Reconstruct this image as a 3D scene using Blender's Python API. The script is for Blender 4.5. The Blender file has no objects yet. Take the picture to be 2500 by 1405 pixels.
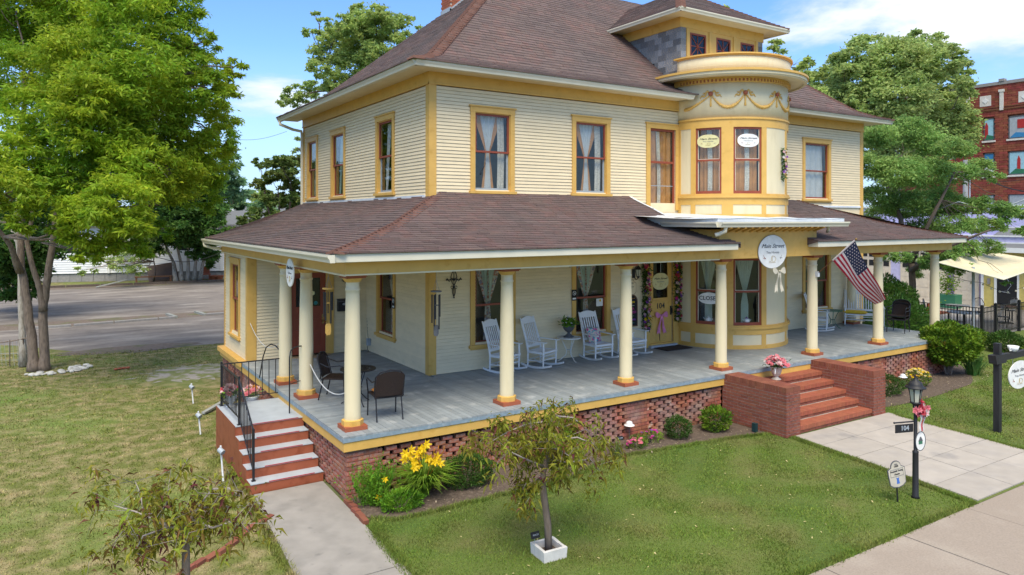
import bpy, math, random
import numpy as np
from mathutils import Matrix, Vector
S=bpy.context.scene; C=S.collection; PI=math.pi; R=math.radians
random.seed(7); rng=np.random.default_rng(7)
U=random.uniform
# ---------------- camera, world, sun, exposure ----------------
cam=bpy.data.objects.new('camera',bpy.data.cameras.new('camera')); C.objects.link(cam); S.camera=cam
CAM=Vector((-4.053,-11.422,4.602)); cam.location=CAM; cam.rotation_euler=(R(90),R(-0.06),R(-32.56))
cam.data.sensor_width=36; cam.data.lens=25.575; cam.data.shift_y=-0.067; cam.data.clip_end=2000; cam.data.clip_start=.1
SUN_EL,SUN_AZ=56,-122   # azimuth of the sun, measured from +X (degrees, ccw)
W=bpy.data.worlds.new('World'); S.world=W; W.use_nodes=True
def world():
    nt=W.node_tree; N=nt.nodes; L=nt.links; N.clear()
    out=N.new('ShaderNodeOutputWorld'); bg=N.new('ShaderNodeBackground'); L.new(bg.outputs[0],out.inputs[0])
    sky=N.new('ShaderNodeTexSky'); sky.sky_type='NISHITA'; sky.sun_disc=False; sky.sun_elevation=R(SUN_EL); sky.sun_rotation=R(90-SUN_AZ)
    sky.air_density=1.0; sky.dust_density=.6; sky.ozone_density=1.6; sky.altitude=0
    bg.inputs[1].default_value=SKY_STR
    tc=N.new('ShaderNodeTexCoord'); sep=N.new('ShaderNodeSeparateXYZ'); L.new(tc.outputs['Generated'],sep.inputs[0])
    def mth(op,a,b=None,c=None):
        n=N.new('ShaderNodeMath'); n.operation=op
        for i,v in enumerate((a,b,c)):
            if v is None: continue
            if isinstance(v,(int,float)): n.inputs[i].default_value=v
            else: L.new(v,n.inputs[i])
        return n.outputs[0]
    # project the direction on a flat cloud layer
    zz=mth('ADD',mth('MAXIMUM',sep.outputs[2],0.0),.16)
    cx=mth('DIVIDE',sep.outputs[0],zz); cy=mth('DIVIDE',sep.outputs[1],zz)
    comb=N.new('ShaderNodeCombineXYZ'); L.new(cx,comb.inputs[0]); L.new(cy,comb.inputs[1]); comb.inputs[2].default_value=4.7
    n1=N.new('ShaderNodeTexNoise'); n1.inputs['Scale'].default_value=1.5; n1.inputs['Detail'].default_value=9; n1.inputs['Roughness'].default_value=.56; n1.inputs['Distortion'].default_value=.25
    L.new(comb.outputs[0],n1.inputs['Vector'])
    # broad cloud banks stand at these directions
    val=n1.outputs['Fac']
    for (az,el,rad,amp) in CLOUDS:
        d=Vector((math.cos(R(el))*math.cos(R(az)),math.cos(R(el))*math.sin(R(az)),math.sin(R(el))))
        dp=N.new('ShaderNodeVectorMath'); dp.operation='DISTANCE'; mp=N.new('ShaderNodeVectorMath'); mp.operation='MULTIPLY'
        L.new(tc.outputs['Generated'],mp.inputs[0]); mp.inputs[1].default_value=(1,1,1.9)
        L.new(mp.outputs[0],dp.inputs[0]); dp.inputs[1].default_value=(d.x,d.y,d.z*1.9)
        mr=N.new('ShaderNodeMapRange'); mr.interpolation_type='SMOOTHSTEP'; L.new(dp.outputs['Value'],mr.inputs[0])
        mr.inputs[1].default_value=0; mr.inputs[2].default_value=rad; mr.inputs[3].default_value=amp; mr.inputs[4].default_value=0
        val=mth('ADD',val,mr.outputs[0])
    cr=N.new('ShaderNodeMapRange'); cr.interpolation_type='SMOOTHSTEP'; L.new(val,cr.inputs[0]); cr.inputs[1].default_value=.60; cr.inputs[2].default_value=.80
    shade=N.new('ShaderNodeMapRange'); L.new(val,shade.inputs[0]); shade.inputs[1].default_value=.66; shade.inputs[2].default_value=.92
    ccol=N.new('ShaderNodeMix'); ccol.data_type='RGBA'; L.new(shade.outputs[0],ccol.inputs[0])
    ccol.inputs[6].default_value=(2.4,2.7,3.15,1); ccol.inputs[7].default_value=(4.0,4.0,4.0,1)
    mx=N.new('ShaderNodeMix'); mx.data_type='RGBA'; L.new(mth('MULTIPLY',cr.outputs[0],.93),mx.inputs[0])
    hz=N.new('ShaderNodeMapRange'); L.new(sep.outputs[2],hz.inputs[0]); hz.inputs[1].default_value=0.0; hz.inputs[2].default_value=.22; hz.inputs[3].default_value=.8; hz.inputs[4].default_value=0
    base=N.new('ShaderNodeMix'); base.data_type='RGBA'; L.new(hz.outputs[0],base.inputs[0]); base.inputs[7].default_value=(1.9,2.5,3.3,1)
    gain=N.new('ShaderNodeMix'); gain.data_type='RGBA'; gain.blend_type='MULTIPLY'; gain.inputs[0].default_value=1; L.new(sky.outputs[0],gain.inputs[6]); gain.inputs[7].default_value=(.40,.54,.74,1)
    L.new(gain.outputs[2],base.inputs[6]); L.new(base.outputs[2],mx.inputs[6]); L.new(ccol.outputs[2],mx.inputs[7]); L.new(mx.outputs[2],bg.inputs[0])
SKY_STR=.14
CLOUDS=[(29,15.5,.26,.31),(20,15.5,.22,.26),(38,13,.10,.12),(23,8.,.10,.14),(75,8.5,.13,.26),(84,7,.14,.18),(66,4.5,.12,.14),(40,40,.7,.22),(130,30,.7,.2),(-60,45,.9,.25),(200,40,.9,.2),(-120,60,.9,.25),(57,89,1.45,.42)]
world()
sl=bpy.data.lights.new('sun','SUN'); sl.energy=1.75; sl.angle=R(34); sl.color=(1,.91,.75)
so=bpy.data.objects.new('sun',sl); C.objects.link(so)
sd=Vector((math.cos(R(SUN_EL))*math.cos(R(SUN_AZ)),math.cos(R(SUN_EL))*math.sin(R(SUN_AZ)),math.sin(R(SUN_EL))))
so.rotation_euler=sd.to_track_quat('Z','Y').to_euler()
S.view_settings.view_transform='Standard'; S.view_settings.look='None'; S.view_settings.gamma=1; S.view_settings.exposure=1.30; S.view_settings.use_curve_mapping=False
S.render.engine='CYCLES'
# ---------------- materials ----------------
MC={}
def mat(name,col,rough=.6,var=.1,sc=5,bump=0,bsc=60,rnd=0,hue=0,col2=None,c2=(.5,.65),c2sc=2.,metal=0,trans=0,stretch=None,spec=.35,detail=4,col3=None,c3=(.5,.6),c3sc=.3,voro=None):
    m=bpy.data.materials.new(name); m.use_nodes=True; nt=m.node_tree; N=nt.nodes; L=nt.links
    p=N['Principled BSDF']; tc=N.new('ShaderNodeTexCoord'); vec=tc.outputs['Object']
    if stretch:
        mp=N.new('ShaderNodeMapping'); L.new(vec,mp.inputs[0]); mp.inputs['Scale'].default_value=stretch; vec=mp.outputs[0]
    def noise(s,d=4,v=None):
        n=N.new('ShaderNodeTexNoise'); n.inputs['Scale'].default_value=s; n.inputs['Detail'].default_value=d; L.new(v or vec,n.inputs['Vector']); return n.outputs['Fac']
    def mix(f,a,b):
        x=N.new('ShaderNodeMix'); x.data_type='RGBA'
        if f is not None: L.new(f,x.inputs[0])
        for i,v in ((6,a),(7,b)):
            if isinstance(v,tuple): x.inputs[i].default_value=(*v,1)
            else: L.new(v,x.inputs[i])
        return x.outputs[2]
    def ramp(f,a,b,lo=0,hi=1):
        r=N.new('ShaderNodeMapRange'); L.new(f,r.inputs[0]); r.inputs[1].default_value=a; r.inputs[2].default_value=b; r.inputs[3].default_value=lo; r.inputs[4].default_value=hi; return r.outputs[0]
    def math_(op,a,b):
        n=N.new('ShaderNodeMath'); n.operation=op
        for i,v in enumerate((a,b)):
            if isinstance(v,(int,float)): n.inputs[i].default_value=v
            else: L.new(v,n.inputs[i])
        return n.outputs[0]
    c=tuple(col)
    if col2: c=mix(ramp(noise(c2sc,6),*c2),c,tuple(col2))
    if col3: c=mix(ramp(noise(c3sc,5),*c3),c,tuple(col3))
    h=N.new('ShaderNodeHueSaturation'); 
    if isinstance(c,tuple): h.inputs['Color'].default_value=(*c,1)
    else: L.new(c,h.inputs['Color'])
    v=ramp(noise(sc,detail),.25,.75,1-var,1+var)
    if rnd or hue:
        oi=N.new('ShaderNodeObjectInfo'); g=N.new('ShaderNodeNewGeometry')
        rr=math_('FRACT',math_('ADD',oi.outputs['Random'],g.outputs['Random Per Island']),0)
        v=math_('MULTIPLY',v,ramp(rr,0,1,1-rnd,1+rnd))
        if hue: 
            r2=math_('FRACT',math_('MULTIPLY',rr,7.31),0); L.new(ramp(r2,0,1,.5-hue,.5+hue),h.inputs['Hue'])
    L.new(v,h.inputs['Value'])
    L.new(h.outputs[0],p.inputs['Base Color']); p.inputs['Roughness'].default_value=rough; p.inputs['Metallic'].default_value=metal; p.inputs['Specular IOR Level'].default_value=spec
    if bump:
        b=N.new('ShaderNodeBump'); b.inputs['Strength'].default_value=bump; b.inputs['Distance'].default_value=.02; L.new(noise(bsc,3),b.inputs['Height']); L.new(b.outputs[0],p.inputs['Normal'])
    if trans:
        t=N.new('ShaderNodeBsdfTranslucent'); L.new(h.outputs[0],t.inputs[0]); ms=N.new('ShaderNodeMixShader'); ms.inputs[0].default_value=trans
        L.new(p.outputs[0],ms.inputs[1]); L.new(t.outputs[0],ms.inputs[2]); L.new(ms.outputs[0],N['Material Output'].inputs[0])
    MC[name]=m; return m
def glass(name,rough=.03,tint=(.6,.65,.68),alpha=.62):
    m=bpy.data.materials.new(name); m.use_nodes=True; nt=m.node_tree; N=nt.nodes; L=nt.links; N.remove(N['Principled BSDF'])
    g=N.new('ShaderNodeBsdfGlossy'); g.inputs['Roughness'].default_value=rough; t=N.new('ShaderNodeBsdfTransparent'); t.inputs[0].default_value=(*tint,1)
    f=N.new('ShaderNodeLayerWeight'); f.inputs[0].default_value=.5; pw_=N.new('ShaderNodeMath'); pw_.operation='POWER'; L.new(f.outputs['Facing'],pw_.inputs[0]); pw_.inputs[1].default_value=4; a=N.new('ShaderNodeMath'); a.operation='MULTIPLY_ADD'; L.new(pw_.outputs[0],a.inputs[0]); a.inputs[1].default_value=.8; a.inputs[2].default_value=.045
    ms=N.new('ShaderNodeMixShader'); L.new(a.outputs[0],ms.inputs[0]); L.new(t.outputs[0],ms.inputs[1]); L.new(g.outputs[0],ms.inputs[2]); L.new(ms.outputs[0],N['Material Output'].inputs[0])
    MC[name]=m; return m
mat('sheath_gap',(.42,.31,.17),.9,.1)
mat('siding',(.75,.625,.405),.55,.05,3,.03,40,rnd=.035,col2=(.64,.55,.36),c2=(.56,.8),c2sc=4,col3=(.30,.24,.17),c3=(.735,.80),c3sc=14,stretch=(1,1,3))
mat('trim',(.64,.39,.10),.5,.07,4,.03,50,col2=(.56,.32,.065),c2=(.58,.75),c2sc=6)
mat('cream',(.70,.61,.40),.45,.05,3,.02,30,col2=(.62,.53,.34),c2=(.54,.8),c2sc=4,stretch=(1,1,.35))
mat('white_trim',(.66,.62,.49),.4,.04,3)
mat('sash_red',(.27,.065,.035),.5,.1,8)
mat('rust_red',(.33,.095,.045),.55,.1,5,.05,50)
mat('door_red',(.25,.055,.025),.4,.06,5)
mat('sash_gray',(.30,.34,.37),.6,.1,8)
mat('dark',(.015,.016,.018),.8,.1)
mat('room',(.10,.09,.075),.9,.1)
mat('shingle',(.126,.088,.080),.85,.12,25,.3,200,rnd=.15,hue=.008,col2=(.145,.088,.078),c2=(.5,.62),c2sc=3,col3=(.105,.080,.076),c3=(.45,.65),c3sc=.4)
mat('hip_shingle',(.20,.10,.075),.85,.1,20,.3,200,rnd=.12)
mat('slate',(.19,.21,.23),.5,.2,12,.1,80,rnd=.45,hue=.02,col2=(.33,.29,.25),c2=(.48,.62),c2sc=6)
mat('deck',(.27,.30,.315),.5,.10,4,.06,60,rnd=.12,col2=(.42,.44,.44),c2=(.55,.72),c2sc=3.5,col3=(.34,.31,.27),c3=(.68,.78),c3sc=9)
mat('deck_edge',(.22,.29,.34),.5,.12,10,.05,60,col2=(.3,.36,.4),c2sc=8)
mat('brick_old',(.32,.105,.062),.9,.18,14,.35,90,rnd=.28,hue=.012,col2=(.30,.20,.17),c2=(.42,.68),c2sc=1.6,col3=(.42,.30,.24),c3=(.62,.75),c3sc=7)
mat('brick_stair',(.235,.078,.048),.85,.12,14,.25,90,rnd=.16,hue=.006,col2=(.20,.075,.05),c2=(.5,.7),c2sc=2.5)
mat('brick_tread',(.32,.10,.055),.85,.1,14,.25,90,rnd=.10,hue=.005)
mat('mortar',(.52,.42,.34),.9,.12,20)
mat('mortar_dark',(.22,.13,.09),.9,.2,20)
mat('brick_far',(.23,.062,.04),.9,.25,3,rnd=.2,hue=.015)
mat('red_paint',(.30,.085,.04),.5,.08,4,.05,40,col2=(.23,.055,.022),c2sc=5)
mat('red_line',(.36,.03,.035),.5,.1)
mat('gray_paint',(.40,.44,.48),.5,.08,5,.04,60,col2=(.36,.40,.44),c2=(.55,.7),c2sc=3)
mat('white',(.74,.75,.74),.35,.03,3)
mat('white_iron',(.68,.68,.64),.4,.05,9)
mat('metal_white',(.62,.66,.70),.35,.1,3,col2=(.74,.76,.78),c2sc=2)
mat('black_iron',(.018,.018,.022),.4,.1)
mat('black_post',(.022,.022,.024),.5,.25,6,.1,40,stretch=(4,4,.6))
mat('wicker',(.030,.018,.015),.6,.3,60,.4,140)
mat('green_metal',(.035,.16,.09),.35,.1)
mat('planter_gray',(.09,.095,.105),.6,.12,9,.1)
mat('mat_dark',(.035,.03,.03),.95,.2,40,.3,150)
mat('gold_cloth',(.48,.22,.07),.7,.15,6); mat('white_cloth',(.72,.72,.70),.7,.08,6,trans=.25); mat('mint_cloth',(.50,.60,.52),.7,.08,6,trans=.2)
mat('print_cloth',(.55,.48,.42),.7,.2,6,col2=(.42,.14,.09),c2=(.5,.58),c2sc=16,col3=(.20,.20,.30),c3=(.52,.6),c3sc=11)
mat('lace',(.55,.50,.42),.8,.35,28)
mat('bark',(.20,.155,.12),.9,.25,8,.6,25,stretch=(3,3,.7),col2=(.13,.10,.08),c2=(.5,.65),c2sc=6)
mat('bark_pale',(.36,.33,.28),.85,.25,6,.3,20,stretch=(3,3,.7),col2=(.22,.19,.15),c2sc=5)
mat('bark_dark',(.11,.085,.07),.9,.25,8,.5,25,stretch=(3,3,.7))
mat('twig',(.30,.26,.24),.8,.15,8)
def leafm(n,c,c2,tr=.35,rnd=.25,hue=.02,sc=.5): return mat(n,c,.55,.22,sc,rnd=rnd,hue=hue,col2=c2,c2=(.42,.6),c2sc=sc*1.3,trans=tr,spec=.25)
leafm('leaf_lime',(.36,.47,.03),(.21,.36,.025),.5,.25,.02,.35)
leafm('leaf_dark',(.085,.18,.03),(.05,.12,.02),.4)
leafm('leaf_oak',(.40,.50,.14),(.31,.43,.12),.5,.3)
leafm('leaf_mid',(.40,.50,.16),(.31,.42,.13),.5,.3)
leafm('leaf_mimosa',(.28,.42,.11),(.19,.34,.085),.45,.3)
leafm('leaf_crape',(.13,.21,.05),(.15,.20,.05),.4,.35,.03)
leafm('leaf_far',(.15,.27,.12),(.14,.25,.11),.45,.3)
leafm('leaf_box',(.17,.27,.02),(.06,.13,.012),.25,.35,.02,3)
leafm('leaf_boxdark',(.06,.125,.018),(.035,.085,.013),.25,.35,.02,3)
leafm('leaf_gold',(.20,.21,.02),(.06,.14,.02),.25,.35,.03,5)
leafm('leaf_peach',(.27,.30,.03),(.20,.18,.02),.45,.35,.035,2.5)
leafm('leaf_plum',(.12,.03,.03),(.14,.09,.02),.3,.35,.03,2)
leafm('leaf_lily',(.26,.40,.04),(.11,.22,.02),.35,.25,.015,4)
leafm('leaf_fern',(.18,.36,.025),(.08,.2,.015),.3,.25,.015,4)
leafm('leaf_iris',(.10,.21,.05),(.06,.15,.03),.25,.25,.02,4)
for n,c in dict(petal_yellow=(.80,.55,.01),petal_pink=(.72,.22,.26),petal_pale=(.72,.50,.50),petal_red=(.55,.05,.08),petal_magenta=(.55,.04,.28),petal_purple=(.27,.06,.40),petal_cream=(.62,.52,.25),petal_orange=(.6,.24,.04),petal_white=(.72,.7,.68),ribbon_pink=(.62,.20,.36),ribbon_silver=(.50,.46,.36),blue=(.05,.14,.45),sign_white=(.76,.76,.73),sign_cream=(.66,.62,.33),ink=(.03,.03,.035),ink_gold=(.45,.33,.10),ink_gray=(.25,.25,.26),flag_red=(.42,.02,.05),flag_blue=(.018,.03,.08),flag_white=(.72,.66,.67),plaque_tan=(.48,.44,.36),purple_wall=(.46,.45,.66),purple_dark=(.20,.15,.30),yellow_wall=(.55,.46,.15),garage=(.60,.53,.42),sail=(.72,.63,.42),canvas_blue=(.04,.2,.42),canvas_sky=(.30,.52,.62),canvas_red=(.38,.03,.03),teal=(.03,.2,.2),brown_wood=(.16,.075,.035),ply=(.13,.085,.065),orange=(.6,.12,.03),steel=(.34,.38,.42),taupe=(.33,.26,.17),asph_roof=(.14,.145,.15),glow_bulb=(.8,.7,.5)).items():
    mat(n,c,.5,.12,6,rnd=.08 if 'petal' in n else 0,trans=.25 if 'petal' in n else 0)
mat('white_clap',(.74,.75,.76),.6,.06,3,rnd=.03); mat('cmu',(.27,.26,.25),.9,.15,8)
mat('green_dark',(.012,.04,.045),.4,.1)
mat('brass',(.35,.22,.08),.3,.1,metal=.7)
mat('frost',(.50,.50,.40),.25,.1); mat('stone_white',(.50,.49,.45),.8,.15,8,rnd=.2)
mat('box_white',(.62,.60,.56),.8,.12,7,.2,30,col2=(.40,.36,.32),c2=(.6,.75),c2sc=6)
mat('pvc',(.78,.79,.79),.3,.03); mat('wood_gray',(.28,.29,.27),.85,.2,8)
mat('mulch',(.105,.078,.06),.95,.35,30,.8,45,col2=(.17,.13,.10),c2=(.5,.7),c2sc=12,detail=8)
mat('concrete_walk',(.38,.345,.305),.85,.10,3,.15,80,rnd=.05,col2=(.36,.33,.30),c2=(.48,.68),c2sc=2.2,col3=(.22,.21,.20),c3=(.60,.78),c3sc=1.1)
mat('concrete_path',(.29,.27,.245),.85,.12,3,.2,120,col2=(.24,.225,.205),c2=(.46,.66),c2sc=1.9,col3=(.17,.16,.15),c3=(.64,.78),c3sc=3.5)
mat('sidewalk',(.30,.25,.205),.9,.14,40,.3,160,rnd=.03,col2=(.34,.29,.24),c2=(.5,.7),c2sc=1.2)
mat('asphalt',(.20,.175,.155),.9,.18,4,.2,120,col2=(.115,.10,.09),c2=(.46,.66),c2sc=.7,stretch=(1,3,1),col3=(.30,.27,.24),c3=(.5,.66),c3sc=.35)
mat('dirt',(.16,.125,.10),.95,.3,8,.3,60,col2=(.10,.12,.04),c2=(.5,.7),c2sc=1.0)
mat('gravel',(.33,.30,.27),.95,.35,50,.5,120,col2=(.17,.19,.06),c2=(.42,.55),c2sc=3,detail=8)
mat('lawn_front',(.105,.145,.028),.95,.30,45,.5,90,col2=(.14,.145,.045),c2=(.45,.68),c2sc=1.1,col3=(.06,.115,.017),c3=(.5,.7),c3sc=.45,detail=8)
mat('lawn_side',(.125,.14,.032),.95,.30,45,.5,90,col2=(.27,.225,.11),c2=(.42,.66),c2sc=3.2,col3=(.13,.19,.035),c3=(.5,.68),c3sc=.33,detail=8)
mat('earth',(.11,.13,.05),.95,.2,1)
mat('grass_a',(.15,.22,.038),.7,.3,.9,rnd=.45,hue=.025,col2=(.21,.23,.065),c2=(.42,.72),c2sc=1.1,trans=.25,spec=.1)
mat('grass_b',(.18,.21,.045),.7,.3,.9,rnd=.45,hue=.02,col2=(.40,.33,.16),c2=(.42,.66),c2sc=3.2,trans=.2,spec=.1,detail=6)
glass('glass',.03,(.93,.95,.95)); glass('glass_dark',.04,(.45,.48,.52))
# ---------------- mesh tools ----------------
WL={}
def link(o,parent=None,kind=None,label=None,cat=None,group=None):
    C.objects.link(o)
    if parent is not None: o.parent=parent
    for k,v in (('kind',kind),('label',label),('category',cat),('group',group)):
        if v: o[k]=v
    return o
def thing(name,label,cat,loc=(0,0,0),rz=0,group=None):
    o=bpy.data.objects.new(name,None); o.empty_display_size=.1; o.location=loc; o.rotation_euler=(0,0,rz); link(o,None,None,label,cat,group)
    WL[o.name]=Vector((0,0,0)) if rz or False else Vector(loc); return o
LOCAL=set()
def proto(name,label,cat,loc=(0,0,0),rz=0,group=None):   # parts are built in local coordinates
    o=thing(name,label,cat,loc,rz,group); WL[o.name]=Vector((0,0,0)); return o
class MB:
    def __init__(s,xf=None): s.V=[];s.F=[];s.I=[];s.xf=xf;s.G=[]
    def add(s,vs,fs,mi=0):
        b=len(s.V); s.G.append((b,len(s.F)))
        if s.xf is not None: vs=[tuple(s.xf@Vector(v)) for v in vs]
        s.V+=[tuple(v) for v in vs]; s.F+=[tuple(b+i for i in f) for f in fs]; s.I+=[mi]*len(fs); return s
    def hexa(s,p,mi=0): return s.add(p,[(0,3,2,1),(4,5,6,7),(0,1,5,4),(1,2,6,5),(2,3,7,6),(3,0,4,7)],mi)
    def box(s,x0,x1,y0,y1,z0,z1,mi=0): return s.hexa([(x0,y0,z0),(x1,y0,z0),(x1,y1,z0),(x0,y1,z0),(x0,y0,z1),(x1,y0,z1),(x1,y1,z1),(x0,y1,z1)],mi)
    def tube(s,pts,r,n=8,mi=0,cap=True):
        pts=[Vector(p) for p in pts]; m=len(pts); rs=r if isinstance(r,(list,tuple)) else [r]*m; rings=[]; up=None
        for i,p in enumerate(pts):
            t=(pts[min(i+1,m-1)]-pts[max(i-1,0)]).normalized()
            if up is None: up=Vector((0,0,1)) if abs(t.z)<.9 else Vector((1,0,0))
            a=t.cross(up).normalized(); b=a.cross(t).normalized(); up=b
            rings.append([p+(a*math.cos(2*PI*k/n)+b*math.sin(2*PI*k/n))*rs[i] for k in range(n)])
        vs=[v for q in rings for v in q]; fs=[(i*n+k,i*n+(k+1)%n,(i+1)*n+(k+1)%n,(i+1)*n+k) for i in range(m-1) for k in range(n)]
        if cap: fs+=[tuple(range(n))[::-1],tuple((m-1)*n+k for k in range(n))]
        return s.add(vs,fs,mi)
    def lathe(s,prof,c=(0,0,0),n=20,mi=0,a0=0,a1=360,cap=False):
        full=abs(a1-a0)>=360; k=n if full else n+1; vs=[]
        for r,z in prof:
            for j in range(k):
                a=R(a0+(a1-a0)*j/n); vs.append((c[0]+r*math.cos(a),c[1]+r*math.sin(a),c[2]+z))
        fs=[]
        for i in range(len(prof)-1):
            for j in range(n):
                j2=(j+1)%k; fs.append((i*k+j,i*k+j2,(i+1)*k+j2,(i+1)*k+j))
        if cap and full: fs+=[tuple(range(k))[::-1],tuple((len(prof)-1)*k+j for j in range(k))]
        return s.add(vs,fs,mi)
    def prism(s,poly,fn,d0,d1,mi=0):   # poly 2D, fn(a,b,d)->3D
        n=len(poly); vs=[fn(a,b,d0) for a,b in poly]+[fn(a,b,d1) for a,b in poly]
        return s.add(vs,[tuple(range(n))[::-1],tuple(range(n,2*n))]+[(i,(i+1)%n,n+(i+1)%n,n+i) for i in range(n)],mi)
    def ball(s,c,r,n=8,mi=0,sc=(1,1,1)):
        m=max(4,n//2+1); prof=[(r*math.sin(PI*i/m)*1.0,-r*math.cos(PI*i/m)) for i in range(m+1)]; vs=[];k=n
        for q,z in prof:
            for j in range(k): a=2*PI*j/k; vs.append((c[0]+q*math.cos(a)*sc[0],c[1]+q*math.sin(a)*sc[1],c[2]+z*sc[2]))
        return s.add(vs,[(i*k+j,i*k+(j+1)%k,(i+1)*k+(j+1)%k,(i+1)*k+j) for i in range(m) for j in range(k)],mi)
    def grid(s,fn,nu,nv,mi=0,mfn=None):
        vs=[fn(i/nu,j/nv) for j in range(nv+1) for i in range(nu+1)]; b=len(s.V)
        s.add(vs,[(j*(nu+1)+i,j*(nu+1)+i+1,(j+1)*(nu+1)+i+1,(j+1)*(nu+1)+i) for j in range(nv) for i in range(nu)],mi)
        if mfn: 
            k=len(s.I)-nu*nv
            for j in range(nv):
                for i in range(nu): s.I[k+j*nu+i]=mfn((i+.5)/nu,(j+.5)/nv)
        return s
    def mesh(s,name,mats,smooth=False):
        me=bpy.data.meshes.new(name); me.from_pydata(s.V,[],s.F)
        if isinstance(mats,str): mats=[mats]
        for m in mats: me.materials.append(MC[m])
        if len(mats)>1: me.polygons.foreach_set('material_index',s.I)
        if smooth: me.polygons.foreach_set('use_smooth',[True]*len(s.F))
        me.update(); return me
    def clusters(s):
        G=s.G+[(len(s.V),len(s.F))]; n=len(s.G); V=np.array(s.V,dtype=float)
        lo=np.array([V[G[i][0]:G[i+1][0]].min(0) for i in range(n)]); hi=np.array([V[G[i][0]:G[i+1][0]].max(0) for i in range(n)])
        size=(hi-lo).max(1); gap=np.maximum(0,np.maximum(lo[:,None]-hi[None],lo[None]-hi[:,None]))
        near=np.sqrt((gap**2).sum(2))<=np.maximum(.02,.45*np.maximum(size[:,None],size[None]))
        lab=-np.ones(n,int); c=0
        for i in range(n):
            if lab[i]>=0: continue
            st=[i]; lab[i]=c
            while st:
                for q in np.nonzero(near[st.pop()]&(lab<0))[0]: lab[q]=c; st.append(q)
            c+=1
        return lab,c
    def obj(s,name,mats,parent=None,smooth=False,keep=False,**k):
        if not s.V: return None
        if not keep and k.get('kind') is None and parent is not None and 1<len(s.G)<700:
            lab,c=s.clusters()
            if c>1:
                G=s.G+[(len(s.V),len(s.F))]; out=[]
                for q in range(c):
                    m=MB()
                    for i in np.nonzero(lab==q)[0]:
                        v0,f0=G[i]; v1,f1=G[i+1]; m.G.append((len(m.V),len(m.F))); o_=len(m.V)-v0
                        m.V+=s.V[v0:v1]; m.F+=[tuple(a+o_ for a in f) for f in s.F[f0:f1]]; m.I+=s.I[f0:f1]
                    out.append((len(m.V),m.obj(name,mats,parent,smooth,keep=True,**k)))
                return max(out,key=lambda t:t[0])[1]
        o=bpy.data.objects.new(name,s.mesh(name,mats,smooth)); link(o,parent,**k)
        if parent is not None: o.location=-WL.get(parent.name,Vector((0,0,0)))
        WL[o.name]=Vector((0,0,0))
        return o
def place(mesh,name,parent,pos,rot=(0,0,0),scale=(1,1,1)):
    o=bpy.data.objects.new(name,mesh); link(o,parent); o.location=Vector(pos)-(WL.get(parent.name,Vector((0,0,0))) if parent else Vector((0,0,0))); o.rotation_euler=rot; o.scale=scale; return o
def copy_tree(o,parent=None,lv=0):
    c=o.copy(); C.objects.link(c)
    if parent is not None: c.parent=parent
    for ch in list(o.children): copy_tree(ch,c,lv+1)
    return c
def dup(o,loc,rz=0,label=None,group=None,scale=None):
    c=copy_tree(o); c.location=loc; c.rotation_euler=(0,0,rz)
    if label: c['label']=label
    if group: c['group']=group
    if scale: c.scale=(scale,)*3
    return c
def fastmesh(name,V,nper,mats,mi=None,smooth=False):   # V (n*nper,3): n separate faces
    V=np.asarray(V,dtype=np.float32); n=len(V)//nper; me=bpy.data.meshes.new(name)
    me.vertices.add(len(V)); me.vertices.foreach_set('co',V.ravel()); me.loops.add(len(V)); me.loops.foreach_set('vertex_index',np.arange(len(V),dtype=np.int32))
    me.polygons.add(n); me.polygons.foreach_set('loop_start',np.arange(0,len(V),nper,dtype=np.int32))
    for m in ([mats] if isinstance(mats,str) else mats): me.materials.append(MC[m])
    if mi is not None: me.polygons.foreach_set('material_index',np.asarray(mi,dtype=np.int32))
    me.update(calc_edges=True); me.validate(); return me
def leafset(P,size,asp=.4,droop=.3,flat=.6,sv=.35,dirs=None):
    # diamond leaves at points P
    n=len(P); a=rng.uniform(0,2*PI,n); el=rng.normal(-droop,.45,n)
    d=np.stack([np.cos(a)*np.cos(el),np.sin(a)*np.cos(el),np.sin(el)],1)
    if dirs is not None: d=d*.7+dirs; d/=np.linalg.norm(d,axis=1,keepdims=True)
    r=rng.normal(size=(n,3))*(1-flat)+np.array([0,0,flat]); s=np.cross(d,r); s/=np.linalg.norm(s,axis=1,keepdims=True)+1e-9
    L=size*(1+rng.uniform(-sv,sv,n))[:,None]; w=L*asp*.5
    nrm=np.cross(s,d)
    p0=P; p2=P+d*L; m=P+d*L*.45+nrm*L*.05
    return np.stack([p0,m+s*w,p2,m-s*w],1).reshape(-1,3)
def foldleaf(P,size,asp=.25,down=.35,dz=-.2,sv=.35):
    n=len(P); a=rng.uniform(0,2*PI,n); el=rng.normal(dz,.5,n); d=np.stack([np.cos(a)*np.cos(el),np.sin(a)*np.cos(el),np.sin(el)],1)
    r=rng.normal(size=(n,3))*.5+np.array([0,0,1.]); s=np.cross(d,r); s/=np.linalg.norm(s,axis=1,keepdims=True)+1e-9; nm=np.cross(s,d); L=(size*(1+rng.uniform(-sv,sv,n)))[:,None]; w=L*asp*.5
    g=np.array([0,0,-1.]); tip=P+d*L*.85+g*L*down; c=P+d*L*.5+g*L*down*.18; al=P+d*L*.42+s*w+nm*w*.5; ar=P+d*L*.42-s*w+nm*w*.5
    return np.stack([P,al,tip,c,P,c,tip,ar],1).reshape(-1,3)
def mesh_obj(me,name,parent=None,**k):
    o=bpy.data.objects.new(name,me); link(o,parent,**k)
    if parent is not None: o.location=-WL.get(parent.name,Vector((0,0,0)))
    WL[o.name]=Vector((0,0,0)); return o
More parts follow.
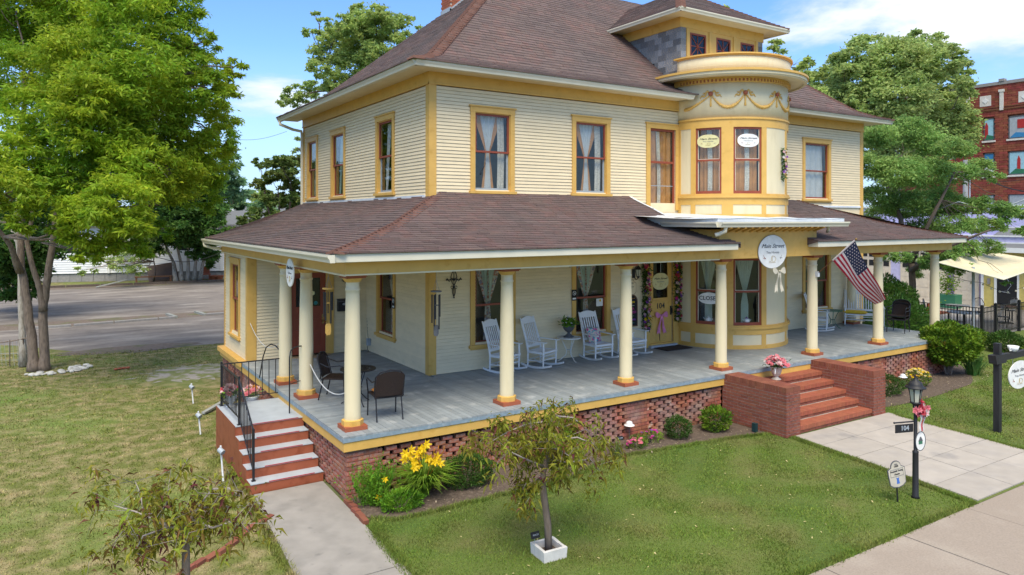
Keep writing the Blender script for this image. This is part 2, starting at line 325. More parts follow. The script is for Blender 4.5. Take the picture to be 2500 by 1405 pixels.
def text(s,size,origin,xa,ya,matn,parent=None,name='lettering',shear=0,ext=.002,align='CENTER',bold=0,sx=1):
    cu=bpy.data.curves.new('t','FONT'); cu.body=s; cu.size=size; cu.extrude=ext; cu.shear=shear; cu.align_x=align; cu.align_y='CENTER'; cu.offset=bold; cu.resolution_u=2
    o=bpy.data.objects.new('t',cu); C.objects.link(o); bpy.context.view_layer.update()
    me=bpy.data.meshes.new_from_object(o); C.objects.unlink(o); bpy.data.objects.remove(o)
    xa=Vector(xa).normalized(); ya=Vector(ya).normalized(); za=xa.cross(ya)
    M=Matrix(((xa.x*sx,ya.x,za.x,origin[0]),(xa.y*sx,ya.y,za.y,origin[1]),(xa.z*sx,ya.z,za.z,origin[2]),(0,0,0,1)))
    me.transform(M); me.materials.clear(); me.materials.append(MC[matn]); me.name=name
    return mesh_obj(me,name,parent)
# ================= HOUSE =================
XW,YW,XE,YB=3.25,3.49,20.06,13.1; ZD=1.05
house=thing('house','large two storey cream and gold Victorian tea house with wraparound porch and brown hipped roof','house',(10,7,0))
Tf=Matrix(((1,0,0,0),(0,-1,0,YW),(0,0,1,0),(0,0,0,1)))      # (a,d,z): front wall
Ts=Matrix(((0,-1,0,XW),(1,0,0,0),(0,0,1,0),(0,0,0,1)))      # side wall
YBX,XBX=7.35,.15
Tb=Matrix(((1,0,0,0),(0,-1,0,YBX),(0,0,1,0),(0,0,0,1)))     # front of side room
Tr=Matrix(((0,-1,0,XBX),(1,0,0,0),(0,0,1,0),(0,0,0,1)))     # side of side room
def segs(a0,a1,z0,z1,holes):
    s=[(a0,a1)]
    for h0,h1,g0,g1 in holes:
        if z1<=g0+.01 or z0>=g1-.01: continue
        n=[]
        for p,q in s:
            if h1<=p or h0>=q: n.append((p,q)); continue
            if p<h0: n.append((p,h0))
            if h1<q: n.append((h1,q))
        s=n
    return s
CLAP=[];CL=[]
def clad(T,a0,a1,z0,z1,holes,pitch=.08,parent=house,m='siding',name='clapboard'):
    n=int(round((z1-z0)/pitch)); p=(z1-z0)/n; sheath=MB(T)
    for i in range(n):
        za=z0+i*p; w=U(-.001,.001)
        sg_=[]
        for q0,q1 in segs(a0,a1,za,za+p,holes):
            sheath.box(q0,q1,-.10,-.022,za,za+p)
            while q1-q0>4.5: c_=q0+U(2.2,4.2); sg_.append((q0,c_-.0015)); q0=c_+.0015
            sg_.append((q0,q1))
        for s0,s1 in sg_:
            b=MB(T); CL.append((b,m,name)); CLAP.append((s1-s0)*(2. if za>4.6 else 1)); b.hexa([(s0,-.02,za+.007),(s1,-.02,za+.007),(s1,.019+w,za+.005),(s0,.019+w,za+.005),(s0,-.02,za+p),(s1,-.02,za+p),(s1,.003,za+p),(s0,.003,za+p)])
    sheath.obj('wall','sheath_gap',parent,keep=True)
HF_up=[(4.41,5.41,5.34,7.12),(7.40,8.42,5.34,7.12),(9.98,10.95,4.9,7.12),(16.83,18.08,5.34,7.12),(11.1,14.66,4,8)]
HF_lo=[(4.44,5.42,1.70,3.50),(7.40,8.43,1.70,3.50),(9.95,10.86,1.05,3.55),(16.83,18.08,1.70,3.50),(11.1,14.66,1,4)]
HS_up=[(5.55,6.52,5.34,7.12),(9.11,10.13,5.34,7.12),(11.66,12.54,5.34,7.12)]
HS_lo=[(5.49,6.45,1.72,3.5)]
clad(Tf,XW,XE,5.05,7.64,HF_up); clad(Ts,YW,YB,5.05,7.64,HS_up); clad(Tf,XW,XE,ZD,3.9,HF_lo); clad(Ts,YW,YBX,ZD,3.9,HS_lo)
clad(Tb,XBX,XW,ZD,3.9,[(1.2,2.12,1.05,3.2)]); clad(Tr,YBX,10.1,ZD,3.66,[(8.28,9.18,1.6,3.45)])
big=sorted(range(len(CL)),key=lambda i:-CLAP[i])[:298]; bs=set(big); rb=MB()
for i,(q,m_,n_) in enumerate(CL):
    if i in bs: q.obj(n_,m_,house)
    else: rb.add(q.V,q.F)
rb.obj('clapboards','siding',house,kind='stuff')
b=MB()  # hidden rear and right walls, floors: the body of the house
b.box(XE-.1,XE,YW,YB,0,7.96); b.box(XW,XE,YB-.1,YB,0,7.96); b.box(XW,XE,YW+.1,YB,4.3,4.4); b.box(XBX,XW,10.0,10.1,0,3.9); b.box(XW,XW+.1,YBX,YB,1.05,5.05); b.box(XW,XE,YW+.03,YB,7.9,7.95); b.box(XBX,XW,YBX+.12,10.,ZD-.1,ZD-.02); b.box(XW,XE,YW+.1,YB,ZD-.1,ZD-.02)
b.box(XW,XE,YW,YW+.1,3.9,5.05); b.box(XW,XW+.1,YW,YBX,3.9,5.05)
b.obj('inner_wall','siding',house)
b=MB(); b.box(XW+.15,XE-.15,YW+1.1,YW+1.12,1.06,7.8); b.box(XW+1.1,XW+1.12,YW+.3,YB-.2,1.06,7.8); b.box(XBX+.6,XBX+.62,YBX+.1,9.9,1.06,3.8); b.box(XBX+.1,XW-.1,YBX+.8,YBX+.82,1.06,3.8); b.obj('partition_wall','room',house)
# corner boards, friezes
b=MB()
for z0,z1 in ((5.05,7.66),(ZD,3.9)):
    b.box(XW-.024,XW+.16,YW-.026,YW+.0,z0,z1); b.box(XW-.026,XW,YW,YW+.16,z0,z1)
b.box(XE-.15,XE+.02,YW-.026,YW+.1,ZD,7.66); b.box(XW-.026,XW,YB-.14,YB+.02,5.05,7.66); b.box(XBX-.026,XBX+.2,YBX-.026,YBX,ZD,3.67); b.box(XBX-.026,XBX,YBX,YBX+.16,ZD,3.66); b.box(XBX-.026,XBX,10.0,10.12,ZD,3.66)
b.obj('corner_board','trim',house)
b=MB(); b.box(XW-.04,XE+.03,YW-.04,YW+.05,7.66,7.98); b.box(XW-.04,XW+.05,YW+.05,YB+.03,7.66,7.98); b.box(XW-.055,XE+.04,YW-.055,YW-.04,7.66,7.70); b.box(XW-.055,XW-.04,YW-.055,YB+.03,7.66,7.70); b.box(XE-.05,XE+.03,YW,YB,7.66,7.98)
b.obj('frieze_board','trim',house)
b=MB(); b.box(XW+.16,9.3,YW-.045,YW-.02,5.06,5.19); b.box(XW-.045,XW-.02,YW+.16,YB,5.02,5.15); b.box(14.6,XE-.16,YW-.045,YW-.02,5.0,5.06); b.obj('flashing','metal_white',house)
# ---- eaves and gutters
def eave(x0,x1,y0,y1,z,off,name='soffit',gut=True):
    pass
b=MB(); o=.66
b.box(XW-o,11.0,YW-o,YW-.02,7.945,7.965); b.box(14.75,XE+o,YW-o,YW-.02,7.945,7.965); b.box(XW-o,XW-.02,YW-.02,YB+o,7.945,7.965); b.box(XE+.02,XE+o,YW-.02,YB+o,7.945,7.965); b.obj('soffit','cream',house)
def gutter(p,q,out,w=.12,h=.13,cap=True,name='gutter',m='white_trim'):
    p=Vector(p);q=Vector(q);out=Vector(out); prof=[(0,0),(w*.62,0),(w*.72,h*.35),(w,h*.72),(w,h),(w-.012,h),(w-.014,h*.74),(w*.66,h*.4),(w*.58,.012),(.008,.012),(.008,h),(0,h)]
    bb=MB(); bb.prism(prof,lambda a,c,d:(p+(q-p)*d+out*a+Vector((0,0,c))),0,1)
    if cap:
        for t in (0,1): bb.prism([(0,0),(w*.62,0),(w*.72,h*.35),(w,h*.72),(w,h),(0,h)],lambda a,c,d:(p+(q-p)*t+(q-p).normalized()*d+out*a+Vector((0,0,c))),-.004,.004)
    return bb.obj(name,m,house)
gutter((XW-.655,YW-.60,7.905),(11.0,YW-.60,7.905),(0,-1,0)); gutter((14.75,YW-.60,7.905),(XE+.7,YW-.60,7.905),(0,-1,0)); gutter((XW-.60,YW-.655,7.905),(XW-.60,YB+.72,7.905),(-1,0,0))
b=MB(); b.box(XW-.62,11.0,YW-.60,YW-.58,7.9,8.03); b.box(14.75,XE+.62,YW-.60,YW-.58,7.9,8.03); b.box(XW-.60,XW-.58,YW-.58,YB+.6,7.9,8.03); b.obj('fascia','white_trim',house)
# ---- shingled roofs
SH=[]   # every shingle: 8 corner points
HS=[]   # hip shingles
def prof_pts(prof,e):
    out=[]; acc=0
    for (a,za),(b2,zb) in zip(prof,prof[1:]):
        out.append((acc,a,za,b2,zb)); acc+=math.hypot(b2-a,zb-za)
    for s,a,za,b2,zb in out:
        l=math.hypot(b2-a,zb-za)
        if e<=s+l+1e-6 or s==out[-1][0]:
            t=(e-s)/l; return a+(b2-a)*t, za+(zb-za)*t
def roof_face(fn,prof,ext,e=.145,w=.33,skip=None):
    tot=sum(math.hypot(b2-a,zb-za) for (a,za),(b2,zb) in zip(prof,prof[1:])); n=int(tot/e)+1
    for i in range(n):
        o0,z0=prof_pts(prof,i*e); o1,z1=prof_pts(prof,min((i+1)*e+.02,tot)); lo0,hi0=ext(o0); lo1,hi1=ext(o1)
        if hi0-lo0<.1: break
        t=lo0-(i%2)*w*.5-U(0,.05)
        while t<hi0:
            t2=t+w*U(.7,1.3); a=max(t,lo0)+.003; c=min(t2,hi0)-.003; a1=max(t,lo1)+.003; c1=min(t2,hi1)-.003; t=t2
            if c-a<.02: continue
            if c1<a1: c1=a1=(a1+c1)/2
            if skip and skip((a+c)/2,o0): continue
            th=.024+U(0,.010); j=U(-.012,.004)
            SH.append([fn(o0+j,a,z0-.002),fn(o0+j,c,z0-.002),fn(o1,c1,z1),fn(o1,a1,z1),fn(o0+j,a,z0+th),fn(o0+j,c,z0+th),fn(o1,c1,z1+.006),fn(o1,a1,z1+.006)])
main=[(-.74,8.03),(-.35,8.15),(.1,8.36),(.9,9.03),(4.8,12.36)]
Ff=lambda o,t,z:(t,YW+o,z); Fl=lambda o,t,z:(XW+o,t,z); Frt=lambda o,t,z:(XE-o,t,z)
roof_face(Ff,main,lambda o:(XW+o,XE-o),e=.15,skip=lambda t,o:(10.98<t<14.78 and o<-.03) or (11.3<t<14.5 and o>.3 and o<2.2))
roof_face(Fl,main,lambda o:(YW+o,YB-o),e=.15)
roof_face(Frt,main,lambda o:(YW+o,YB-o),e=.3,w=.9)
b=MB()
for (a,za),(c,zc) in zip(main,main[1:]):
    b.add([(XW+a,YW+a,za-.01),(XE-a,YW+a,za-.01),(XE-c,YW+c,zc-.01),(XW+c,YW+c,zc-.01)],[(0,1,2,3)]) if a>=.1 else (b.add([(XW+a,YW+a,za-.01),(10.98,YW+a,za-.01),(10.98,YW+c,zc-.01),(XW+c,YW+c,zc-.01)],[(0,1,2,3)]),b.add([(14.78,YW+a,za-.01),(XE-a,YW+a,za-.01),(XE-c,YW+c,zc-.01),(14.78,YW+c,zc-.01)],[(0,1,2,3)]))
    b.add([(XW+a,YW+a,za-.01),(XW+a,YB-a,za-.01),(XW+c,YB-c,zc-.01),(XW+c,YW+c,zc-.01)],[(0,3,2,1)])
    b.add([(XE-a,YW+a,za-.01),(XE-a,YB-a,za-.01),(XE-c,YB-c,zc-.01),(XE-c,YW+c,zc-.01)],[(0,1,2,3)])
    b.add([(XW+a,YB-a,za-.01),(XE-a,YB-a,za-.01),(XE-c,YB-c,zc-.01),(XW+c,YB-c,zc-.01)],[(0,3,2,1)])
roof=b.obj('roof','shingle',house)
def hipcaps(prof,fn,step=.14,w=.17):
    tot=sum(math.hypot(b2-a,zb-za) for (a,za),(b2,zb) in zip(prof,prof[1:])); n=int(tot/step*1.25)
    for i in range(n):
        e0=tot*i/n; e1=min(tot,tot*(i+1)/n+.05); o0,z0=prof_pts(prof,e0); o1,z1=prof_pts(prof,e1); p0,l0,r0=fn(o0,w); p1,l1,r1=fn(o1,w)
        u=.05; dz=-.035
        HS.append([(*l0,z0+dz+u),(*p0,z0+u+.012),(*p1,z1+u*.6),(*l1,z1+dz+u*.5),(*l0,z0+dz+.005+u*.3),(*p0,z0+.005),(*p1,z1),(*l1,z1+dz)])
        HS.append([(*p0,z0+u+.012),(*r0,z0+dz+u),(*r1,z1+dz+u*.5),(*p1,z1+u*.6),(*p0,z0+.005),(*r0,z0+dz+.005+u*.3),(*r1,z1+dz),(*p1,z1)])
hipcaps(main,lambda o,w:((XW+o,YW+o),(XW+o-w*.35,YW+o+w),(XW+o+w,YW+o-w*.35)),w=.2)
hipcaps(main,lambda o,w:((XE-o,YW+o),(XE-o-w,YW+o-w*.35),(XE-o+w*.3,YW+o+w)),w=.16)
# dormer roof
DC=12.9; dx=1.77; dy=3.45; de=.55; dz=10.44; ds=.6
dp=[(-.57,dz-.01),(-.2,dz+.19),(1.75,dz+ds*2.3)]
droof=[]
n0=len(SH)
dmain=lambda y:8.36+.85*(y-YW-.1)
roof_face(lambda o,t,z:(t,dy+o,z),dp,lambda o:(DC-dx+o,DC+dx-o),e=.15)
def dl_ext(o):
    z=prof_pts(dp,0)[1]; return (dy+o, 6.35+(o+.57)*1.0)
roof_face(lambda o,t,z:(DC-dx+o,t,z),dp,dl_ext,e=.15)
roof_face(lambda o,t,z:(DC+dx-o,t,z),dp,dl_ext,e=.3,w=.9)
hipcaps(dp,lambda o,w:((DC-dx+o,dy+o),(DC-dx+o-w*.35,dy+o+w),(DC-dx+o+w,dy+o-w*.35)),w=.15)
hipcaps(dp,lambda o,w:((DC+dx-o,dy+o),(DC+dx-o-w,dy+o-w*.35),(DC+dx-o+w*.3,dy+o+w)),w=.12)
b=MB()
for (a,za),(c,zc) in zip(dp,dp[1:]):
    b.add([(DC-dx+a,dy+a,za-.012),(DC+dx-a,dy+a,za-.012),(DC+dx-c,dy+c,zc-.012),(DC-dx+c,dy+c,zc-.012)],[(0,1,2,3)])
    b.add([(DC-dx+a,dy+a,za-.012),(DC-dx+a,8.4,za-.012),(DC-dx+c,8.4,zc-.012),(DC-dx+c,dy+c,zc-.012)],[(0,3,2,1)])
    b.add([(DC+dx-a,dy+a,za-.012),(DC+dx-a,8.4,za-.012),(DC+dx-c,8.4,zc-.012),(DC+dx-c,dy+c,zc-.012)],[(0,1,2,3)])
dorm_roof=b.obj('dormer_roof','shingle',house)
# dormer walls
b=MB(); x0,x1=DC-dx,DC+dx
W3=[(11.51,12.17),(12.60,13.22),(13.66,14.28)]
hol=[(a,c,9.15,9.97) for a,c in W3]
zz=[8.45,9.15,9.97,10.08]
for za,zb in zip(zz,zz[1:]):
    for s0,s1 in segs(x0+.22,x1-.22,za,zb,hol): b.box(s0,s1,dy,dy+.08,za,zb)
b.box(x0-.03,x1+.03,dy-.02,dy+.06,10.08,10.38); b.box(x0-.03,x0+.05,dy+.06,6.6,10.08,10.38); b.box(x1-.05,x1+.03,dy+.06,6.6,10.08,10.38)
for a in (x0+.23,12.28,13.33,x1-.34): b.box(a,a+.1,dy-.03,dy,9.0,10.08)
b.obj('dormer_wall','trim',house)
b=MB(); b.box(x0-.55,x1+.55,dy-.55,dy,10.36,10.38); b.box(x0-.55,x0,dy,6.5,10.36,10.38); b.box(x1,x1+.55,dy,6.5,10.36,10.38); b.obj('soffit','cream',house)
gutter((x0-.56,dy-.5,10.33),(x1+.56,dy-.5,10.33),(0,-1,0),.09,.11); gutter((x0-.5,dy-.55,10.33),(x0-.5,6.35,10.33),(-1,0,0),.09,.11); gutter((x1+.5,dy-.55,10.33),(x1+.5,6.35,10.33),(1,0,0),.09,.11)
b=MB(); b.tube([(x0-.5,6.15,10.33),(x0-.5,6.12,10.22),(x0-.42,6.02,10.15),(x0-.4,5.95,10.12)],.04); b.obj('downspout','white_trim',house)
b=MB(); b.box(x0+.02,x0+.06,dy+.03,6.8,8.3,10.1); b.box(x1-.06,x1-.02,dy+.03,6.8,8.3,10.1); b.box(x0+.02,x0+.22,dy+.02,dy+.06,8.3,10.08); b.box(x1-.22,x1-.02,dy+.02,dy+.06,8.3,10.08); b.obj('dormer_sheathing','dark',house)
sm=MB().box(-.5,.5,-.5,.5,-.5,.5).mesh('slate','slate')
for i in range(9):
    z=8.5+i*.18
    y=dy-.0-(i%2)*.14
    while y<6.7:
        w=.30 if random.random()<.85 else .15; ya=max(y,dy-.0); yb=min(y+w,6.7); y+=w
        if yb-ya<.03 or dmain((ya+yb)/2)>z+.22: continue
        place(sm,'slate',house,(x0+.008+U(-.003,.003),(ya+yb)/2,z+.09),(0,R(-2),0),(.014,yb-ya-.006,.178))
    for sx in (x0+.11,x1-.11): place(sm,'slate',house,(sx,dy-.002+U(-.002,.002),z+.09),(R(2),0,0),(.205,.014,.178))
# dormer windows with star muntins
for a,c in W3:
    f=MB(); f.box(a,c,dy-.005,dy+.05,9.15,9.20); f.box(a,c,dy-.005,dy+.05,9.92,9.97); f.box(a,a+.045,dy-.005,dy+.05,9.20,9.92); f.box(c-.045,c,dy-.005,dy+.05,9.2,9.92); win=f.obj('dormer_window','sash_red',house)
    m=MB(); cx,cz=(a+c)/2,9.60; h=(c-a)/2-.04
    for dxx,dzz in ((h,0),(0,.32),(h,.32),(h,-.32)): m.tube([(cx-dxx,dy+.02,cz-dzz),(cx+dxx,dy+.02,cz+dzz)],.011,6)
    m.ball((cx,dy+.015,cz),.03); m.box(a+.04,c-.04,dy+.005,dy+.035,9.27,9.295); m.obj('muntin','sash_red',win)
    MB().box(a+.03,c-.03,dy+.026,dy+.03,9.18,9.94).obj('pane','glass_dark',win); MB().box(a,c,dy+.3,dy+.32,9.1,10).obj('dark_room_panel','room',win)  # dark panel behind each pane stands in for the unlit attic room
# ---- porch roof
PXF,PYF=-.27,-.27
pp=[(0,4.05),(.9,4.24),(1.9,4.50),(3.52,5.10),(3.76,5.20)]
ppl=[(0,4.05),(.9,4.24),(1.9,4.50),(3.52,5.10)]
roof_face(lambda o,t,z:(t,PYF+o,z),pp,lambda o:(PXF+o,9.25),e=.14,w=.30)
roof_face(lambda o,t,z:(t,PYF+o,z),pp,lambda o:(12.12,19.5-.83*o),e=.14,w=.30)
roof_face(lambda o,t,z:(PXF+o,t,z),ppl,lambda o:(PYF+o,10.75+.7*o),e=.14,w=.30)
hipcaps(pp,lambda o,w:((19.5-.83*o,PYF+o),(19.5-.83*o-w,PYF+o-w*.3),(19.5-.83*o+w*.4,PYF+o+w)),w=.12)
hipcaps(ppl,lambda o,w:((PXF+o,PYF+o),(PXF+o-w*.35,PYF+o+w),(PXF+o+w,PYF+o-w*.35)),w=.17)
b=MB()
for (a,za),(c,zc) in zip(pp,pp[1:]):
    b.add([(PXF+a,PYF+a,za-.01),(9.25,PYF+a,za-.01),(9.25,PYF+c,zc-.01),(PXF+c,PYF+c,zc-.01)],[(0,1,2,3)])
    b.add([(12.12,PYF+a,za-.01),(19.5-.83*a,PYF+a,za-.01),(19.5-.83*c,PYF+c,zc-.01),(12.12,PYF+c,zc-.01)],[(0,1,2,3)])
for (a,za),(c,zc) in zip(ppl,ppl[1:]):
    b.add([(PXF+a,PYF+a,za-.01),(PXF+a,10.75+.7*a,za-.01),(PXF+c,10.75+.7*c,zc-.01),(PXF+c,PYF+c,zc-.01)],[(0,3,2,1)])
b.add([(19.5,PYF,4.04),(19.5,YW,4.04),(16.4,YW,5.19)],[(0,1,2)])
b.add([(PXF,10.75,4.04),(XW,13.2,4.04),(XW,13.2,5.1)],[(0,1,2)])
b.add([(9.25,PYF,3.95),(9.25,YW,3.95),(9.25,YW,5.19),(9.25,PYF+1.9,4.49),(9.25,PYF,4.04)],[(0,1,2,3,4)]); b.add([(12.12,.05,3.95),(12.12,YW,3.95),(12.12,YW,5.19),(12.12,PYF+1.9,4.49),(12.12,PYF,4.04)],[(0,1,2,3,4)])
proof=b.obj('porch_roof','shingle',house)
# shingles: the 300 nearest singly, the rest joined per roof
def boxes_mesh(name,L,matn,mats=None):
    A=np.array(L,dtype=np.float32).reshape(-1,8,3); idx=[4,5,6,7,0,1,5,4,1,2,6,5,3,0,4,7,2,3,7,6]
    V=A[:,idx].reshape(-1,3); me=fastmesh(name,V,4,matn); return me
arr=np.array(SH,dtype=np.float32); cen=arr.mean(1); dist=np.linalg.norm(cen-np.array(CAM),axis=1); near=np.argsort(dist)[:300]; nearset=set(near.tolist())
hx=[(3,2,1,0),(4,5,6,7),(0,1,5,4),(1,2,6,5),(2,3,7,6),(3,0,4,7)]
for i in near:
    b=MB(); c0=cen[i]; b.add([tuple(v) for v in arr[i]],hx); b.obj('shingle','shingle',proof)
rest=[i for i in range(len(SH)) if i not in nearset]; zc=cen[:,2]
lowr=[SH[i] for i in rest if zc[i]<5.4]; 
dset=lambda i: zc[i]>10.2 and n0<=i
mesh_obj(boxes_mesh('shingles',lowr,'shingle'),'shingles',proof,kind='stuff')
mesh_obj(boxes_mesh('shingles',[SH[i] for i in rest if zc[i]>=5.4],'shingle'),'shingles',roof,kind='stuff')
mesh_obj(boxes_mesh('hip_shingles',[h for h in HS if h[0][2]<5.4],'hip_shingle'),'hip_shingles',proof,kind='stuff')
mesh_obj(boxes_mesh('hip_shingles',[h for h in HS if h[0][2]>=5.4],'hip_shingle'),'hip_shingles',roof,kind='stuff')
# porch fascia, soffit, beam, ceiling
b=MB(); b.box(PXF+.05,9.2,PYF+.03,PYF+.055,3.91,4.045); b.box(12.15,19.45,PYF+.03,PYF+.055,3.91,4.045); b.box(12.15,12.175,PYF+.055,.04,3.91,4.045); b.box(9.175,9.2,PYF+.055,.04,3.91,4.045)
b.box(PXF+.03,PXF+.05,PYF+.03,10.7,3.9,4.045); b.obj('fascia','white_trim',house)
b=MB(); b.box(PXF+.05,9.17,PYF+.055,.05,3.9,3.915); b.box(12.18,19.45,PYF+.055,.05,3.9,3.915); b.box(PXF+.05,.05,.05,10.7,3.9,3.915); b.obj('soffit','cream',house)
b=MB(); b.box(.055,8.9,.055,.30,3.68,3.96); b.box(8.9,12.5,.05,.30,3.68,4.36); b.box(12.5,19.2,.055,.30,3.68,3.96); b.box(.055,.30,.30,YBX-.03,3.68,3.96); b.box(.055,.13,YBX-.03,10.14,3.66,3.96); b.box(18.95,19.2,.30,YW-.03,3.68,3.96)
b.box(8.9,9.0,.3,3.4,3.96,4.36); b.box(12.4,12.5,.3,3.4,3.96,4.36)
b.obj('porch_beam','trim',house)
b=MB(); b.box(.04,8.9,.04,.055,3.665,3.69); b.box(.04,.055,.055,10.1,3.655,3.685); b.obj('beam_molding','cream',house)
b=MB(); b.box(.3,18.95,.3,YW-.03,3.93,3.95); b.box(.3,XW-.03,YW-.03,YBX-.03,3.93,3.95); b.obj('porch_ceiling','cream',house)
gutter((PXF+.02,PYF-.03,3.905),(PXF+.02,10.8,3.905),(-1,0,0),.12,.125)
b=MB(); b.tube([(PXF-.04,10.65,3.91),(PXF-.04,10.6,3.84),(-.15,10.3,3.78),(.05,10.14,3.76)],.04); b.obj('downspout','white_trim',house)
b=MB(); b.tube([(XW-.66,YB+.55,7.92),(XW-.66,YB+.5,7.80),(XW-.3,YB+.25,7.62),(XW-.08,YB+.02,7.55),(XW-.06,YB,7.4),(XW-.06,YB,5.05)],.05); b.obj('downspout','white_trim',house)
# flat roof over the entry
b=MB(); b.box(8.5,13.05,-.27,3.42,4.46,4.54); b.obj('entry_roof_fascia','trim',house)
b=MB()
zt=lambda x,y:4.62+.14*max(0,(y-.9)/2.5)+.012*math.sin(x*5+y*3)
b.grid(lambda u,v:(8.36+(13.2-8.36)*u-(.5*max(0,1-abs(v-.45)*2.6) if u<.02 else 0),-.34+3.8*v,zt(8.36+4.84*u,-.34+3.8*v)),24,18); b.box(8.42,13.1,-.33,-.30,4.54,4.63); 
b.obj('entry_roof','metal_white',house)
def prz(y):
    for (a,za),(c,zc) in zip(pp,pp[1:]):
        if y-PYF<=c: return za+(zc-za)*(y-PYF-a)/(c-a)
    return 5.2
b=MB(); b.grid(lambda u,v:(9.18+.12*u+.015*math.sin(v*14),1.6+1.85*v,prz(1.6+1.85*v)+.035-.01*u),2,10); b.grid(lambda u,v:(8.55+.7*u-.25*max(0,1-abs(v-.3)*3)*(1-u),.55+.95*v,max(4.64,prz(.55+.95*v)+.04)),4,8); b.obj('flashing','metal_white',house)
gutter((8.40,-.36,4.42),(13.12,-.36,4.42),(0,-1,0),.12,.12); gutter((8.43,-.36,4.42),(8.43,1.35,4.42),(-1,0,0),.12,.12); MB().box(8.40,8.44,-.30,1.9,4.44,4.63).obj('fascia','metal_white',house)
b=MB(); b.tube([(8.62,-.38,4.42),(8.62,-.36,4.33),(8.55,-.25,4.27),(8.48,-.2,4.25)],.045); b.tube([(12.75,-.1,4.42),(12.78,-.1,4.33),(12.85,-.02,4.28)],.04); b.obj('downspout','white_trim',house)
mm=MB(); mm.hexa([(-.035,-.28,.03),(.035,-.28,.03),(.035,.0,-.07),(-.035,.0,-.07),(-.035,-.28,.085),(.035,-.28,.085),(.035,0,.085),(-.035,0,.085)]); mm=mm.mesh('bracket','trim')
for i in range(15): place(mm,'bracket',house,(8.98+i*.245,.045,4.36))
b=MB(); b.box(8.9,12.5,-.24,.05,4.445,4.46); b.obj('soffit','rust_red',house)
# ---- windows
def window(T,a0,a1,z0,z1,style,cas=.12,sill=True,inner=None):
    f=MB(T); f.box(a0,a0+cas,.017,.045,z0+.02,z1-.15); f.box(a1-cas,a1,.017,.045,z0+.02,z1-.15); f.box(a0-.01,a1+.01,.017,.05,z1-.15,z1-.02); f.box(a0-.04,a1+.04,.0,.075,z1-.02,z1+.012)
    if sill: f.box(a0-.04,a1+.04,-.02,.085,z0-.03,z0+.035); f.box(a0,a1,.017,.04,z0-.08,z0-.03)
    i0,i1,j0,j1=a0+cas,a1-cas,z0+.035,z1-.15
    f.box(i0-.01,i0+.015,-.10,.017,j0,j1); f.box(i1-.015,i1+.01,-.10,.017,j0,j1); f.box(i0,i1,-.10,.017,j1-.02,j1); 
    w=f.obj('window','trim',house); s=.045; zm=(j0+j1)/2+.03; i0+=.015;i1-=.015; j1-=.02
    b=MB(T); b.box(i0,i0+s,-.05,-.012,zm,j1); b.box(i1-s,i1,-.05,-.012,zm,j1); b.box(i0+s,i1-s,-.05,-.012,j1-s,j1); b.box(i0,i1,-.055,-.005,zm-.045,zm)
    low='sash_gray' if 'g' in style else 'sash_red'
    b.obj('upper_sash','sash_red',w)
    b=MB(T); b.box(i0,i0+s,-.085,-.055,j0,zm-.045); b.box(i1-s,i1,-.085,-.055,j0,zm-.045); b.box(i0+s,i1-s,-.085,-.055,j0,j0+.075); b.obj('lower_sash',low,w)
    MB(T).box(i0+.02,i1-.02,-.034,-.031,zm-.01,j1-.02).obj('pane','glass',w); MB(T).box(i0+.02,i1-.02,-.072,-.069,j0+.03,zm-.02).obj('pane','glass',w)
    ci=(i0+i1)/2; hw=(i1-i0)/2
    def tied(cm,sm,top,wid,bot,c0=0,d=-.16,zt=None,ztie=None):
        zt=zt or j1-.03; zb=j0+.04; tie=ztie or zm-.02
        def fn(u,v,l,r,amp):
            z=zt+(zb-zt)*v; k=(zt-z)/(zt-tie)
            w_=wid*(1-k)+.06*k if z>tie else .06+(bot-.06)*min(1,(tie-z)/(tie-zb))
            x=ci+c0+(l+(r-l)*u)*w_; return (x,d+amp*math.sin(u*26)+.004*math.sin(z*9),z)
        MB(T).grid(lambda u,v:fn(u,v,-.55,.55,.012),26,20).obj('curtain',cm,w,True)
        if sm:
            bb=MB(T); bb.grid(lambda u,v:fn(u,v,-1.0,-.5,.008),8,20); bb.grid(lambda u,v:fn(u,v,.5,1.0,.008),8,20); bb.obj('curtain_edge',sm,w,True)
    if 'w' in style: tied('white_cloth','gold_cloth',1,hw*.82,.17,-.04)
    if 'l' in style: MB(T).grid(lambda u,v:(i1-.07-.19*u+.02*math.sin(v*3),-.15+.008*math.sin(u*12),j1-.04+(j0-j1+.08)*v),8,12).obj('lace_panel','lace',w,True)
    if 'm' in style: tied('mint_cloth','print_cloth',1,hw*.72,.13,-.05)
    if 'p' in style:   # print from the tie down
        tied('print_cloth',None,1,hw*.05,.16,-.05,d=-.145)
    if 'c' in style:   # full gold curtains with a lace strip
        MB(T).grid(lambda u,v:(i0+.03+(i1-i0-.06)*u,-.18+.02*math.sin(u*30),j1-.02+(j0-j1+.06)*v),40,3).obj('curtain','gold_cloth',w,True)
        MB(T).grid(lambda u,v:(ci-.08+.12*u+.03*math.sin(v*2.5),-.145+.006*math.sin(u*9),j1-.04+(j0-j1+.08)*v),6,12).obj('lace_panel','lace',w,True)
    if 'h' in style:   # white full curtain
        MB(T).grid(lambda u,v:(i0+.05+(i1-i0-.1)*u*(.97 if v<.5 else 1),-.15+.018*math.sin(u*24),j1-.05+(j0-j1+.1)*v),40,4).obj('curtain','white_cloth',w,True)
    if 's' in style:
        MB(T).grid(lambda u,v:(ci+(.15+.3*v if True else 0)*hw*1.2+(u-.5)*.20*(1-v*.4),-.15+.012*math.sin(u*14),j1-.04+(j0-j1+.1)*v),14,10).obj('curtain','white_cloth' if 'n' not in style else 'mint_cloth',w,True)
    return w
w=window(Tf,4.30,5.52,5.23,7.27,'gwl'); window(Tf,7.28,8.54,5.23,7.27,'gwl'); window(Tf,16.70,18.2,5.23,7.27,'h')
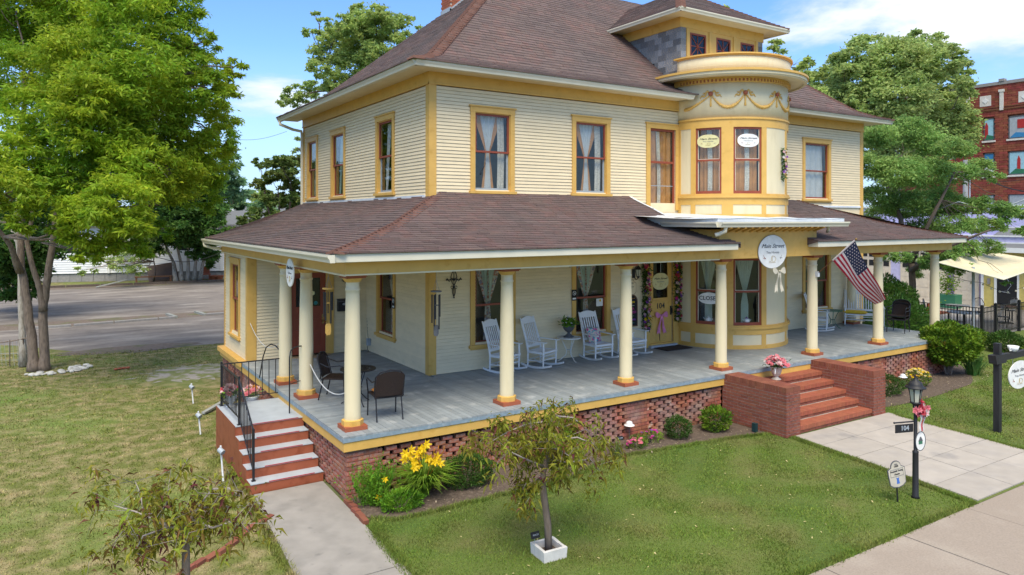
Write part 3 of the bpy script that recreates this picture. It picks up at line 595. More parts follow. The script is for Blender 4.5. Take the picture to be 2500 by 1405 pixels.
g=MB(Tf)   # scribble seen in the lower pane
g.tube([(4.60+.03*math.sin(i*1.3)+.012*i,-.062,5.62+.05*math.cos(i*1.1)+.012*i*2) for i in range(14)],.006,5); g.obj('pane_drawing','ink',w)
window(Ts,5.43,6.64,5.23,7.27,'gs'); window(Ts,8.99,10.25,5.23,7.27,'sn'); window(Ts,11.54,12.66,5.23,7.27,'sn')
window(Tf,4.30,5.55,1.60,3.62,'mp'); window(Tf,7.28,8.55,1.60,3.62,'mp'); window(Tf,16.70,18.2,1.60,3.62,'mp'); window(Ts,5.36,6.57,1.60,3.62,'mp'); window(Tr,8.16,9.3,1.5,3.56,'hs')
# tall window beside the bay
f=MB(Tf); f.box(9.84,9.98,.017,.045,4.85,7.12); f.box(10.95,11.1,.017,.045,4.85,7.12); f.box(9.83,11.1,.017,.05,7.12,7.25); f.box(9.80,11.1,0,.075,7.25,7.28); tw=f.obj('tall_window','trim',house)
b=MB(Tf); b.box(9.98,10.04,-.06,-.01,4.9,7.12); b.box(10.89,10.95,-.06,-.01,4.9,7.12); b.box(10.04,10.89,-.06,-.01,7.06,7.12); b.box(10.04,10.89,-.06,-.005,6.16,6.22); b.obj('sash','sash_red',tw); MB(Tf).box(10.04,10.89,-.04,-.02,5.52,5.54).obj('muntin','sash_gray',tw)
MB(Tf).box(10.0,10.93,-.036,-.033,4.9,7.1).obj('pane','glass',tw); MB(Tf).grid(lambda u,v:(10.04+.85*u,-.12+.02*math.sin(u*28),7.06-2.1*v),40,3).obj('curtain','gold_cloth',tw,True); MB(Tf).grid(lambda u,v:(10.30+.13*u+.05*math.sin(v*2.2),-.09+.006*math.sin(u*9),7.05-2.1*v),6,12).obj('lace_panel','lace',tw,True)
# ---- the round bay
BX,BY,BR=12.88,3.44,1.80
def P3(ph,r,z): return (BX+r*math.sin(R(ph)),BY-r*math.cos(R(ph)),z)
def arc(b,p0,p1,r0,r1,z0,z1,mi=0,st=3.):
    n=max(1,int(abs(p1-p0)/st)); vs=[]
    for i in range(n+1):
        p=p0+(p1-p0)*i/n; vs+=[P3(p,r0,z0),P3(p,r1,z0),P3(p,r1,z1),P3(p,r0,z1)]
    fs=[(0,1,2,3),(n*4+3,n*4+2,n*4+1,n*4)]
    for i in range(n):
        a=i*4;c=a+4; fs+=[(a+k,c+k,c+(k+1)%4,a+(k+1)%4) for k in range(4)]
    return b.add(vs,fs,mi)
def bay_story(zb,zp0,zp1,zs,w0,w1,ztop,style,zhead):
    wins=[(-72.5,-50),(-40,-14.5),(25,50),(58,80)]; pan=[(-88,-77),(-9.5,20)]
    core=MB()
    for a,c in ((-90,-72.5),(-50,-40),(-14.5,25),(50,58),(80,90)): arc(core,a,c,BR-.08,BR-.012,w0,w1)
    arc(core,-90,90,BR-.08,BR-.012,zb,w0); arc(core,-90,90,BR-.08,BR-.012,w1,zhead); core.obj('bay_wall','siding',house)
    t=MB()
    if zp0>zb: arc(t,-90,90,BR-.01,BR+.02,zb,zp0)
    arc(t,-90,90,BR-.01,BR+.02,zp1,zs-.06); arc(t,-90,90,BR-.01,BR+.065,zs-.06,zs); arc(t,-90,90,BR-.01,BR+.035,zs,w0); arc(t,-90,90,BR-.01,BR+.02,w1,ztop-.05); arc(t,-90,90,BR-.01,BR+.05,ztop-.05,ztop)
    for a,c in ((-90,-88),(-77,-72.5),(-50,-40),(-14.5,-9.5),(20,25),(50,58),(80,90)): arc(t,a,c,BR-.01,BR+.02,w0,w1)
    for p in (-90,-75,-45,-12,22.5,54,85): arc(t,p-2.2-(2.5 if p==-45 else 0),p+2.2+(2.5 if p==-45 else 0),BR-.01,BR+.02,zp0,zp1)
    bt=t.obj('bay_trim','trim',house)
    k=MB()
    for a,c in ((-88,-77),(-72.8,-49.7),(-40.3,-14.2),(-9.8,20.3),(24.7,51.8),(56.2,82.8)): arc(k,a,c,BR-.012,BR+.003,zp0,zp1)
    for a,c in pan: arc(k,a,c,BR-.012,BR+.003,w0,w1)
    k.obj('bay_panel','cream',house)
    for a,c in wins:
        da=1.6; s=MB(); zm=(w0+w1)/2+.02
        arc(s,a,a+da,BR-.06,BR-.01,w0,w1); arc(s,c-da,c,BR-.06,BR-.01,w0,w1); arc(s,a+da,c-da,BR-.06,BR-.01,w1-.05,w1); arc(s,a+da,c-da,BR-.06,BR-.01,w0,w0+.08); arc(s,a+da,c-da,BR-.06,BR-.002,zm-.03,zm+.02)
        wn=s.obj('bay_window','sash_red',house); q=MB(); arc(q,a+da,a+da+.5,BR-.05,BR-.03,w0+.08,w1-.05); arc(q,c-da-.5,c-da,BR-.05,BR-.03,w0+.08,w1-.05); arc(q,a+da,c-da,BR-.05,BR-.03,zm+.02,zm+.035); q.obj('storm_frame','white_trim',wn)
        q=MB(); arc(q,a+1,c-1,BR-.043,BR-.04,w0+.02,w1-.02); q.obj('pane','glass',wn)
        m=(a+c)/2; hw=(c-a)/2-2
        if style=='c':
            MB().grid(lambda u,v:P3(a+1+(c-a-2)*u,BR-.16+.02*math.sin(u*28),w1-.04-(w1-w0-.06)*v),36,2).obj('curtain','gold_cloth',wn,True)
            MB().grid(lambda u,v:P3(m-2.4+4.4*u+1.0*math.sin(v*2.4),BR-.125+.006*math.sin(u*9),w1-.05-(w1-w0-.1)*v),6,12).obj('lace_panel','lace',wn,True)
        else:
            def fn(u,v):
                k_=min(1,v/.5); w_=hw*.85*(1-k_)+1.6*k_ if v<.5 else 1.6+(3.6-1.6)*min(1,(v-.5)/.2); return P3(m-1+(u*2-1)*w_,BR-.16+.014*math.sin(u*40),w1-.03-(w1-w0-.08)*v)
            MB().grid(fn,36,24).obj('curtain','mint_cloth',wn,True)
bay_story(4.66,4.74,5.0,5.25,5.30,7.12,7.39,'c',7.39)
bay_story(ZD,1.16,1.44,1.66,1.70,3.52,3.93,'m',3.93)
b=MB(); arc(b,-92,92,BR-.06,BR+.012,7.39,8.40,st=2); b.obj('bay_drum','cream',house,True)
b=MB()
for i in range(30): arc(b,-90+i*6.1,-90+i*6.1+.07,BR+.012,BR+.0128,7.40,8.34,st=4)
b.obj('drum_joint','siding',house,kind='stuff')
b=MB(); arc(b,-95,95,BR-.05,BR+.05,8.34,8.50); b.obj('dentil_band','trim',house)
dm=MB(); dm.box(-.022,.022,-.03,.0,0,.07); dm=dm.mesh('dentil','trim'); dr=MB().box(-.021,.021,-.008,.0,0,.07).mesh('dentil_gap','rust_red')
for i in range(56):
    p=-88+i*3.2; x,y,z=P3(p,BR+.05,8.37); place(dm,'dentil',house,(x,y,z),(0,0,R(p)))
    if i<55: x,y,z=P3(p+1.6,BR+.05,8.37); place(dr,'dentil_gap',house,(x,y,z),(0,0,R(p+1.6)))
b=MB(); b.add([P3(p,r,8.50) for p in range(-100,101,5) for r in (BR-.1,2.30)],[(2*i,2*i+1,2*i+3,2*i+2) for i in range(40)]); arc(b,-100,100,2.22,2.30,8.47,8.56); arc(b,-100,100,2.3,2.33,8.50,8.60); b.obj('cornice','cream',house,False)
b=MB(); arc(b,-102,102,1.6,2.37,8.60,8.635); arc(b,-102,102,2.33,2.37,8.575,8.60); b.obj('cornice_cap','trim',house)
b=MB(); arc(b,-90,90,1.83,1.88,8.635,9.10); b.obj('balcony_wall','cream',house,True)
b=MB(); arc(b,-90,90,1.86,1.895,8.635,8.66); arc(b,-93,93,1.80,1.94,9.10,9.14); arc(b,-90,90,1.88,1.9,9.06,9.10); b.obj('balcony_rail','trim',house)
b=MB()
for i in range(36): arc(b,-90+i*5,-90+i*5+.12,1.88,1.8825,8.66,9.06,st=4)
arc(b,-90,90,1.88,1.8835,8.80,8.808); b.obj('drum_joint','cream',house,kind='stuff')
b=MB(); arc(b,-90,90,.0,1.83,8.64,8.66); b.obj('balcony_floor','metal_white',house)
# garland ornaments
cs=[-59,-30,3,36]; g=MB(); ros=MB(); rib=MB()
for c in cs:
    q=P3(c,BR+.035,8.05); ros.ball(q,.066,10); 
    for k in range(6): a=k*PI/3; ros.ball(P3(c+1.1*math.cos(a),BR+.03,8.05+.036*math.sin(a)),.024,6)
    for s in (-1,1):
        rib.tube([P3(c+s*(1.5+t*7.5),BR+.02,8.08+.055*math.sin(t*9)*(1-.3*t)-.16*t*t*(t>.4)) for t in [i/12 for i in range(13)]],[.024]*10+[.019,.014,.009],6)
        rib.ball(P3(c+s*6,BR+.02,8.07),.03,6,sc=(1,1,.7))
    rib.tube([P3(c,BR+.02,7.99-.3*t) for t in (0,.3,.6,.9,1)],[.016,.026,.02,.034,.010],6)
sw=[(-84,-59)]+list(zip(cs,cs[1:]))+[(36,62)]
for a,c in sw:
    pts=[];rr=[]
    N_=34
    for i in range(N_+1):
        t=i/N_; h=4*t*(1-t) if a!=-84 else 1-(t)**1.6 
        pts.append(P3(a+1+(c-a-2)*t,BR+.028+.006*math.sin(i*2.1),8.0-.34*h+.008*math.sin(i*2.7))); rr.append((.015+.032*h**1.5)*(1+.28*math.sin(i*2.4)))
    g.tube(pts,rr,7)
orn=g.obj('garland_ornament','trim',house,True); rib.obj('ribbon_ornament','trim',orn,True); ros.obj('rosette','rust_red',orn,True)
# wreath hung on the bay
# ---- columns
cb=MB()
def column(x,y):
    s=MB()
    prof=[(.135,1.20),(.142,1.24),(.136,1.30),(.137,2.1),(.128,2.8),(.116,3.32),(.116,3.38),(.126,3.39),(.126,3.42),(.113,3.43),(.113,3.52),(.135,3.56)]
    s.lathe(prof,(x,y,0),24); c=s.obj('porch_column','cream',house,True)
    p=MB(); p.box(x-.195,x+.195,y-.195,y+.195,ZD,ZD+.07); p.box(x-.19,x+.19,y-.19,y+.19,3.625,3.68); p.box(x-.17,x+.17,y-.17,y+.17,3.60,3.625); p.obj('plinth','rust_red',c)
    p=MB(); p.lathe([(.185,ZD+.07),(.185,ZD+.155),(.15,ZD+.165),(.13,ZD+.165)],(x,y,0),8,a0=22.5,a1=382.5); p.lathe([(.12,3.53),(.15,3.56),(.175,3.60),(.1,3.60)],(x,y,0),24); p.obj('base_molding','trim',c)
for x,y in ((.31,.43),(3.40,.43),(6.42,.43),(9.39,.43),(12.87,.43),(15.89,.43),(18.93,.43),(.29,2.99),(.28,4.45),(19.05,3.25)): column(x,y)
# ---- deck
bw=.1; n=int(19.30/bw)
for i in range(n):
    x=.0+i*bw; x1=x+bw-.005; yf=-.0-U(0,.008); za=ZD-U(0,.0025)
    e0=min(x,YW) if x<XW else YW; e1=min(x1,YW) if x<XW else YW
    b=MB(); b.hexa([(x,yf,ZD-.03),(x1,yf,ZD-.03),(x1,e1,ZD-.03),(x,e0,ZD-.03),(x,yf,za),(x1,yf,za),(x1,e1,za),(x,e0,za)]); b.obj('deck_board','deck',house)
for i in range(int(YBX/bw)):
    y=.0+i*bw; y1=y+bw-.005; xf=-U(0,.008); za=ZD-U(0,.0025)
    if y<XW: e0,e1=y,y1
    else: e0=e1=XW-.017
    b=MB(); b.hexa([(xf,y,ZD-.03),(e0,y,ZD-.03),(e1,y1,ZD-.03),(xf,y1,ZD-.03),(xf,y,za),(e0,y,za),(e1,y1,za),(xf,y1,za)]); b.obj('deck_board','deck',house)
b=MB(); b.box(0.02,19.28,.02,YW,ZD-.2,ZD-.031); b.box(.02,XW,YW,YBX,ZD-.2,ZD-.031); b.box(-.006,19.3,-.006,.02,.955,ZD-.031); b.box(-.006,.02,.02,YBX,.955,ZD-.031); b.box(19.28,19.3,.02,YW,.955,ZD-.031); b.obj('deck_edge','deck_edge',house)
b=MB(); b.box(.01,19.29,.01,.045,.80,.955); b.box(.01,.045,.045,10.1,.80,.955); b.box(19.255,19.29,.045,YW,.8,.955); b.box(XBX-.20,XBX,YBX,10.15,.93,1.05); b.obj('porch_skirt','trim',house)
# ---- brick foundation: solid piers and pigeonhole panels
BRK=[]
L_,H_,Dp=.192,.066,.10
def wall_bricks(T,a0,a1,z0,z1,piers):
    rows=int((z1-z0)/.0755)
    for r in range(rows):
        z=z0+r*.0755
        for p0,p1,solid in piers:
            pitch=L_+.008 if solid else L_+.074
            a=p0-(r%2)*pitch*.5
            while a<p1:
                s=max(a,p0); e=min(a+L_,p1); a+=pitch
                if e-s<.035: continue
                BRK.append((T,(s+e)/2,z+H_/2,e-s,U(-.005,.003) if not solid else U(-.004,.003)))
Tg=Matrix(((1,0,0,0),(0,-1,0,.075),(0,0,1,0),(0,0,0,1))); Th=Matrix(((0,-1,0,.075),(1,0,0,0),(0,0,1,0),(0,0,0,1)))
def piers(a0,a1,cs,w=.56,first=True):
    out=[];x=a0
    for c in cs:
        p,q=max(a0,c-w/2),min(a1,c+w/2)
        if p>x: out.append((x+.004,p-.004,False))
        out.append((p,q,True)); x=q
    if x<a1: out.append((x+.004,a1,False))
    return out
wall_bricks(Tg,.08,9.01,0.0,.80,piers(.08,9.0,(.36,3.4,6.42,8.85)))
wall_bricks(Tg,12.72,19.25,0.0,.80,piers(12.72,19.25,(12.9,14.6,15.3,19.0),w=.5))
wall_bricks(Th,.18,10.05,0.0,.80,piers(.18,10.05,(.4,7.0,7.5,9.8)))
BRK.sort(key=lambda t:(t[0]@Vector((t[1],0,t[2]))-CAM).length)
found=MB(); found.box(.25,19.1,.45,.47,0,.80); found.box(.45,.47,.45,10,0,.80); found=found.obj('foundation','dark',house)  # black sheets behind the brick holes, painting in the shade under the deck
bmesh_=MB().box(-.5,.5,-.5,.5,-.5,.5).mesh('brick','brick_old'); rest=[]
for i,(T,a,z,l,j) in enumerate(BRK):
    ctr=T@Vector((a,-.05+j,z)); along_y=abs(T[0][0])<.5; hh=H_*U(.9,1.02)
    if i<300: place(bmesh_,'brick',found,ctr,(U(-.01,.01),U(-.01,.01),(PI/2 if along_y else 0)+U(-.01,.01)),(l,.1,hh))
    else:
        hx_,hy_=(.05,l/2) if along_y else (l/2,.05); x,y,zz_=ctr
        rest.append([(x-hx_,y-hy_,zz_-hh/2),(x+hx_,y-hy_,zz_-hh/2),(x+hx_,y+hy_,zz_-hh/2),(x-hx_,y+hy_,zz_-hh/2),(x-hx_,y-hy_,zz_+hh/2),(x+hx_,y-hy_,zz_+hh/2),(x+hx_,y+hy_,zz_+hh/2),(x-hx_,y+hy_,zz_+hh/2)])
mesh_obj(boxes_mesh('bricks',rest,'brick_old'),'bricks',found,kind='stuff')
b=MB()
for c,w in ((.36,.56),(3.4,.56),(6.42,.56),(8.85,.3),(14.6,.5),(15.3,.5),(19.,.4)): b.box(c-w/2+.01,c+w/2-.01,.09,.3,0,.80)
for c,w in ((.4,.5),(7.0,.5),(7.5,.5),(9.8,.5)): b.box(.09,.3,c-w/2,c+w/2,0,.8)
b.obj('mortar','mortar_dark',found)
# ---- front door
b=MB(Tf); b.box(9.80,9.95,.0,.05,ZD,3.7); b.box(10.86,11.10,.0,.05,ZD,3.7); b.box(9.75,11.12,.0,.055,3.55,3.8); b.box(9.95,10.86,-.06,.06,ZD,ZD+.10); fd=b.obj('door_frame','trim',house)
b=MB(Tf)
for z0,z1,s0,s1 in ((1.15,2.38,9.97,10.84),(3.42,3.54,9.97,10.84),(2.38,3.42,9.97,10.13),(2.38,3.42,10.68,10.84)): b.box(s0,s1,-.05,-.01,z0,z1)
b.box(10.10,10.71,-.01,.008,2.36,2.40); b.box(10.08,10.73,-.01,.01,2.30,2.33); b.box(10.08,10.73,-.01,.01,2.03,2.045)
door=b.obj('front_door','trim',house); MB(Tf).box(10.13,10.68,-.035,-.03,2.38,3.42).obj('pane','glass_dark',door); MB(Tf).box(9.9,10.9,-.4,-.39,1.2,3.5).obj('dark_hall_panel','dark',door)  # black panel set back from the glass stands in for the dim interior
text('104',.22,(10.40,YW-.0,2.17),(1,0,0),(0,0,1),'ink',door,'house_number',bold=.002); m=MB(Tf); m.tube([(10.80,-.01,1.95),(10.80,.05,1.95),(10.80,.05,2.08),(10.8,-.01,2.08)],.014,6); m.box(10.77,10.83,-.01,.0,1.9,2.15); m.obj('door_handle','black_iron',door)
m=MB(Tf)   # painted laurel ring
for i in range(46):
    a=-PI*1.25+i*PI*1.5/45; cx,cz=10.38+.30*math.cos(a),1.62+.42*math.sin(a); m.tube([(cx,-.008,cz),(cx+.03*math.cos(a+(1 if i%2 else -1)),-.006,cz+.03*math.sin(a+(1 if i%2 else -1)))],.004,4)
m.tube([(10.15,-.008,1.17),(10.25,-.008,1.19),(10.32,-.008,1.18)],.004,4); m.tube([(10.45,-.008,1.18),(10.6,-.008,1.19)],.004,4); m.obj('painted_laurel','ink_gold',door)
m=MB(Tf); m.hexa([(10.36,-.01,1.48),(10.40,-.01,1.48),(10.385,-.01,1.2),(10.375,-.01,1.2),(10.36,-.004,1.48),(10.40,-.004,1.48),(10.385,-.004,1.2),(10.375,-.004,1.2)]); m.obj('door_slot','dark',door)
b=MB(Tf); b.box(9.9,10.9,.05,.16,ZD,ZD+.06); b.obj('door_sill','gray_paint',house)
# ---- side door
b=MB(Tb); b.box(1.08,1.2,.0,.05,ZD,3.35); b.box(2.12,2.32,.0,.05,ZD,3.35); b.box(1.05,2.35,.0,.055,3.2,3.5); b.obj('door_frame','trim',house)
b=MB(Tb)
b.box(1.2,1.34,-.05,-.01,ZD+.04,3.2); b.box(1.98,2.12,-.05,-.01,ZD+.04,3.2); b.box(1.34,1.98,-.05,-.01,3.06,3.2); b.box(1.34,1.98,-.05,-.01,2.15,2.32)
for z0,z1 in ((1.09,1.28),(1.64,1.72),(1.95,2.0)): b.box(1.34,1.98,-.05,-.01,z0,z1)
b.box(1.34,1.98,-.05,-.028,1.2,2.15)
for z0,z1 in ((1.33,1.6),(1.75,1.92),(2.03,2.12)): b.box(1.42,1.9,-.03,-.018,z0,z1)
sdoor=b.obj('side_door','door_red',house); MB(Tb).box(1.34,1.98,-.035,-.03,2.3,3.08).obj('pane','glass_dark',sdoor)
MB(Tb).grid(lambda u,v:(1.38+.14*u*(1-v*.3),-.10+.01*math.sin(u*12),3.05-.75*v),8,2).obj('curtain','white_cloth',sdoor,True)
m=MB(Tb); m.box(2.02,2.08,-.01,.0,1.85,2.1); m.ball((2.05,.04,1.92),.035,8); m.obj('door_handle','brass',sdoor)
m=MB(Tb); m.prism([(1.76+.07*math.cos(k*PI/6)*(1+.15*(k%2)),2.66+.06*math.sin(k*PI/6)*(1+.15*(k%2))) for k in range(12)],lambda a,c,d:(a,d,c),-.028,-.02); m.obj('door_plaque','sign_cream',sdoor)
m=MB(Tb); m.lathe([(0,0),(.05,0)],(0,0,0),12); m=MB(Tb); m.prism([(1.86+.05*math.cos(k*PI/8),2.40+.05*math.sin(k*PI/8)) for k in range(16)],lambda a,c,d:(a,d,c),-.028,-.024); m.obj('round_sticker','teal',sdoor); MB(Tb).box(1.66,1.78,-.028,-.024,2.33,2.37).obj('sticker','sign_white',sdoor)
# ---- chimney
cx,cy=6.95,9.25; b=MB(); b.box(cx-.29,cx+.29,cy-.29,cy+.29,10.6,13.2); ch=b.obj('chimney','mortar',house); bb=[]
for r in range(32):
    z=10.75+r*.075
    for s in range(3):
        o=(r%2)*.1; 
        for (x,y,ax) in ((cx-.2+s*.2-o*.5+.05,cy-.31,0),(cx-.31,cy-.2+s*.2-o*.5+.05,1)):
            l=.095; 
            if ax==0: bb.append([(x-l,y,z),(x+l,y,z),(x+l,y+.04,z),(x-l,y+.04,z),(x-l,y,z+.065),(x+l,y,z+.065),(x+l,y+.04,z+.065),(x-l,y+.04,z+.065)])
            else: bb.append([(x,y-l,z),(x+.04,y-l,z),(x+.04,y+l,z),(x,y+l,z),(x,y-l,z+.065),(x+.04,y-l,z+.065),(x+.04,y+l,z+.065),(x,y+l,z+.065)])
mesh_obj(boxes_mesh('bricks',bb,'brick_tread'),'bricks',ch,kind='stuff')
b=MB(); b.box(cx-.33,cx-.30,cy-.34,cy+.34,10.9,11.28); b.hexa([(cx-.33,cy-.34,10.9),(cx+.34,cy-.34,11.35),(cx+.34,cy-.31,11.35),(cx-.33,cy-.31,10.9),(cx-.33,cy-.34,11.22),(cx+.34,cy-.34,11.8),(cx+.34,cy-.31,11.8),(cx-.33,cy-.31,11.22)]); b.obj('chimney_flashing','steel',ch)
# ================= GROUND =================
def sheet(name,pts,z,m,kind='structure',**k):
    b=MB(); n=len(pts); b.add([(x,y,z) for x,y in pts],[tuple(range(n))]); return b.obj(name,m,kind=kind,**k)
b=MB(); b.grid(lambda u,v:(-500+1100*u,-300+1000*v,-.03),20,20); b.obj('ground','earth',kind='structure')
sheet('side_lawn',[(-60,-30),(-.05,-30),(-.05,1.1),(3.2,1.1),(3.2,17.2),(1.6,17.0),(.3,17.1),(-1.5,16.6),(-3,17.6),(-5,20.5),(-9,24),(-60,24)],-.012,'lawn_side')
sheet('front_lawn',[(-.06,-5.55),(60,-5.55),(60,14),(20,14),(20,0.3),(-.06,0.3)],-.006,'lawn_front')
def wob(x0,x1,f,n=40): return [(x0+(x1-x0)*i/n,f(x0+(x1-x0)*i/n)) for i in range(n+1)]
def bed_edge(x): 
    k=[(.0,-.75),(.5,-1.12),(2.1,-1.1),(3.2,-1.15),(3.9,-1.08),(4.6,-.8),(5.3,-.66),(6.0,-.75),(7.2,-.92),(8.0,-1.0),(9.02,-1.25)]
    for (a,c),(d,e) in zip(k,k[1:]):
        if x<=d: return c+(e-c)*(x-a)/(d-a)+.03*math.sin(x*9)
    return k[-1][1]
sheet('flower_bed',[(0.02,.3),(.1,-.7)]+wob(.12,9.0,bed_edge)+[(9.0,.3)],.004,'mulch',kind='structure')
def bed2(x): return -1.3-.12*math.sin((x-12.7)*.8)+(0 if x<17.5 else (x-17.5)**1.6*.32)
sheet('flower_bed',[(12.7,.3)]+wob(12.7,20.4,bed2)+[(20.8,1.5),(20.3,3.2),(19.2,3)],.004,'mulch',kind='structure')
# asphalt lots
sheet('parking_lot',[(-60,26.3),(-60,60),(60,60),(60,41.0),(12,26.5),(3.2,27.2),(-1,27.0)],-.018,'asphalt')
sheet('driveway',[(-60,22.6),(-60,25.6),(-1.8,25.0),(3.4,25.6),(12,25.2),(12,17.0),(3.0,17.35),(1.5,17.1),(.2,17.15),(-1.5,16.7),(-3,17.7),(-5,20.4),(-8,22.4)],-.016,'asphalt')
sheet('gravel_strip',[(-60,25.6),(-1.8,25.0),(3.4,25.6),(12,25.2),(12,26.4),(3.2,27.3),(-1.2,27.1),(-60,26.4)],-.014,'dirt')
sheet('verge',[(-60,43.5),(-4.9,46.0),(2,45.4),(8,44.9),(20,44),(20,50),(-60,52)],-.008,'lawn_side')
sheet('leaf_litter',[(-30,42.4),(-4.9,44.2),(2,43.9),(3.5,44.2),(8,44.2),(8,44.9),(2,45.4),(-4.9,46),(-30,44.4)],-.010,'dirt')
sheet('gravel_patch',[(-.3+1.5*math.cos(a*PI/20)*(1+.22*math.sin(a*2.3)+.1*math.sin(a*5.1)),12.1+1.2*math.sin(a*PI/20)*(1+.25*math.sin(a*3.1))) for a in range(40)],-.006,'gravel')
sheet('dirt_patch',[(-1.6+2.2*math.cos(a*PI/12)*(1+.15*math.sin(a*2)),17.6+.7*math.sin(a*PI/12)) for a in range(24)],-.010,'dirt')
# kerbs in the lot: weathered timbers and concrete strips
k=thing('kerb_strip','low broken concrete kerb between the two strips of old asphalt','kerb',(0,25,0))
for x0,x1,y0,y1 in ((-5,-3.2,24.9,24.95),(-3.1,-1.6,24.95,25.1),(-1.55,.2,25.1,25.3),(.25,.9,25.3,25.4),(2.3,3.3,25.65,25.75),(3.35,4.6,25.75,25.85)):
    b=MB(); b.hexa([(x0,y0-.12,-.02),(x1,y1-.12,-.02),(x1,y1+.12,-.02),(x0,y0+.12,-.02),(x0,y0-.12,.07),(x1,y1-.12,.07),(x1,y1+.12,.07),(x0,y0+.12,.07)]); b.obj('kerb_stone','cmu',k)
b=MB(); b.hexa([(.9,25.4,-.02),(1.05,25.4,-.02),(.85,26.8,-.02),(.7,26.8,-.02),(.9,25.4,.08),(1.05,25.4,.08),(.85,26.8,.08),(.7,26.8,.08)]); b.hexa([(2.2,25.6,-.02),(2.35,25.6,-.02),(2.15,27,-.02),(2.0,27,-.02),(2.2,25.6,.08),(2.35,25.6,.08),(2.15,27,.08),(2.,27,.08)]); b.obj('timber','wood_gray',k)
e=thing('lot_edging','long dark timber edging along the leaf litter before the white house','edging',(2,44.2,0))
for i in range(9):
    x0=-9+i*2.0; y0=46-.13*i; b=MB(); b.hexa([(x0,y0-.08,-.02),(x0+1.96,y0-.2,-.02),(x0+1.96,y0-.05,-.02),(x0,y0+.07,-.02),(x0,y0-.08,.14),(x0+1.96,y0-.2,.14),(x0+1.96,y0-.05,.14),(x0,y0+.07,.14)]); b.obj('timber','bark_dark',e)
# walks of concrete slabs
wk=thing('front_walk','pale concrete walkway of large slabs leading to the brick steps','walkway',(11,-3.5,0)); wk['kind']='structure'; del wk['category'],wk['label']
def slab(p,q,r_,s_,z,m,par,th=.06,name='slab'):
    b=MB(); c=[(p[0],p[1]),(q[0],q[1]),(r_[0],r_[1]),(s_[0],s_[1])]; cx=sum(a for a,_ in c)/4; cy=sum(a for _,a in c)/4; g=.006
    c=[(x+(g if x<cx else -g),y+(g if y<cy else -g)) for x,y in c]; b.hexa([(x,y,z-th) for x,y in c]+[(x,y,z) for x,y in c]); return b.obj(name,m,par)
def wl(y): return 9.30-(-1.66-y)*.14 
def wr(y): return 12.80-(-1.66-y)*.14
ys=[-1.66,-2.35,-3.15,-3.95,-4.75,-5.50]
for y0,y1 in zip(ys,ys[1:]):
    fs=[0,.36,.66,1]
    for a,c in zip(fs,fs[1:]):
        L0,R0,L1,R1=wl(y0),wr(y0),wl(y1),wr(y1); slab((L1+(R1-L1)*a,y1),(L1+(R1-L1)*c,y1),(L0+(R0-L0)*c,y0),(L0+(R0-L0)*a,y0),.012+U(-.003,.002),'concrete_walk',wk)
sw=thing('sidewalk','','',(8,-6.5,0)); sw['kind']='structure'
x=-1.0
while x<40: slab((x,-7.6),(x+1.85,-7.6),(x+1.85,-5.56),(x,-5.56),.006+U(-.004,.002),'sidewalk',sw); x+=1.86
pw=thing('side_path','','',(-.7,-2,0)); pw['kind']='structure'
for y0,y1,x0,x1 in ((-2.5,1.10,-1.26,.02),(-9,-2.51,-1.40,-.06)):
    slab((x0-(.14 if y0>-3 else .2),y0),(x1-(.08 if y0>-3 else .4),y0),(x1,y1),(x0+.10,y1),.010,'concrete_path',pw)
# brick edging rows
e=thing('brick_edging','row of old red bricks edging the bed beside the side path','edging',(.05,-.5,0)); bk=MB().box(-.5,.5,-.5,.5,-.5,.5).mesh('brick','brick_stair')
for i in range(5): place(bk,'brick',e,(.045+U(-.01,.01)-.01*i,-.12-i*.2,.03),(U(-.1,.1),0,U(-.06,.06)),(.09,.19,.07))
e=thing('brick_edging','long low row of sunken red bricks crossing the side lawn','edging',(-2.5,-1.7,0))
for i in range(17): t=i/16; place(bk,'brick',e,(-1.2-2.6*t,.0-2.35*t+.06*math.sin(i),.0),(U(-.15,.15),U(-.1,.1),R(42)+U(-.08,.08)),(.205,.09,.07))
# ================= BRICK STEPS =================
st=thing('brick_steps','red brick front steps between two low brick walls with rowlock caps','steps',(10.85,-.8,0))
SB=[]; core=MB()
def bb_(cx,cy,cz,lx,ly,lz,m=0): SB.append((cx,cy,cz,lx,ly,lz,m))
for wx0,wx1 in ((9.02,9.48),(12.20,12.68)):
    core.box(wx0+.008,wx1-.008,-1.648,.06,0,1.04); n=14; h=.95/n
    for r in range(n):
        z=(r+.5)*h; o=(r%2)*.1
        for xf,s in ((wx0+.04,-1),(wx1-.04,1)):
            y=-1.66+ (0 if r%2 else .088)
            while y<.05:
                y2=min(y+.2,.07); e_=.006 if y<-1.65 else 0; bb_(xf,(y-e_+y2)/2,z,.085,y2-y-.012+e_,h-.014); y+=.2
        xs=[wx0+.088,wx0+.24,wx1-.088] if r%2 else [wx0,wx0+.15,wx0+.31,wx1]
        for a,c in zip(xs,xs[1:]): a-=.008*(a==wx0); c+=.008*(c==wx1); bb_((a+c)/2,-1.66+.04,z,c-a-.012,.085,h-.014)
    y=-1.66
    while y<-.03:
        ww=(wx1-wx0+.01)/2; bb_(wx0-.005+ww/2,y+.034,1.0,ww-.006,.060,.105); bb_(wx1+.005-ww/2,y+.034,1.0,ww-.006,.060,.105); y+=.069
for i in range(5):
    z=.165*(i+1); yf=-1.62+.325*i; core.box(9.48,12.20,yf+.03,0,0,z-.01)
    x=9.485; k_=0
    while x<12.19:
        bb_(x+.033,yf+.10,z-.045,.060,.20,.09,1)
        bb_(x+.033,yf+.262,z-.045,.060,.115,.088,1)
        x+=.0675
    x=9.485
    while x<12.15: x2=min(x+.2,12.195); bb_((x+x2)/2,yf+.06,z-.127,x2-x-.009,.08,.06); x+=.2
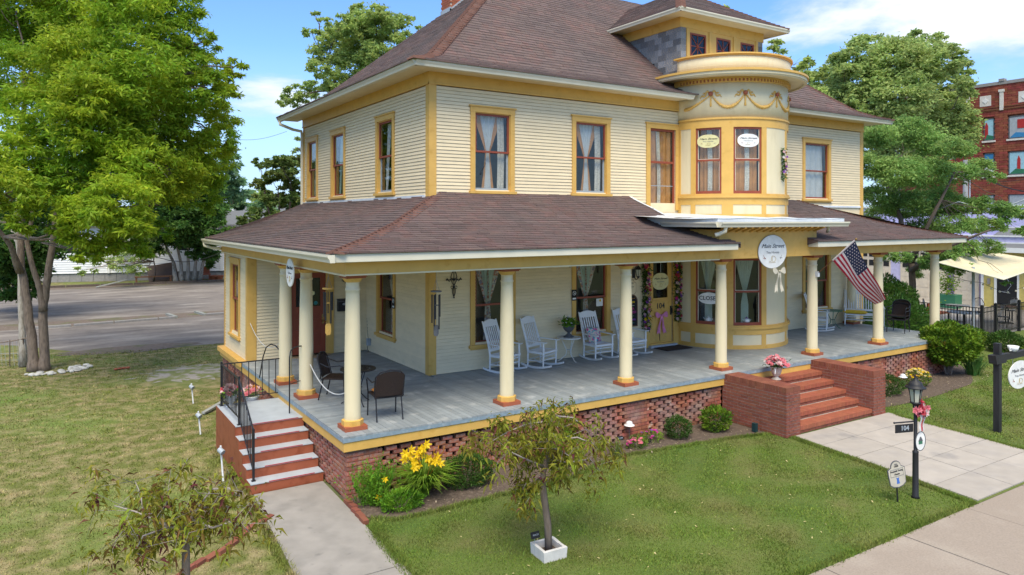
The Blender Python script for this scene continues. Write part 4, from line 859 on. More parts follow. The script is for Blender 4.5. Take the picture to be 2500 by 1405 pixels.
SB.sort(key=lambda t:(Vector(t[:3])-CAM).length*(.8 if t[2]>.9 else 1)); m0=MB().box(-.5,.5,-.5,.5,-.5,.5).mesh('brick','brick_stair'); m1=MB().box(-.5,.5,-.5,.5,-.5,.5).mesh('brick','brick_tread'); rs=[[],[]]
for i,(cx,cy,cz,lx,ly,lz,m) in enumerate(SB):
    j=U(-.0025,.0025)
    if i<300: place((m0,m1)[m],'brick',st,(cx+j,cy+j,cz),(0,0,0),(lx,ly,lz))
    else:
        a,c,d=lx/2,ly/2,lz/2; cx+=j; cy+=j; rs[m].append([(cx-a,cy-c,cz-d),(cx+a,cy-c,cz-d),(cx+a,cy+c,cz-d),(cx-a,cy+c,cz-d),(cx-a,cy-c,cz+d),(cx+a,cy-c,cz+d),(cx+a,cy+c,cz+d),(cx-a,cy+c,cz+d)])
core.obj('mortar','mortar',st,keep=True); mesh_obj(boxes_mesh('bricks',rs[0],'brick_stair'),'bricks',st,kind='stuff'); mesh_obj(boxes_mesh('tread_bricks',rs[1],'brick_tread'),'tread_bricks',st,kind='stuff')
# ================= SIDE STEPS =================
ss=thing('side_steps','red painted concrete side steps with worn grey treads','steps',(-.6,2.5,0))
fy=[1.13,1.42,1.71,2.00,2.29]
for i in range(5):
    z1=.172*(i+1); z0=.172*i; ye=4.03 if True else 0; xs=-1.20 
    MB().box(xs,.035,fy[i],ye,z0,z1-.014).obj('riser','red_paint',ss); MB().box(xs,-.0+.035,fy[i]-.012,(fy[i+1]+.02 if i<4 else ye+.01),z1-.014,z1).obj('tread' if i<4 else 'landing','gray_paint',ss)
    MB().box(xs-.007,xs-.001,fy[i]+.001,(fy[i+1] if i<4 else ye),0,z1-.002).obj('side_face','red_paint',ss)
    MB().box(xs+.3,-.12+.05*math.sin(i*2),fy[i]-.0145,fy[i]+.006,z1-.008,z1+.002).obj('nosing_line','red_line',ss)
ra=thing('iron_railing','black iron railing along the landing and down the side steps','railing',(-1.1,2.6,.86))
b=MB(); zr=1.68
def post(x,y,z0,z1,w=.018): m=MB(); m.box(x-w,x+w,y-w,y+w,z0,z1); m.box(x-.035,x+.035,y-.035,y+.035,z0,z0+.008); m.obj('post','black_iron',ra)
post(-1.12,3.95,.86,1.74); post(-1.12,2.36,.86,1.74); post(-1.12,1.27,.172,1.05)
b.box(-1.12,.02,3.94,3.97,zr,zr+.02); b.obj('rail','black_iron',ra); MB().box(-1.12,.0,3.945,3.965,.98,.995).obj('rail','black_iron',ra)
MB().box(-1.135,-1.105,2.36,3.95,zr,zr+.02).obj('rail','black_iron',ra); MB().box(-1.13,-1.11,2.36,3.95,.98,.995).obj('rail','black_iron',ra)
MB().tube([(-1.12,2.36,zr+.01),(-1.12,1.27,1.03)],.016,6).obj('rail','black_iron',ra); MB().tube([(-1.12,2.36,.99),(-1.12,1.27,.33)],.01,6).obj('rail','black_iron',ra)
bal=lambda h:MB().box(-.007,.007,-.007,.007,0,h).mesh('baluster','black_iron'); B1=bal(.70); B2=bal(.68)
for i in range(8): place(B1,'baluster',ra,(-1.0+i*.135,3.955,.98))
for i in range(12): place(B1,'baluster',ra,(-1.12,3.82-i*.115,.98))
for i in range(9): y=2.25-i*.11; place(B2,'baluster',ra,(-1.12,y,.99-(2.36-y)*.606))
h=thing('hoop_handrail','slender black hooped handrail rising from the landing to the middle side column','handrail',(-.13,2.66,.86)); b=MB(); b.tube([(-.13,2.66,.86),(-.13,2.66,1.95),(-.10,2.69,2.05),(-.02,2.76,2.10),(.08,2.85,2.10),(.17,2.92,2.09)],.013,8); b.obj('rail','black_iron',h); MB().tube([(-.13,2.66,1.42),(.16,2.95,1.40)],.009,6).obj('brace','black_iron',h)
h=thing('hoop_handrail','slender black hooped handrail beside the rearmost side column','handrail',(-.1,5.05,1.0)); b=MB(); b.tube([(-.06,5.3,1.05),(-.03,5.1,1.55),(.0,4.95,1.78),(.06,4.8,1.86),(.13,4.68,1.84),(.2,4.6,1.74)],.014,8); b.obj('rail','black_iron',h)
# rope
r=thing('rope','white rope looped between the side columns across the porch opening','rope',(.3,2,1.5)); b=MB(); b.tube([(.33,2.85,1.72-.0)]+[(.33+.02*t,2.85-2.3*t,1.72-.55*4*t*(1-t)*.55-.02*t) for t in [i/14 for i in range(1,15)]],.011,6); b.obj('strand','white_cloth',r); b=MB(); b.tube([(.2,7.33,2.0)]+[(.2+.01*t,7.33-2.7*t,2.0-.6*4*t*(1-t)*.5-.1*t) for t in [i/14 for i in range(1,15)]],.008,6); b.obj('strand','white_cloth',r)
# ================= FURNITURE =================
def rocker(w=.62,nslat=7,label='',loc=(0,0,0),rz=0,group='white rocking chairs on the porch',name='rocking_chair',cat='rocking chair'):
    t=proto(name,label,cat,loc,rz,group); hw=w/2; M='white'; pt=.02
    def rk(x):
        b=MB(); n=14; vs=[]
        for i in range(n+1):
            a=-.55+1.0*i/n; y=a*.85; z=.0+.42*(a*.78)**2; vs+=[(x-.018,y,z),(x+.018,y,z),(x+.018,y,z+.045),(x-.018,y,z+.045)]
        b.add(vs,[(i*4+k,i*4+4+k,i*4+4+(k+1)%4,i*4+(k+1)%4) for i in range(n) for k in range(4)]+[(3,2,1,0),(n*4,n*4+1,n*4+2,n*4+3)]); b.obj('rocker',M,t)
    for x in (-hw+.03,hw-.03):
        rk(x); b=MB(); b.tube([(x,-.24,.04),(x,-.25,.36),(x,-.25,.62)],[.019,.025,.022],8); b.obj('front_leg',M,t)
        b=MB(); b.tube([(x,.20,.03),(x,.19,.38),(x,.24,.62),(x*.97,.42,1.16)],[.019,.025,.022,.018],8); b.obj('back_post',M,t)
        b=MB(); n=6; b.hexa([(x-.04,-.33,.62),(x+.04,-.33,.62),(x+.03,.24,.63),(x-.03,.24,.63),(x-.04,-.33,.642),(x+.04,-.33,.642),(x+.03,.24,.652),(x-.03,.24,.652)]); b.obj('arm',M,t)
        MB().tube([(x,-.24,.19),(x,.2,.17)],.013,6).obj('stretcher',M,t)
    for y,z in ((-.25,.21),(-.25,.31),(.2,.18)): MB().tube([(-hw+.03,y,z),(hw-.03,y,z)],.013,6).obj('stretcher',M,t)
    for i in range(9):
        y=-.28+i*.055; z=.41-.025*math.sin((i+.5)/9*PI); MB().box(-hw+.035,hw-.035,y,y+.042,z-.012,z).obj('seat_slat',M,t)
    MB().box(-hw+.02,hw-.02,-.285,-.262,.36,.40).obj('seat_rail',M,t)
    for x in (-hw+.03,hw-.03): MB().box(x-.012,x+.012,-.26,.2,.35,.40).obj('seat_rail',M,t)
    by=lambda z:.24+(z-.62)/.54*.18
    b=MB(); n=10; vs=[]
    for i in range(n+1):
        x=(-hw+.045)+(w-.09)*i/n; zt=1.13+.05*math.sin(i/n*PI); vs+=[(x,by(1.02)-.012,1.02),(x,by(1.02)+.012,1.02),(x,by(zt)+.012,zt),(x,by(zt)-.012,zt)]
    b.add(vs,[(i*4+k,i*4+4+k,i*4+4+(k+1)%4,i*4+(k+1)%4) for i in range(n) for k in range(4)]+[(3,2,1,0),(n*4,n*4+1,n*4+2,n*4+3)]); b.obj('top_rail',M,t)
    b=MB(); b.hexa([(-hw+.04,by(.5)-.015,.47),(hw-.04,by(.5)-.015,.47),(hw-.04,by(.5)+.01,.47),(-hw+.04,by(.5)+.01,.47),(-hw+.04,by(.53)-.01,.53),(hw-.04,by(.53)-.01,.53),(hw-.04,by(.53)+.015,.53),(-hw+.04,by(.53)+.015,.53)]); b.obj('lower_rail',M,t)
    for i in range(nslat):
        x=-hw+.085+(w-.17)*i/(nslat-1); b=MB(); b.hexa([(x-.017,by(.52)-.008,.52),(x+.017,by(.52)-.008,.52),(x+.017,by(.52)+.006,.52),(x-.017,by(.52)+.006,.52),(x-.017,by(1.03)-.008,1.03),(x+.017,by(1.03)-.008,1.03),(x+.017,by(1.03)+.006,1.03),(x-.017,by(1.03)+.006,1.03)]); b.obj('back_slat',M,t)
    return t
g='white rocking chairs on the porch'
r1=rocker(label='white slatted rocking chair nearest the house corner, under the first porch window',loc=(4.93,3.0,ZD),rz=R(24))
dup(r1,(5.98,2.98,ZD),R(22),'white slatted rocking chair beside the small white table with the grey urn',g)
dup(r1,(7.74,3.0,ZD),R(2),'white slatted rocking chair with the colourful floral pillow on its seat',g)
dup(r1,(8.86,2.98,ZD),R(6),'white slatted rocking chair beside the front door, under the chalkboard',g)
dup(r1,(16.75,2.92,ZD),R(32),'white slatted rocking chair beside the green metal table beyond the round bay',g)
rocker(1.22,15,'wide white slatted rocking bench at the end of the porch behind the flag',(18.92,2.72,ZD),R(-56),None,'rocking_bench','rocking bench')
def cushion(name,label,cat,loc,rot,s,m,group=None,kn=1):
    t=thing(name,label,cat,loc,0,group); o=MB(); sx,sy,sz=s
    o.grid(lambda u,v:((u-.5)*sx,(v-.5)*sy,sz*(max(0,1-(2*u-1)**4)*max(0,1-(2*v-1)**4))**.5),12,12); o.grid(lambda u,v:((u-.5)*sx,(.5-v)*sy,-sz*(max(0,1-(2*u-1)**4)*max(0,1-(2*v-1)**4))**.5),12,12)
    q=bpy.data.objects.new('cover',o.mesh('cover',m,True)); link(q,t); t.rotation_euler=rot; return t
mat('floral',(.60,.52,.45),.7,.1,6,col2=(.55,.05,.22),c2=(.52,.56),c2sc=13,col3=(.04,.35,.42),c3=(.54,.58),c3sc=17)
cushion('throw_pillow','colourful floral pillow standing on the rocking chair seat','pillow',(7.72,3.12,ZD+.60),(R(72),0,R(4)),(.42,.38,.07),'floral')
mat('yellow_cloth',(.62,.42,.03),.7,.15,20)
cushion('seat_cushion','mustard yellow cushion lying on the white rocking bench','cushion',(18.66,2.88,ZD+.46),(0,0,R(-56)),(.75,.34,.06),'yellow_cloth')
# small white table with urn
def lace_table(name,label,cat,loc,r,h,m,legs=3,group=None,hole=True,rz=0):
    t=proto(name,label,cat,loc,rz,group); b=MB(); b.lathe([(0,h),(r*.35,h),(r*.35,h-.008),(0,h-.008)],(0,0,0),28); b.lathe([(r*.45,h),(r*.6,h),(r*.6,h-.008),(r*.45,h-.008),(r*.45,h)],(0,0,0),28); b.lathe([(r*.72,h),(r,h),(r,h-.022),(r*.72,h-.01),(r*.72,h)],(0,0,0),28)
    for i in range(16): a=i*PI/8; b.hexa([(r*.3*math.cos(a)-.012*math.sin(a),r*.3*math.sin(a)+.012*math.cos(a),h-.006),(r*.3*math.cos(a)+.012*math.sin(a),r*.3*math.sin(a)-.012*math.cos(a),h-.006),(r*.75*math.cos(a)+.012*math.sin(a),r*.75*math.sin(a)-.012*math.cos(a),h-.006),(r*.75*math.cos(a)-.012*math.sin(a),r*.75*math.sin(a)+.012*math.cos(a),h-.006)]+[(x,y,h) for x,y in [(r*.3*math.cos(a)-.012*math.sin(a),r*.3*math.sin(a)+.012*math.cos(a)),(r*.3*math.cos(a)+.012*math.sin(a),r*.3*math.sin(a)-.012*math.cos(a)),(r*.75*math.cos(a)+.012*math.sin(a),r*.75*math.sin(a)-.012*math.cos(a)),(r*.75*math.cos(a)-.012*math.sin(a),r*.75*math.sin(a)+.012*math.cos(a))]])
    b.obj('table_top',m,t,keep=True)
    for i in range(legs):
        a=i*2*PI/legs+.5; ca,sa=math.cos(a),math.sin(a); pts=[(.75,h-.02),(.55,h*.8),(.22,h*.45),(.28,h*.25),(.7,h*.06),(.95,0.0)]
        MB().tube([(r*p*ca,r*p*sa,z+.008) for p,z in pts],.011,6).obj('leg',m,t)
    b=MB(); b.lathe([(r*.2,h*.46),(r*.26,h*.47),(r*.2,h*.48)],(0,0,0),12); b.obj('ring',m,t); return t
lace_table('side_table','small round white cast metal table holding the grey urn','table',(6.95,3.14,ZD),.30,.60,'white_iron')
lace_table('side_table','small round green metal table beyond the round bay','table',(17.62,3.0,ZD),.30,.58,'green_metal')
def urn(name,label,cat,loc,s,m,prof,fl,n,cols,rad,hh,leafc='leaf_fern',nl=220,group=None):
    t=thing(name,label,cat,loc,0,group); x,y,z=loc; b=MB(); b.lathe([(r*s,q*s) for r,q in prof],(x,y,z),20); b.obj('pot',m,t,True)
    zt=z+max(q for r,q in prof)*s
    P=np.stack([rng.normal(0,rad*.45,nl),rng.normal(0,rad*.45,nl),rng.uniform(0,hh*.8,nl)],1)+np.array([x,y,zt-.03])
    mesh_obj(fastmesh('leaves',leafset(P,.09,.35,0,.3),4,leafc),'leaves',t)
    if n:
        for i in range(n):
            a=U(0,2*PI); rr=rad*math.sqrt(U(0,1)); zz_=zt+hh*(1-(rr/rad)**2*.8)*U(.75,1.05); flower(t,(x+rr*math.cos(a),y+rr*math.sin(a),zz_),fl,random.choice(cols))
    return t
def petals(b,c,r,n=5,cup=.5,nrm=(0,0,1),w=.5):
    z=Vector(nrm).normalized(); x=z.orthogonal().normalized(); y=z.cross(x); c=Vector(c); a0=U(0,2*PI)
    for i in range(n):
        a=a0+2*PI*i/n; d=(x*math.cos(a)+y*math.sin(a)); e=(-x*math.sin(a)+y*math.cos(a))
        b.add([c,c+d*r*.5+z*r*cup*.3+e*r*w*.5,c+d*r+z*r*cup,c+d*r*.5+z*r*cup*.3-e*r*w*.5],[(0,1,2,3)])
def flower(t,c,r,m,n=7,name='flower',nrm=None):
    b=MB(); nm=nrm or (U(-.6,.4),U(-.9,.1),1); petals(b,c,r,n,.35,nm,.75); petals(b,c,r*.65,5,.8,nm,.8); petals(b,c,r*.35,4,1.4,nm,.8); b.obj(name,m,t,keep=True)
up=[(.0,0),(.13,0),(.14,.02),(.09,.05),(.04,.09),(.035,.12),(.09,.16),(.14,.22),(.155,.3),(.175,.32),(.18,.34),(.16,.34),(.13,.3)]
urn('urn_planter','dark grey pedestal urn planter with green leaves on the white table','planter',(6.93,3.14,ZD+.60),.95,'planter_gray',up,.03,14,['petal_white'],.2,.22,'leaf_fern',420)
up2=[(.0,0),(.12,0),(.13,.02),(.07,.05),(.05,.09),(.1,.13),(.135,.22),(.15,.33),(.17,.35),(.15,.35),(.12,.3)]
mat('pot_beige',(.50,.43,.37),.5,.05)
u=urn('urn_planter','beige handled urn of pink silk flowers on the top brick step','planter',(10.42,-.33,.825),.88,'pot_beige',up2,.085,34,['petal_pink','petal_pale','petal_pink','petal_white','petal_pink','petal_pale','petal_pink'],.25,.24,'leaf_boxdark',150)
b=MB(); b.tube([(10.31,-.38,1.10),(10.27,-.42,1.08),(10.26,-.42,1.0),(10.30,-.38,.95)],.014,6); b.obj('handle','white',u)
urn('flower_pot','white pot of pink silk roses behind the landing railing, by the corner post','planter',(-.97,3.8,.86),.72,'white',up2,.075,20,['petal_pink','petal_pale','petal_red'],.20,.17,'leaf_fern',140)
urn('flower_pot','white pot of pink silk roses at the back of the landing, next to the porch','planter',(-.48,4.2,.60),.95,'white',up2,.075,18,['petal_pink','petal_pale','petal_orange'],.18,.2,'leaf_mid',110)
# bistro set and wicker chairs
lace_table('bistro_table','round black mosaic topped bistro table behind the corner column','table',(.98,1.95,ZD),.34,.68,'black_iron')
def wicker(label,loc,rz,name='wicker_chair',cush=False,group='brown wicker and black metal chairs on the porch'):
    t=proto(name,label,'chair',loc,rz,group)
    for x in (-.26,.26):
        MB().tube([(x,-.24,0),(x,-.22,.43),(x*1.08,-.23,.66),(x*1.1,-.15,.69),(x*1.05,.1,.66),(x*.95,.26,.72)],.013,8).obj('front_leg','black_iron',t)
        MB().tube([(x*.9,.30,0),(x*.88,.2,.43)],.013,8).obj('rear_leg','black_iron',t)
    b=MB(); b.tube([(-.25,.20,.42)]+[(-.25*math.cos(a*PI/10),.26+.10*0,.42+.0) for a in (0,)]+[(-.26,.24,.55),(-.26,.30,.78),(-.18,.33,.87),(0,.345,.90),(.18,.33,.87),(.26,.30,.78),(.26,.24,.55),(.25,.20,.42)],.014,8); b.obj('back_frame','black_iron',t)
    b=MB(); b.grid(lambda u,v:(-.25+.5*u,.22+.11*v+.05*math.sin(u*PI)*.8,.43+.45*v-(.07*(2*u-1)**2)*v),14,12); b.obj('back_panel','wicker',t,True)
    b=MB(); b.box(-.25,.25,-.24,.22,.405,.43); b.obj('seat','wicker',t); b=MB(); b.box(-.26,.26,-.25,-.235,.39,.43); b.box(-.26,.26,.215,.23,.39,.41); b.obj('seat_frame','black_iron',t,keep=True); return t
w1=wicker('brown wicker armchair nearest the porch edge, its back to the street',(1.06,.80,ZD),R(173),'wicker_chair')
w2=dup(w1,(.80,2.62,ZD),R(52),'brown wicker armchair half hidden behind the corner column')
mat('orange_cloth',(.38,.15,.03),.7,.15,20)
cushion('seat_cushion','orange ruffled cushion on the wicker armchair nearest the edge','cushion',(1.06,.82,ZD+.47),(0,0,0),(.40,.40,.05),'orange_cloth')
w3=dup(w1,(18.55,1.35,ZD),R(-78),'dark wicker stacking chair at the far end of the porch, lower of the stacked pair','stacked chairs at the porch end'); dup(w1,(18.58,1.36,ZD+.10),R(-78),'dark wicker stacking chair at the far end of the porch, upper of the stacked pair','stacked chairs at the porch end')
# door mats
t=thing('doormat','dark brown rectangular doormat before the front door','doormat',(10.45,3.05,ZD)); MB().box(9.98,10.92,2.78,3.30,ZD+.002,ZD+.02).obj('mat','mat_dark',t)
t=thing('doormat','half round fringed doormat before the red side door','doormat',(1.7,7.2,ZD)); b=MB(); b.prism([(1.1+.0,7.28)]+[(1.66+.56*math.cos(a*PI/10+PI),7.28+.36*math.sin(a*PI/10+PI)) for a in range(11)],lambda a,c,d:(a,c,d),ZD+.002,ZD+.018); b.obj('mat','taupe',t)
# mailbox, lanterns, cross, outlet, hook
t=thing('mailbox','black metal mailbox on the wall beside the red side door','mailbox',(2.55,7.3,2.3)); b=MB(Tb); b.box(2.42,2.72,.02,.12,2.15,2.45); b.obj('box','black_iron',t); b=MB(Tb); b.hexa([(2.41,.02,2.45),(2.73,.02,2.45),(2.73,.13,2.40),(2.41,.13,2.40),(2.41,.02,2.48),(2.73,.02,2.48),(2.73,.14,2.42),(2.41,.14,2.42)]); b.obj('lid','planter_gray',t); b=MB(Tb); b.ball((2.58,.125,2.34),.04,8,sc=(1.2,.2,.8)); b.obj('emblem','steel',t)
def lantern(label,T,a,z,m='black_iron'):
    p=T@Vector((a,0,z)); t=thing('wall_lantern',label,'lantern',tuple(p)); b=MB(T); b.box(a-.05,a+.05,.017,.035,z-.12,z+.12); b.obj('back_plate',m,t)
    b=MB(T); b.tube([(a,.03,z-.08),(a,.12,z-.16),(a,.2,z-.12),(a,.2,z-.04)],.012,6); b.tube([(a,.03,z+.1),(a,.14,z+.22),(a,.2,z+.2)],.010,6); b.obj('arm',m,t)
    b=MB(T)
    for k in range(6): q=k*PI/3; b.tube([(a+.05*math.cos(q),.2+.05*math.sin(q),z-.06),(a+.085*math.cos(q),.2+.085*math.sin(q),z+.12)],.006,4)
    b.lathe([(.0,-.12),(.03,-.1),(.05,-.06),(.0,-.06)],(a,.2,z),8); b.lathe([(.1,.12),(.06,.18),(.02,.22),(.0,.26)],(a,.2,z),8); b.obj('cage',m,t); b=MB(T); b.lathe([(.045,-.055),(.08,.115)],(a,.2,z),6); b.obj('glass','frost',t)
lantern('black iron wall lantern beside the front door above the plaque',Tf,9.38,3.12); lantern('black iron wall lantern above the mailbox by the side door',Tb,2.62,3.05)
t=thing('wall_cross','scrolled black iron cross on the siding near the house corner','cross',(3.86,3.45,3.1)); b=MB(Tf)
for s in (-1,1):
    b.tube([(3.86+s*(.02+.06*math.sin(k*.7)),.03,3.40-.07*k) for k in range(10)],.009,5); b.tube([(3.86+s*(.03+.022*k),.03,3.2+.04*math.sin(k*1.1)) for k in range(8)],.009,5)
    b.tube([(3.86+s*(.05+.035*math.cos(k*.8)),.03,3.02+.035*math.sin(k*.8)) for k in range(8)],.007,5); b.ball((3.86+s*.19,.03,3.2),.02,6)
b.tube([(3.86,.03,3.42),(3.86,.03,2.80)],.008,5); b.tube([(3.69,.03,3.2),(4.03,.03,3.2)],.008,5); b.ball((3.86,.03,3.2),.035,8); b.obj('scrollwork','black_iron',t,keep=True)
t=thing('outlet_box','grey weatherproof outlet with a cord low on the side wall','outlet',(3.2,7.15,1.3)); b=MB(Ts); b.box(6.98,7.10,.02,.10,1.22,1.40); b.obj('box','steel',t); b=MB(Ts); b.tube([(7.04,.08,1.22),(7.02,.1,1.12),(7.0,.07,1.06)],.01,5); b.tube([(7.1,.03,1.3),(7.2,.02,1.45),(7.3,.01,1.9)],.005,5); b.obj('cord','black_iron',t)
for T,a,z,lab in ((Tf,7.33,2.66,'black no smoking sign on the window casing by the urn table'),(Ts,5.41,2.52,'black no smoking sign on the side window casing')):
    p=T@Vector((a,.05,z)); t=thing('no_smoking_sign',lab,'sign',tuple(p)); b=MB(T); b.box(a-.075,a+.075,.048,.056,z-.15,z+.13); b.obj('panel','dark',t)
    b=MB(T); b.lathe([(.0,0)],(0,0,0),3) if False else None
    ring=MB(T); n=20; ring.tube([(a+.05*math.cos(k*2*PI/n),.058,z+.04+.05*math.sin(k*2*PI/n)) for k in range(n+1)],.006,4); ring.tube([(a-.035,.058,z+.075),(a+.035,.058,z+.005)],.006,4); ring.tube([(a-.02,.058,z+.04),(a+.03,.058,z+.04)],.004,4); ring.box(a-.055,a+.055,.056,.058,z-.12,z-.08); ring.obj('symbol','sign_white',t,keep=True)
t=thing('wall_hook','small black hook hanging beside the second porch window','hook',(7.1,3.4,3.4)); b=MB(Tf); b.tube([(7.12,.1,3.6),(7.12,.1,3.42),(7.15,.1,3.37),(7.19,.1,3.38),(7.2,.1,3.43)],.006,5); b.obj('hook','black_iron',t)
t=thing('window_notice','small white notice taped inside the second porch window','notice',(8.25,3.5,2.4)); b=MB(Tf); b.box(8.14,8.36,-.055,-.052,2.30,2.50); b.obj('paper','sign_white',t); MB(Tf).box(8.24,8.30,-.052,-.05,2.42,2.48).obj('picture','petal_yellow',t)
# chalkboard, plaque
t=thing('chalkboard','arched brown framed chalkboard with coloured writing left of the front door','chalkboard',(9.3,3.4,2.1)); arch=[(9.10,1.68),(9.52,1.68),(9.52,2.35)]+[(9.31+.21*math.cos(k*PI/10),2.35+.21*math.sin(k*PI/10)) for k in range(1,10)]+[(9.10,2.35)]
b=MB(Tf); b.prism(arch,lambda a,c,d:(a,d,c),.018,.035); b.obj('frame','brown_wood',t); b=MB(Tf); b.prism([(9.31+(x-9.31)*.86,2.1+(z-2.1)*.93) for x,z in arch],lambda a,c,d:(a,d,c),.035,.038); b.obj('board','dark',t)
for i,(s,m) in enumerate((('~ ~ ~','petal_orange'),('Menu','petal_yellow'),('------','steel'),('TEA','petal_magenta'),('LUNCH','petal_magenta'),('~ ~','green_metal'),('Sweets','petal_purple'),('~~~','teal'))): text(s,.085,(9.31,YW-.040,2.45-i*.095),(1,0,0),(0,0,1),m,t,bold=.003)
t=thing('wall_plaque','small shield shaped plaque on the siding under the wall lantern','plaque',(9.35,3.4,2.75)); sh=[(-.12,-.16),(0,-.24),(.12,-.16),(.15,-.12),(.15,.12),(.1,.14),(.05,.2),(0,.22),(-.05,.2),(-.1,.14),(-.15,.12),(-.15,-.12)]
b=MB(Tf); b.prism([(9.32+x,2.74+z) for x,z in sh],lambda a,c,d:(a,d,c),.017,.026); b.obj('rim','brown_wood',t); b=MB(Tf); b.prism([(9.32+x*.93,2.74+z*.94) for x,z in sh],lambda a,c,d:(a,d,c),.026,.029); b.obj('face','siding',t); text('1900',.05,(9.32,YW-.030,2.86),(1,0,0),(0,0,1),'ink',t); text('HOUSE',.04,(9.32,YW-.030,2.76),(1,0,0),(0,0,1),'ink',t)
# oval and round tea house signs
def tea(parent,c,xa,ya,w,h,o=.004,ov=1):
    xa=Vector(xa).normalized(); ya=Vector(ya).normalized(); za=xa.cross(ya); c=Vector(c)+za*o; P_=lambda a,d,e=0:c+xa*a*w+ya*d*h+za*e
    text('Main Street',.172*h,P_(0,.17),xa,ya,'ink',parent,shear=.42,bold=.0,sx=w/h*1.0)
    text('Tea House',.105*h,P_(0,-.02),xa,ya,'ink_gray',parent,sx=w/h)
    b=MB(); n=14
    b.tube([P_(.0+.11*math.cos(k*PI/7-PI*.5),-.22+.09*math.sin(k*PI/7-PI*.5)) for k in range(0,8)]+[P_(-.02,-.12),P_(-.02,-.3)],.006*h,4); b.tube([P_(-.13,-.33),P_(.1,-.33)],.005*h,4); b.tube([P_(-.13,-.30),P_(-.05,-.28),P_(-.04,-.14)],.005*h,4); b.obj('teacup_drawing','ink_gold',parent,keep=True)
    for s in (-1,1):
        b=MB(); b.tube([P_(s*.25,-.2),P_(s*.30,-.16),P_(s*.33,-.10)],.005*h,4); b.ball(P_(s*.28,-.2),.018*h,5); b.tube([P_(s*.29,-.17),P_(s*.34,-.2)],.005*h,4); b.obj('sprig_drawing','sash_red' if s<0 else 'ink_gray',parent,keep=True)
    b=MB(); b.box(*(0,0.001)*3) if False else None
def ovalsign(name,label,c,xa,w,h,m='sign_white',wavy=0,th=.02,ya=(0,0,1),pre=None):
    t=thing(name,label,'sign',tuple(c)); xa_=Vector(xa).normalized(); ya_=Vector(ya).normalized(); za=xa_.cross(ya_); cc=Vector(c); n=48
    poly=[(w/2*math.cos(k*2*PI/n)*(1+wavy*abs(math.sin(k*PI*4/n))),h/2*math.sin(k*2*PI/n)*(1+wavy*abs(math.sin(k*PI*4/n)))) for k in range(n)]
    b=MB(); b.prism(poly,lambda a,e,d:tuple(cc+xa_*a+ya_*e+za*d),-th,0); b.obj('panel',m,t); tea(t,c,xa,ya,w,h); return t
s=ovalsign('round_sign','round white shop sign hung on the porch beam over the brick steps',(10.74,.02,3.815),(1,0,0),1.04,.80)
b=MB(); b.prism([(10.74+.53*math.cos(k*PI/24),3.815+.41*math.sin(k*PI/24)) for k in range(48)],lambda a,c,d:(a,d,c),.024,.034); b.obj('rim','ink_gray',s)
ovalsign('oval_sign','white oval shop sign hung from the side gutter above the landing',(-.14,2.62,3.57),(0,-1,0),.50,.54)
for a0_,a1_,m,lab in ((-72.5,-50,'sign_cream','cream scalloped shop sign in the upper bay window next to the tall narrow window'),(-40,-14.5,'sign_white','white scalloped shop sign in the upper bay window with a white lace strip')):
    ph=(a0_+a1_)/2; c=P3(ph,BR+.01,6.75); ovalsign('window_sign',lab,c,(math.cos(R(ph)),math.sin(R(ph)),0),.60,.36,m,.06,.008)
ovalsign('door_sign','cream scalloped shop sign hanging in the glass of the front door',(10.40,YW+.0,2.86),(1,0,0),.62,.46,'sign_cream',.06,.012); t=[o for o in bpy.data.objects if o.name.startswith('door_sign')][0]; MB().tube([(10.4,YW-.004,3.1),(10.4,YW-.004,3.42)],.004,4).obj('cord','sign_white',t)
ph=-60; c=Vector(P3(ph,BR+.015,2.42)); t=thing('closed_sign','white oval sign lettered in black in the lower bay window','sign',tuple(c)); xa=Vector((math.cos(R(ph)),math.sin(R(ph)),0)); za=xa.cross(Vector((0,0,1))); b=MB(); b.prism([(.31*math.cos(k*PI/20),.16*math.sin(k*PI/20)) for k in range(40)],lambda a,e,d:tuple(c+xa*a+Vector((0,0,e))+za*d),-.01,0); b.obj('panel','sign_white',t); text('CLOSED',.155,c+za*.004,xa,(0,0,1),'ink',t,bold=.002)
# teapots on the bay sills
for ph,lab in ((-62,'white teapot on the window sill behind the closed sign'),(-27,'white teapot with a purple lid on the middle bay window sill')):
    x,y,z=P3(ph,BR-.11,1.76); t=thing('teapot',lab,'teapot',(x,y,z)); b=MB(); b.lathe([(0,0),(.05,.0),(.085,.04),(.085,.08),(.05,.12),(0,.13)],(x,y,z),14); b.obj('body','white',t,True); b=MB(); b.lathe([(.05,.118),(.03,.14),(.01,.145),(.014,.165),(0,.17)],(x,y,z),10); b.obj('lid','petal_purple' if ph==-27 else 'white',t); c_,s_=math.cos(R(ph)),math.sin(R(ph)); b=MB(); b.tube([(x-c_*.08,y-s_*.08,z+.05),(x-c_*.13,y-s_*.13,z+.11)],[.016,.008],6); b.obj('spout','white',t); b=MB(); b.tube([(x+c_*.08,y+s_*.08,z+.1),(x+c_*.13,y+s_*.13,z+.08),(x+c_*.08,y+s_*.08,z+.03)],.008,6); b.obj('handle','white',t)
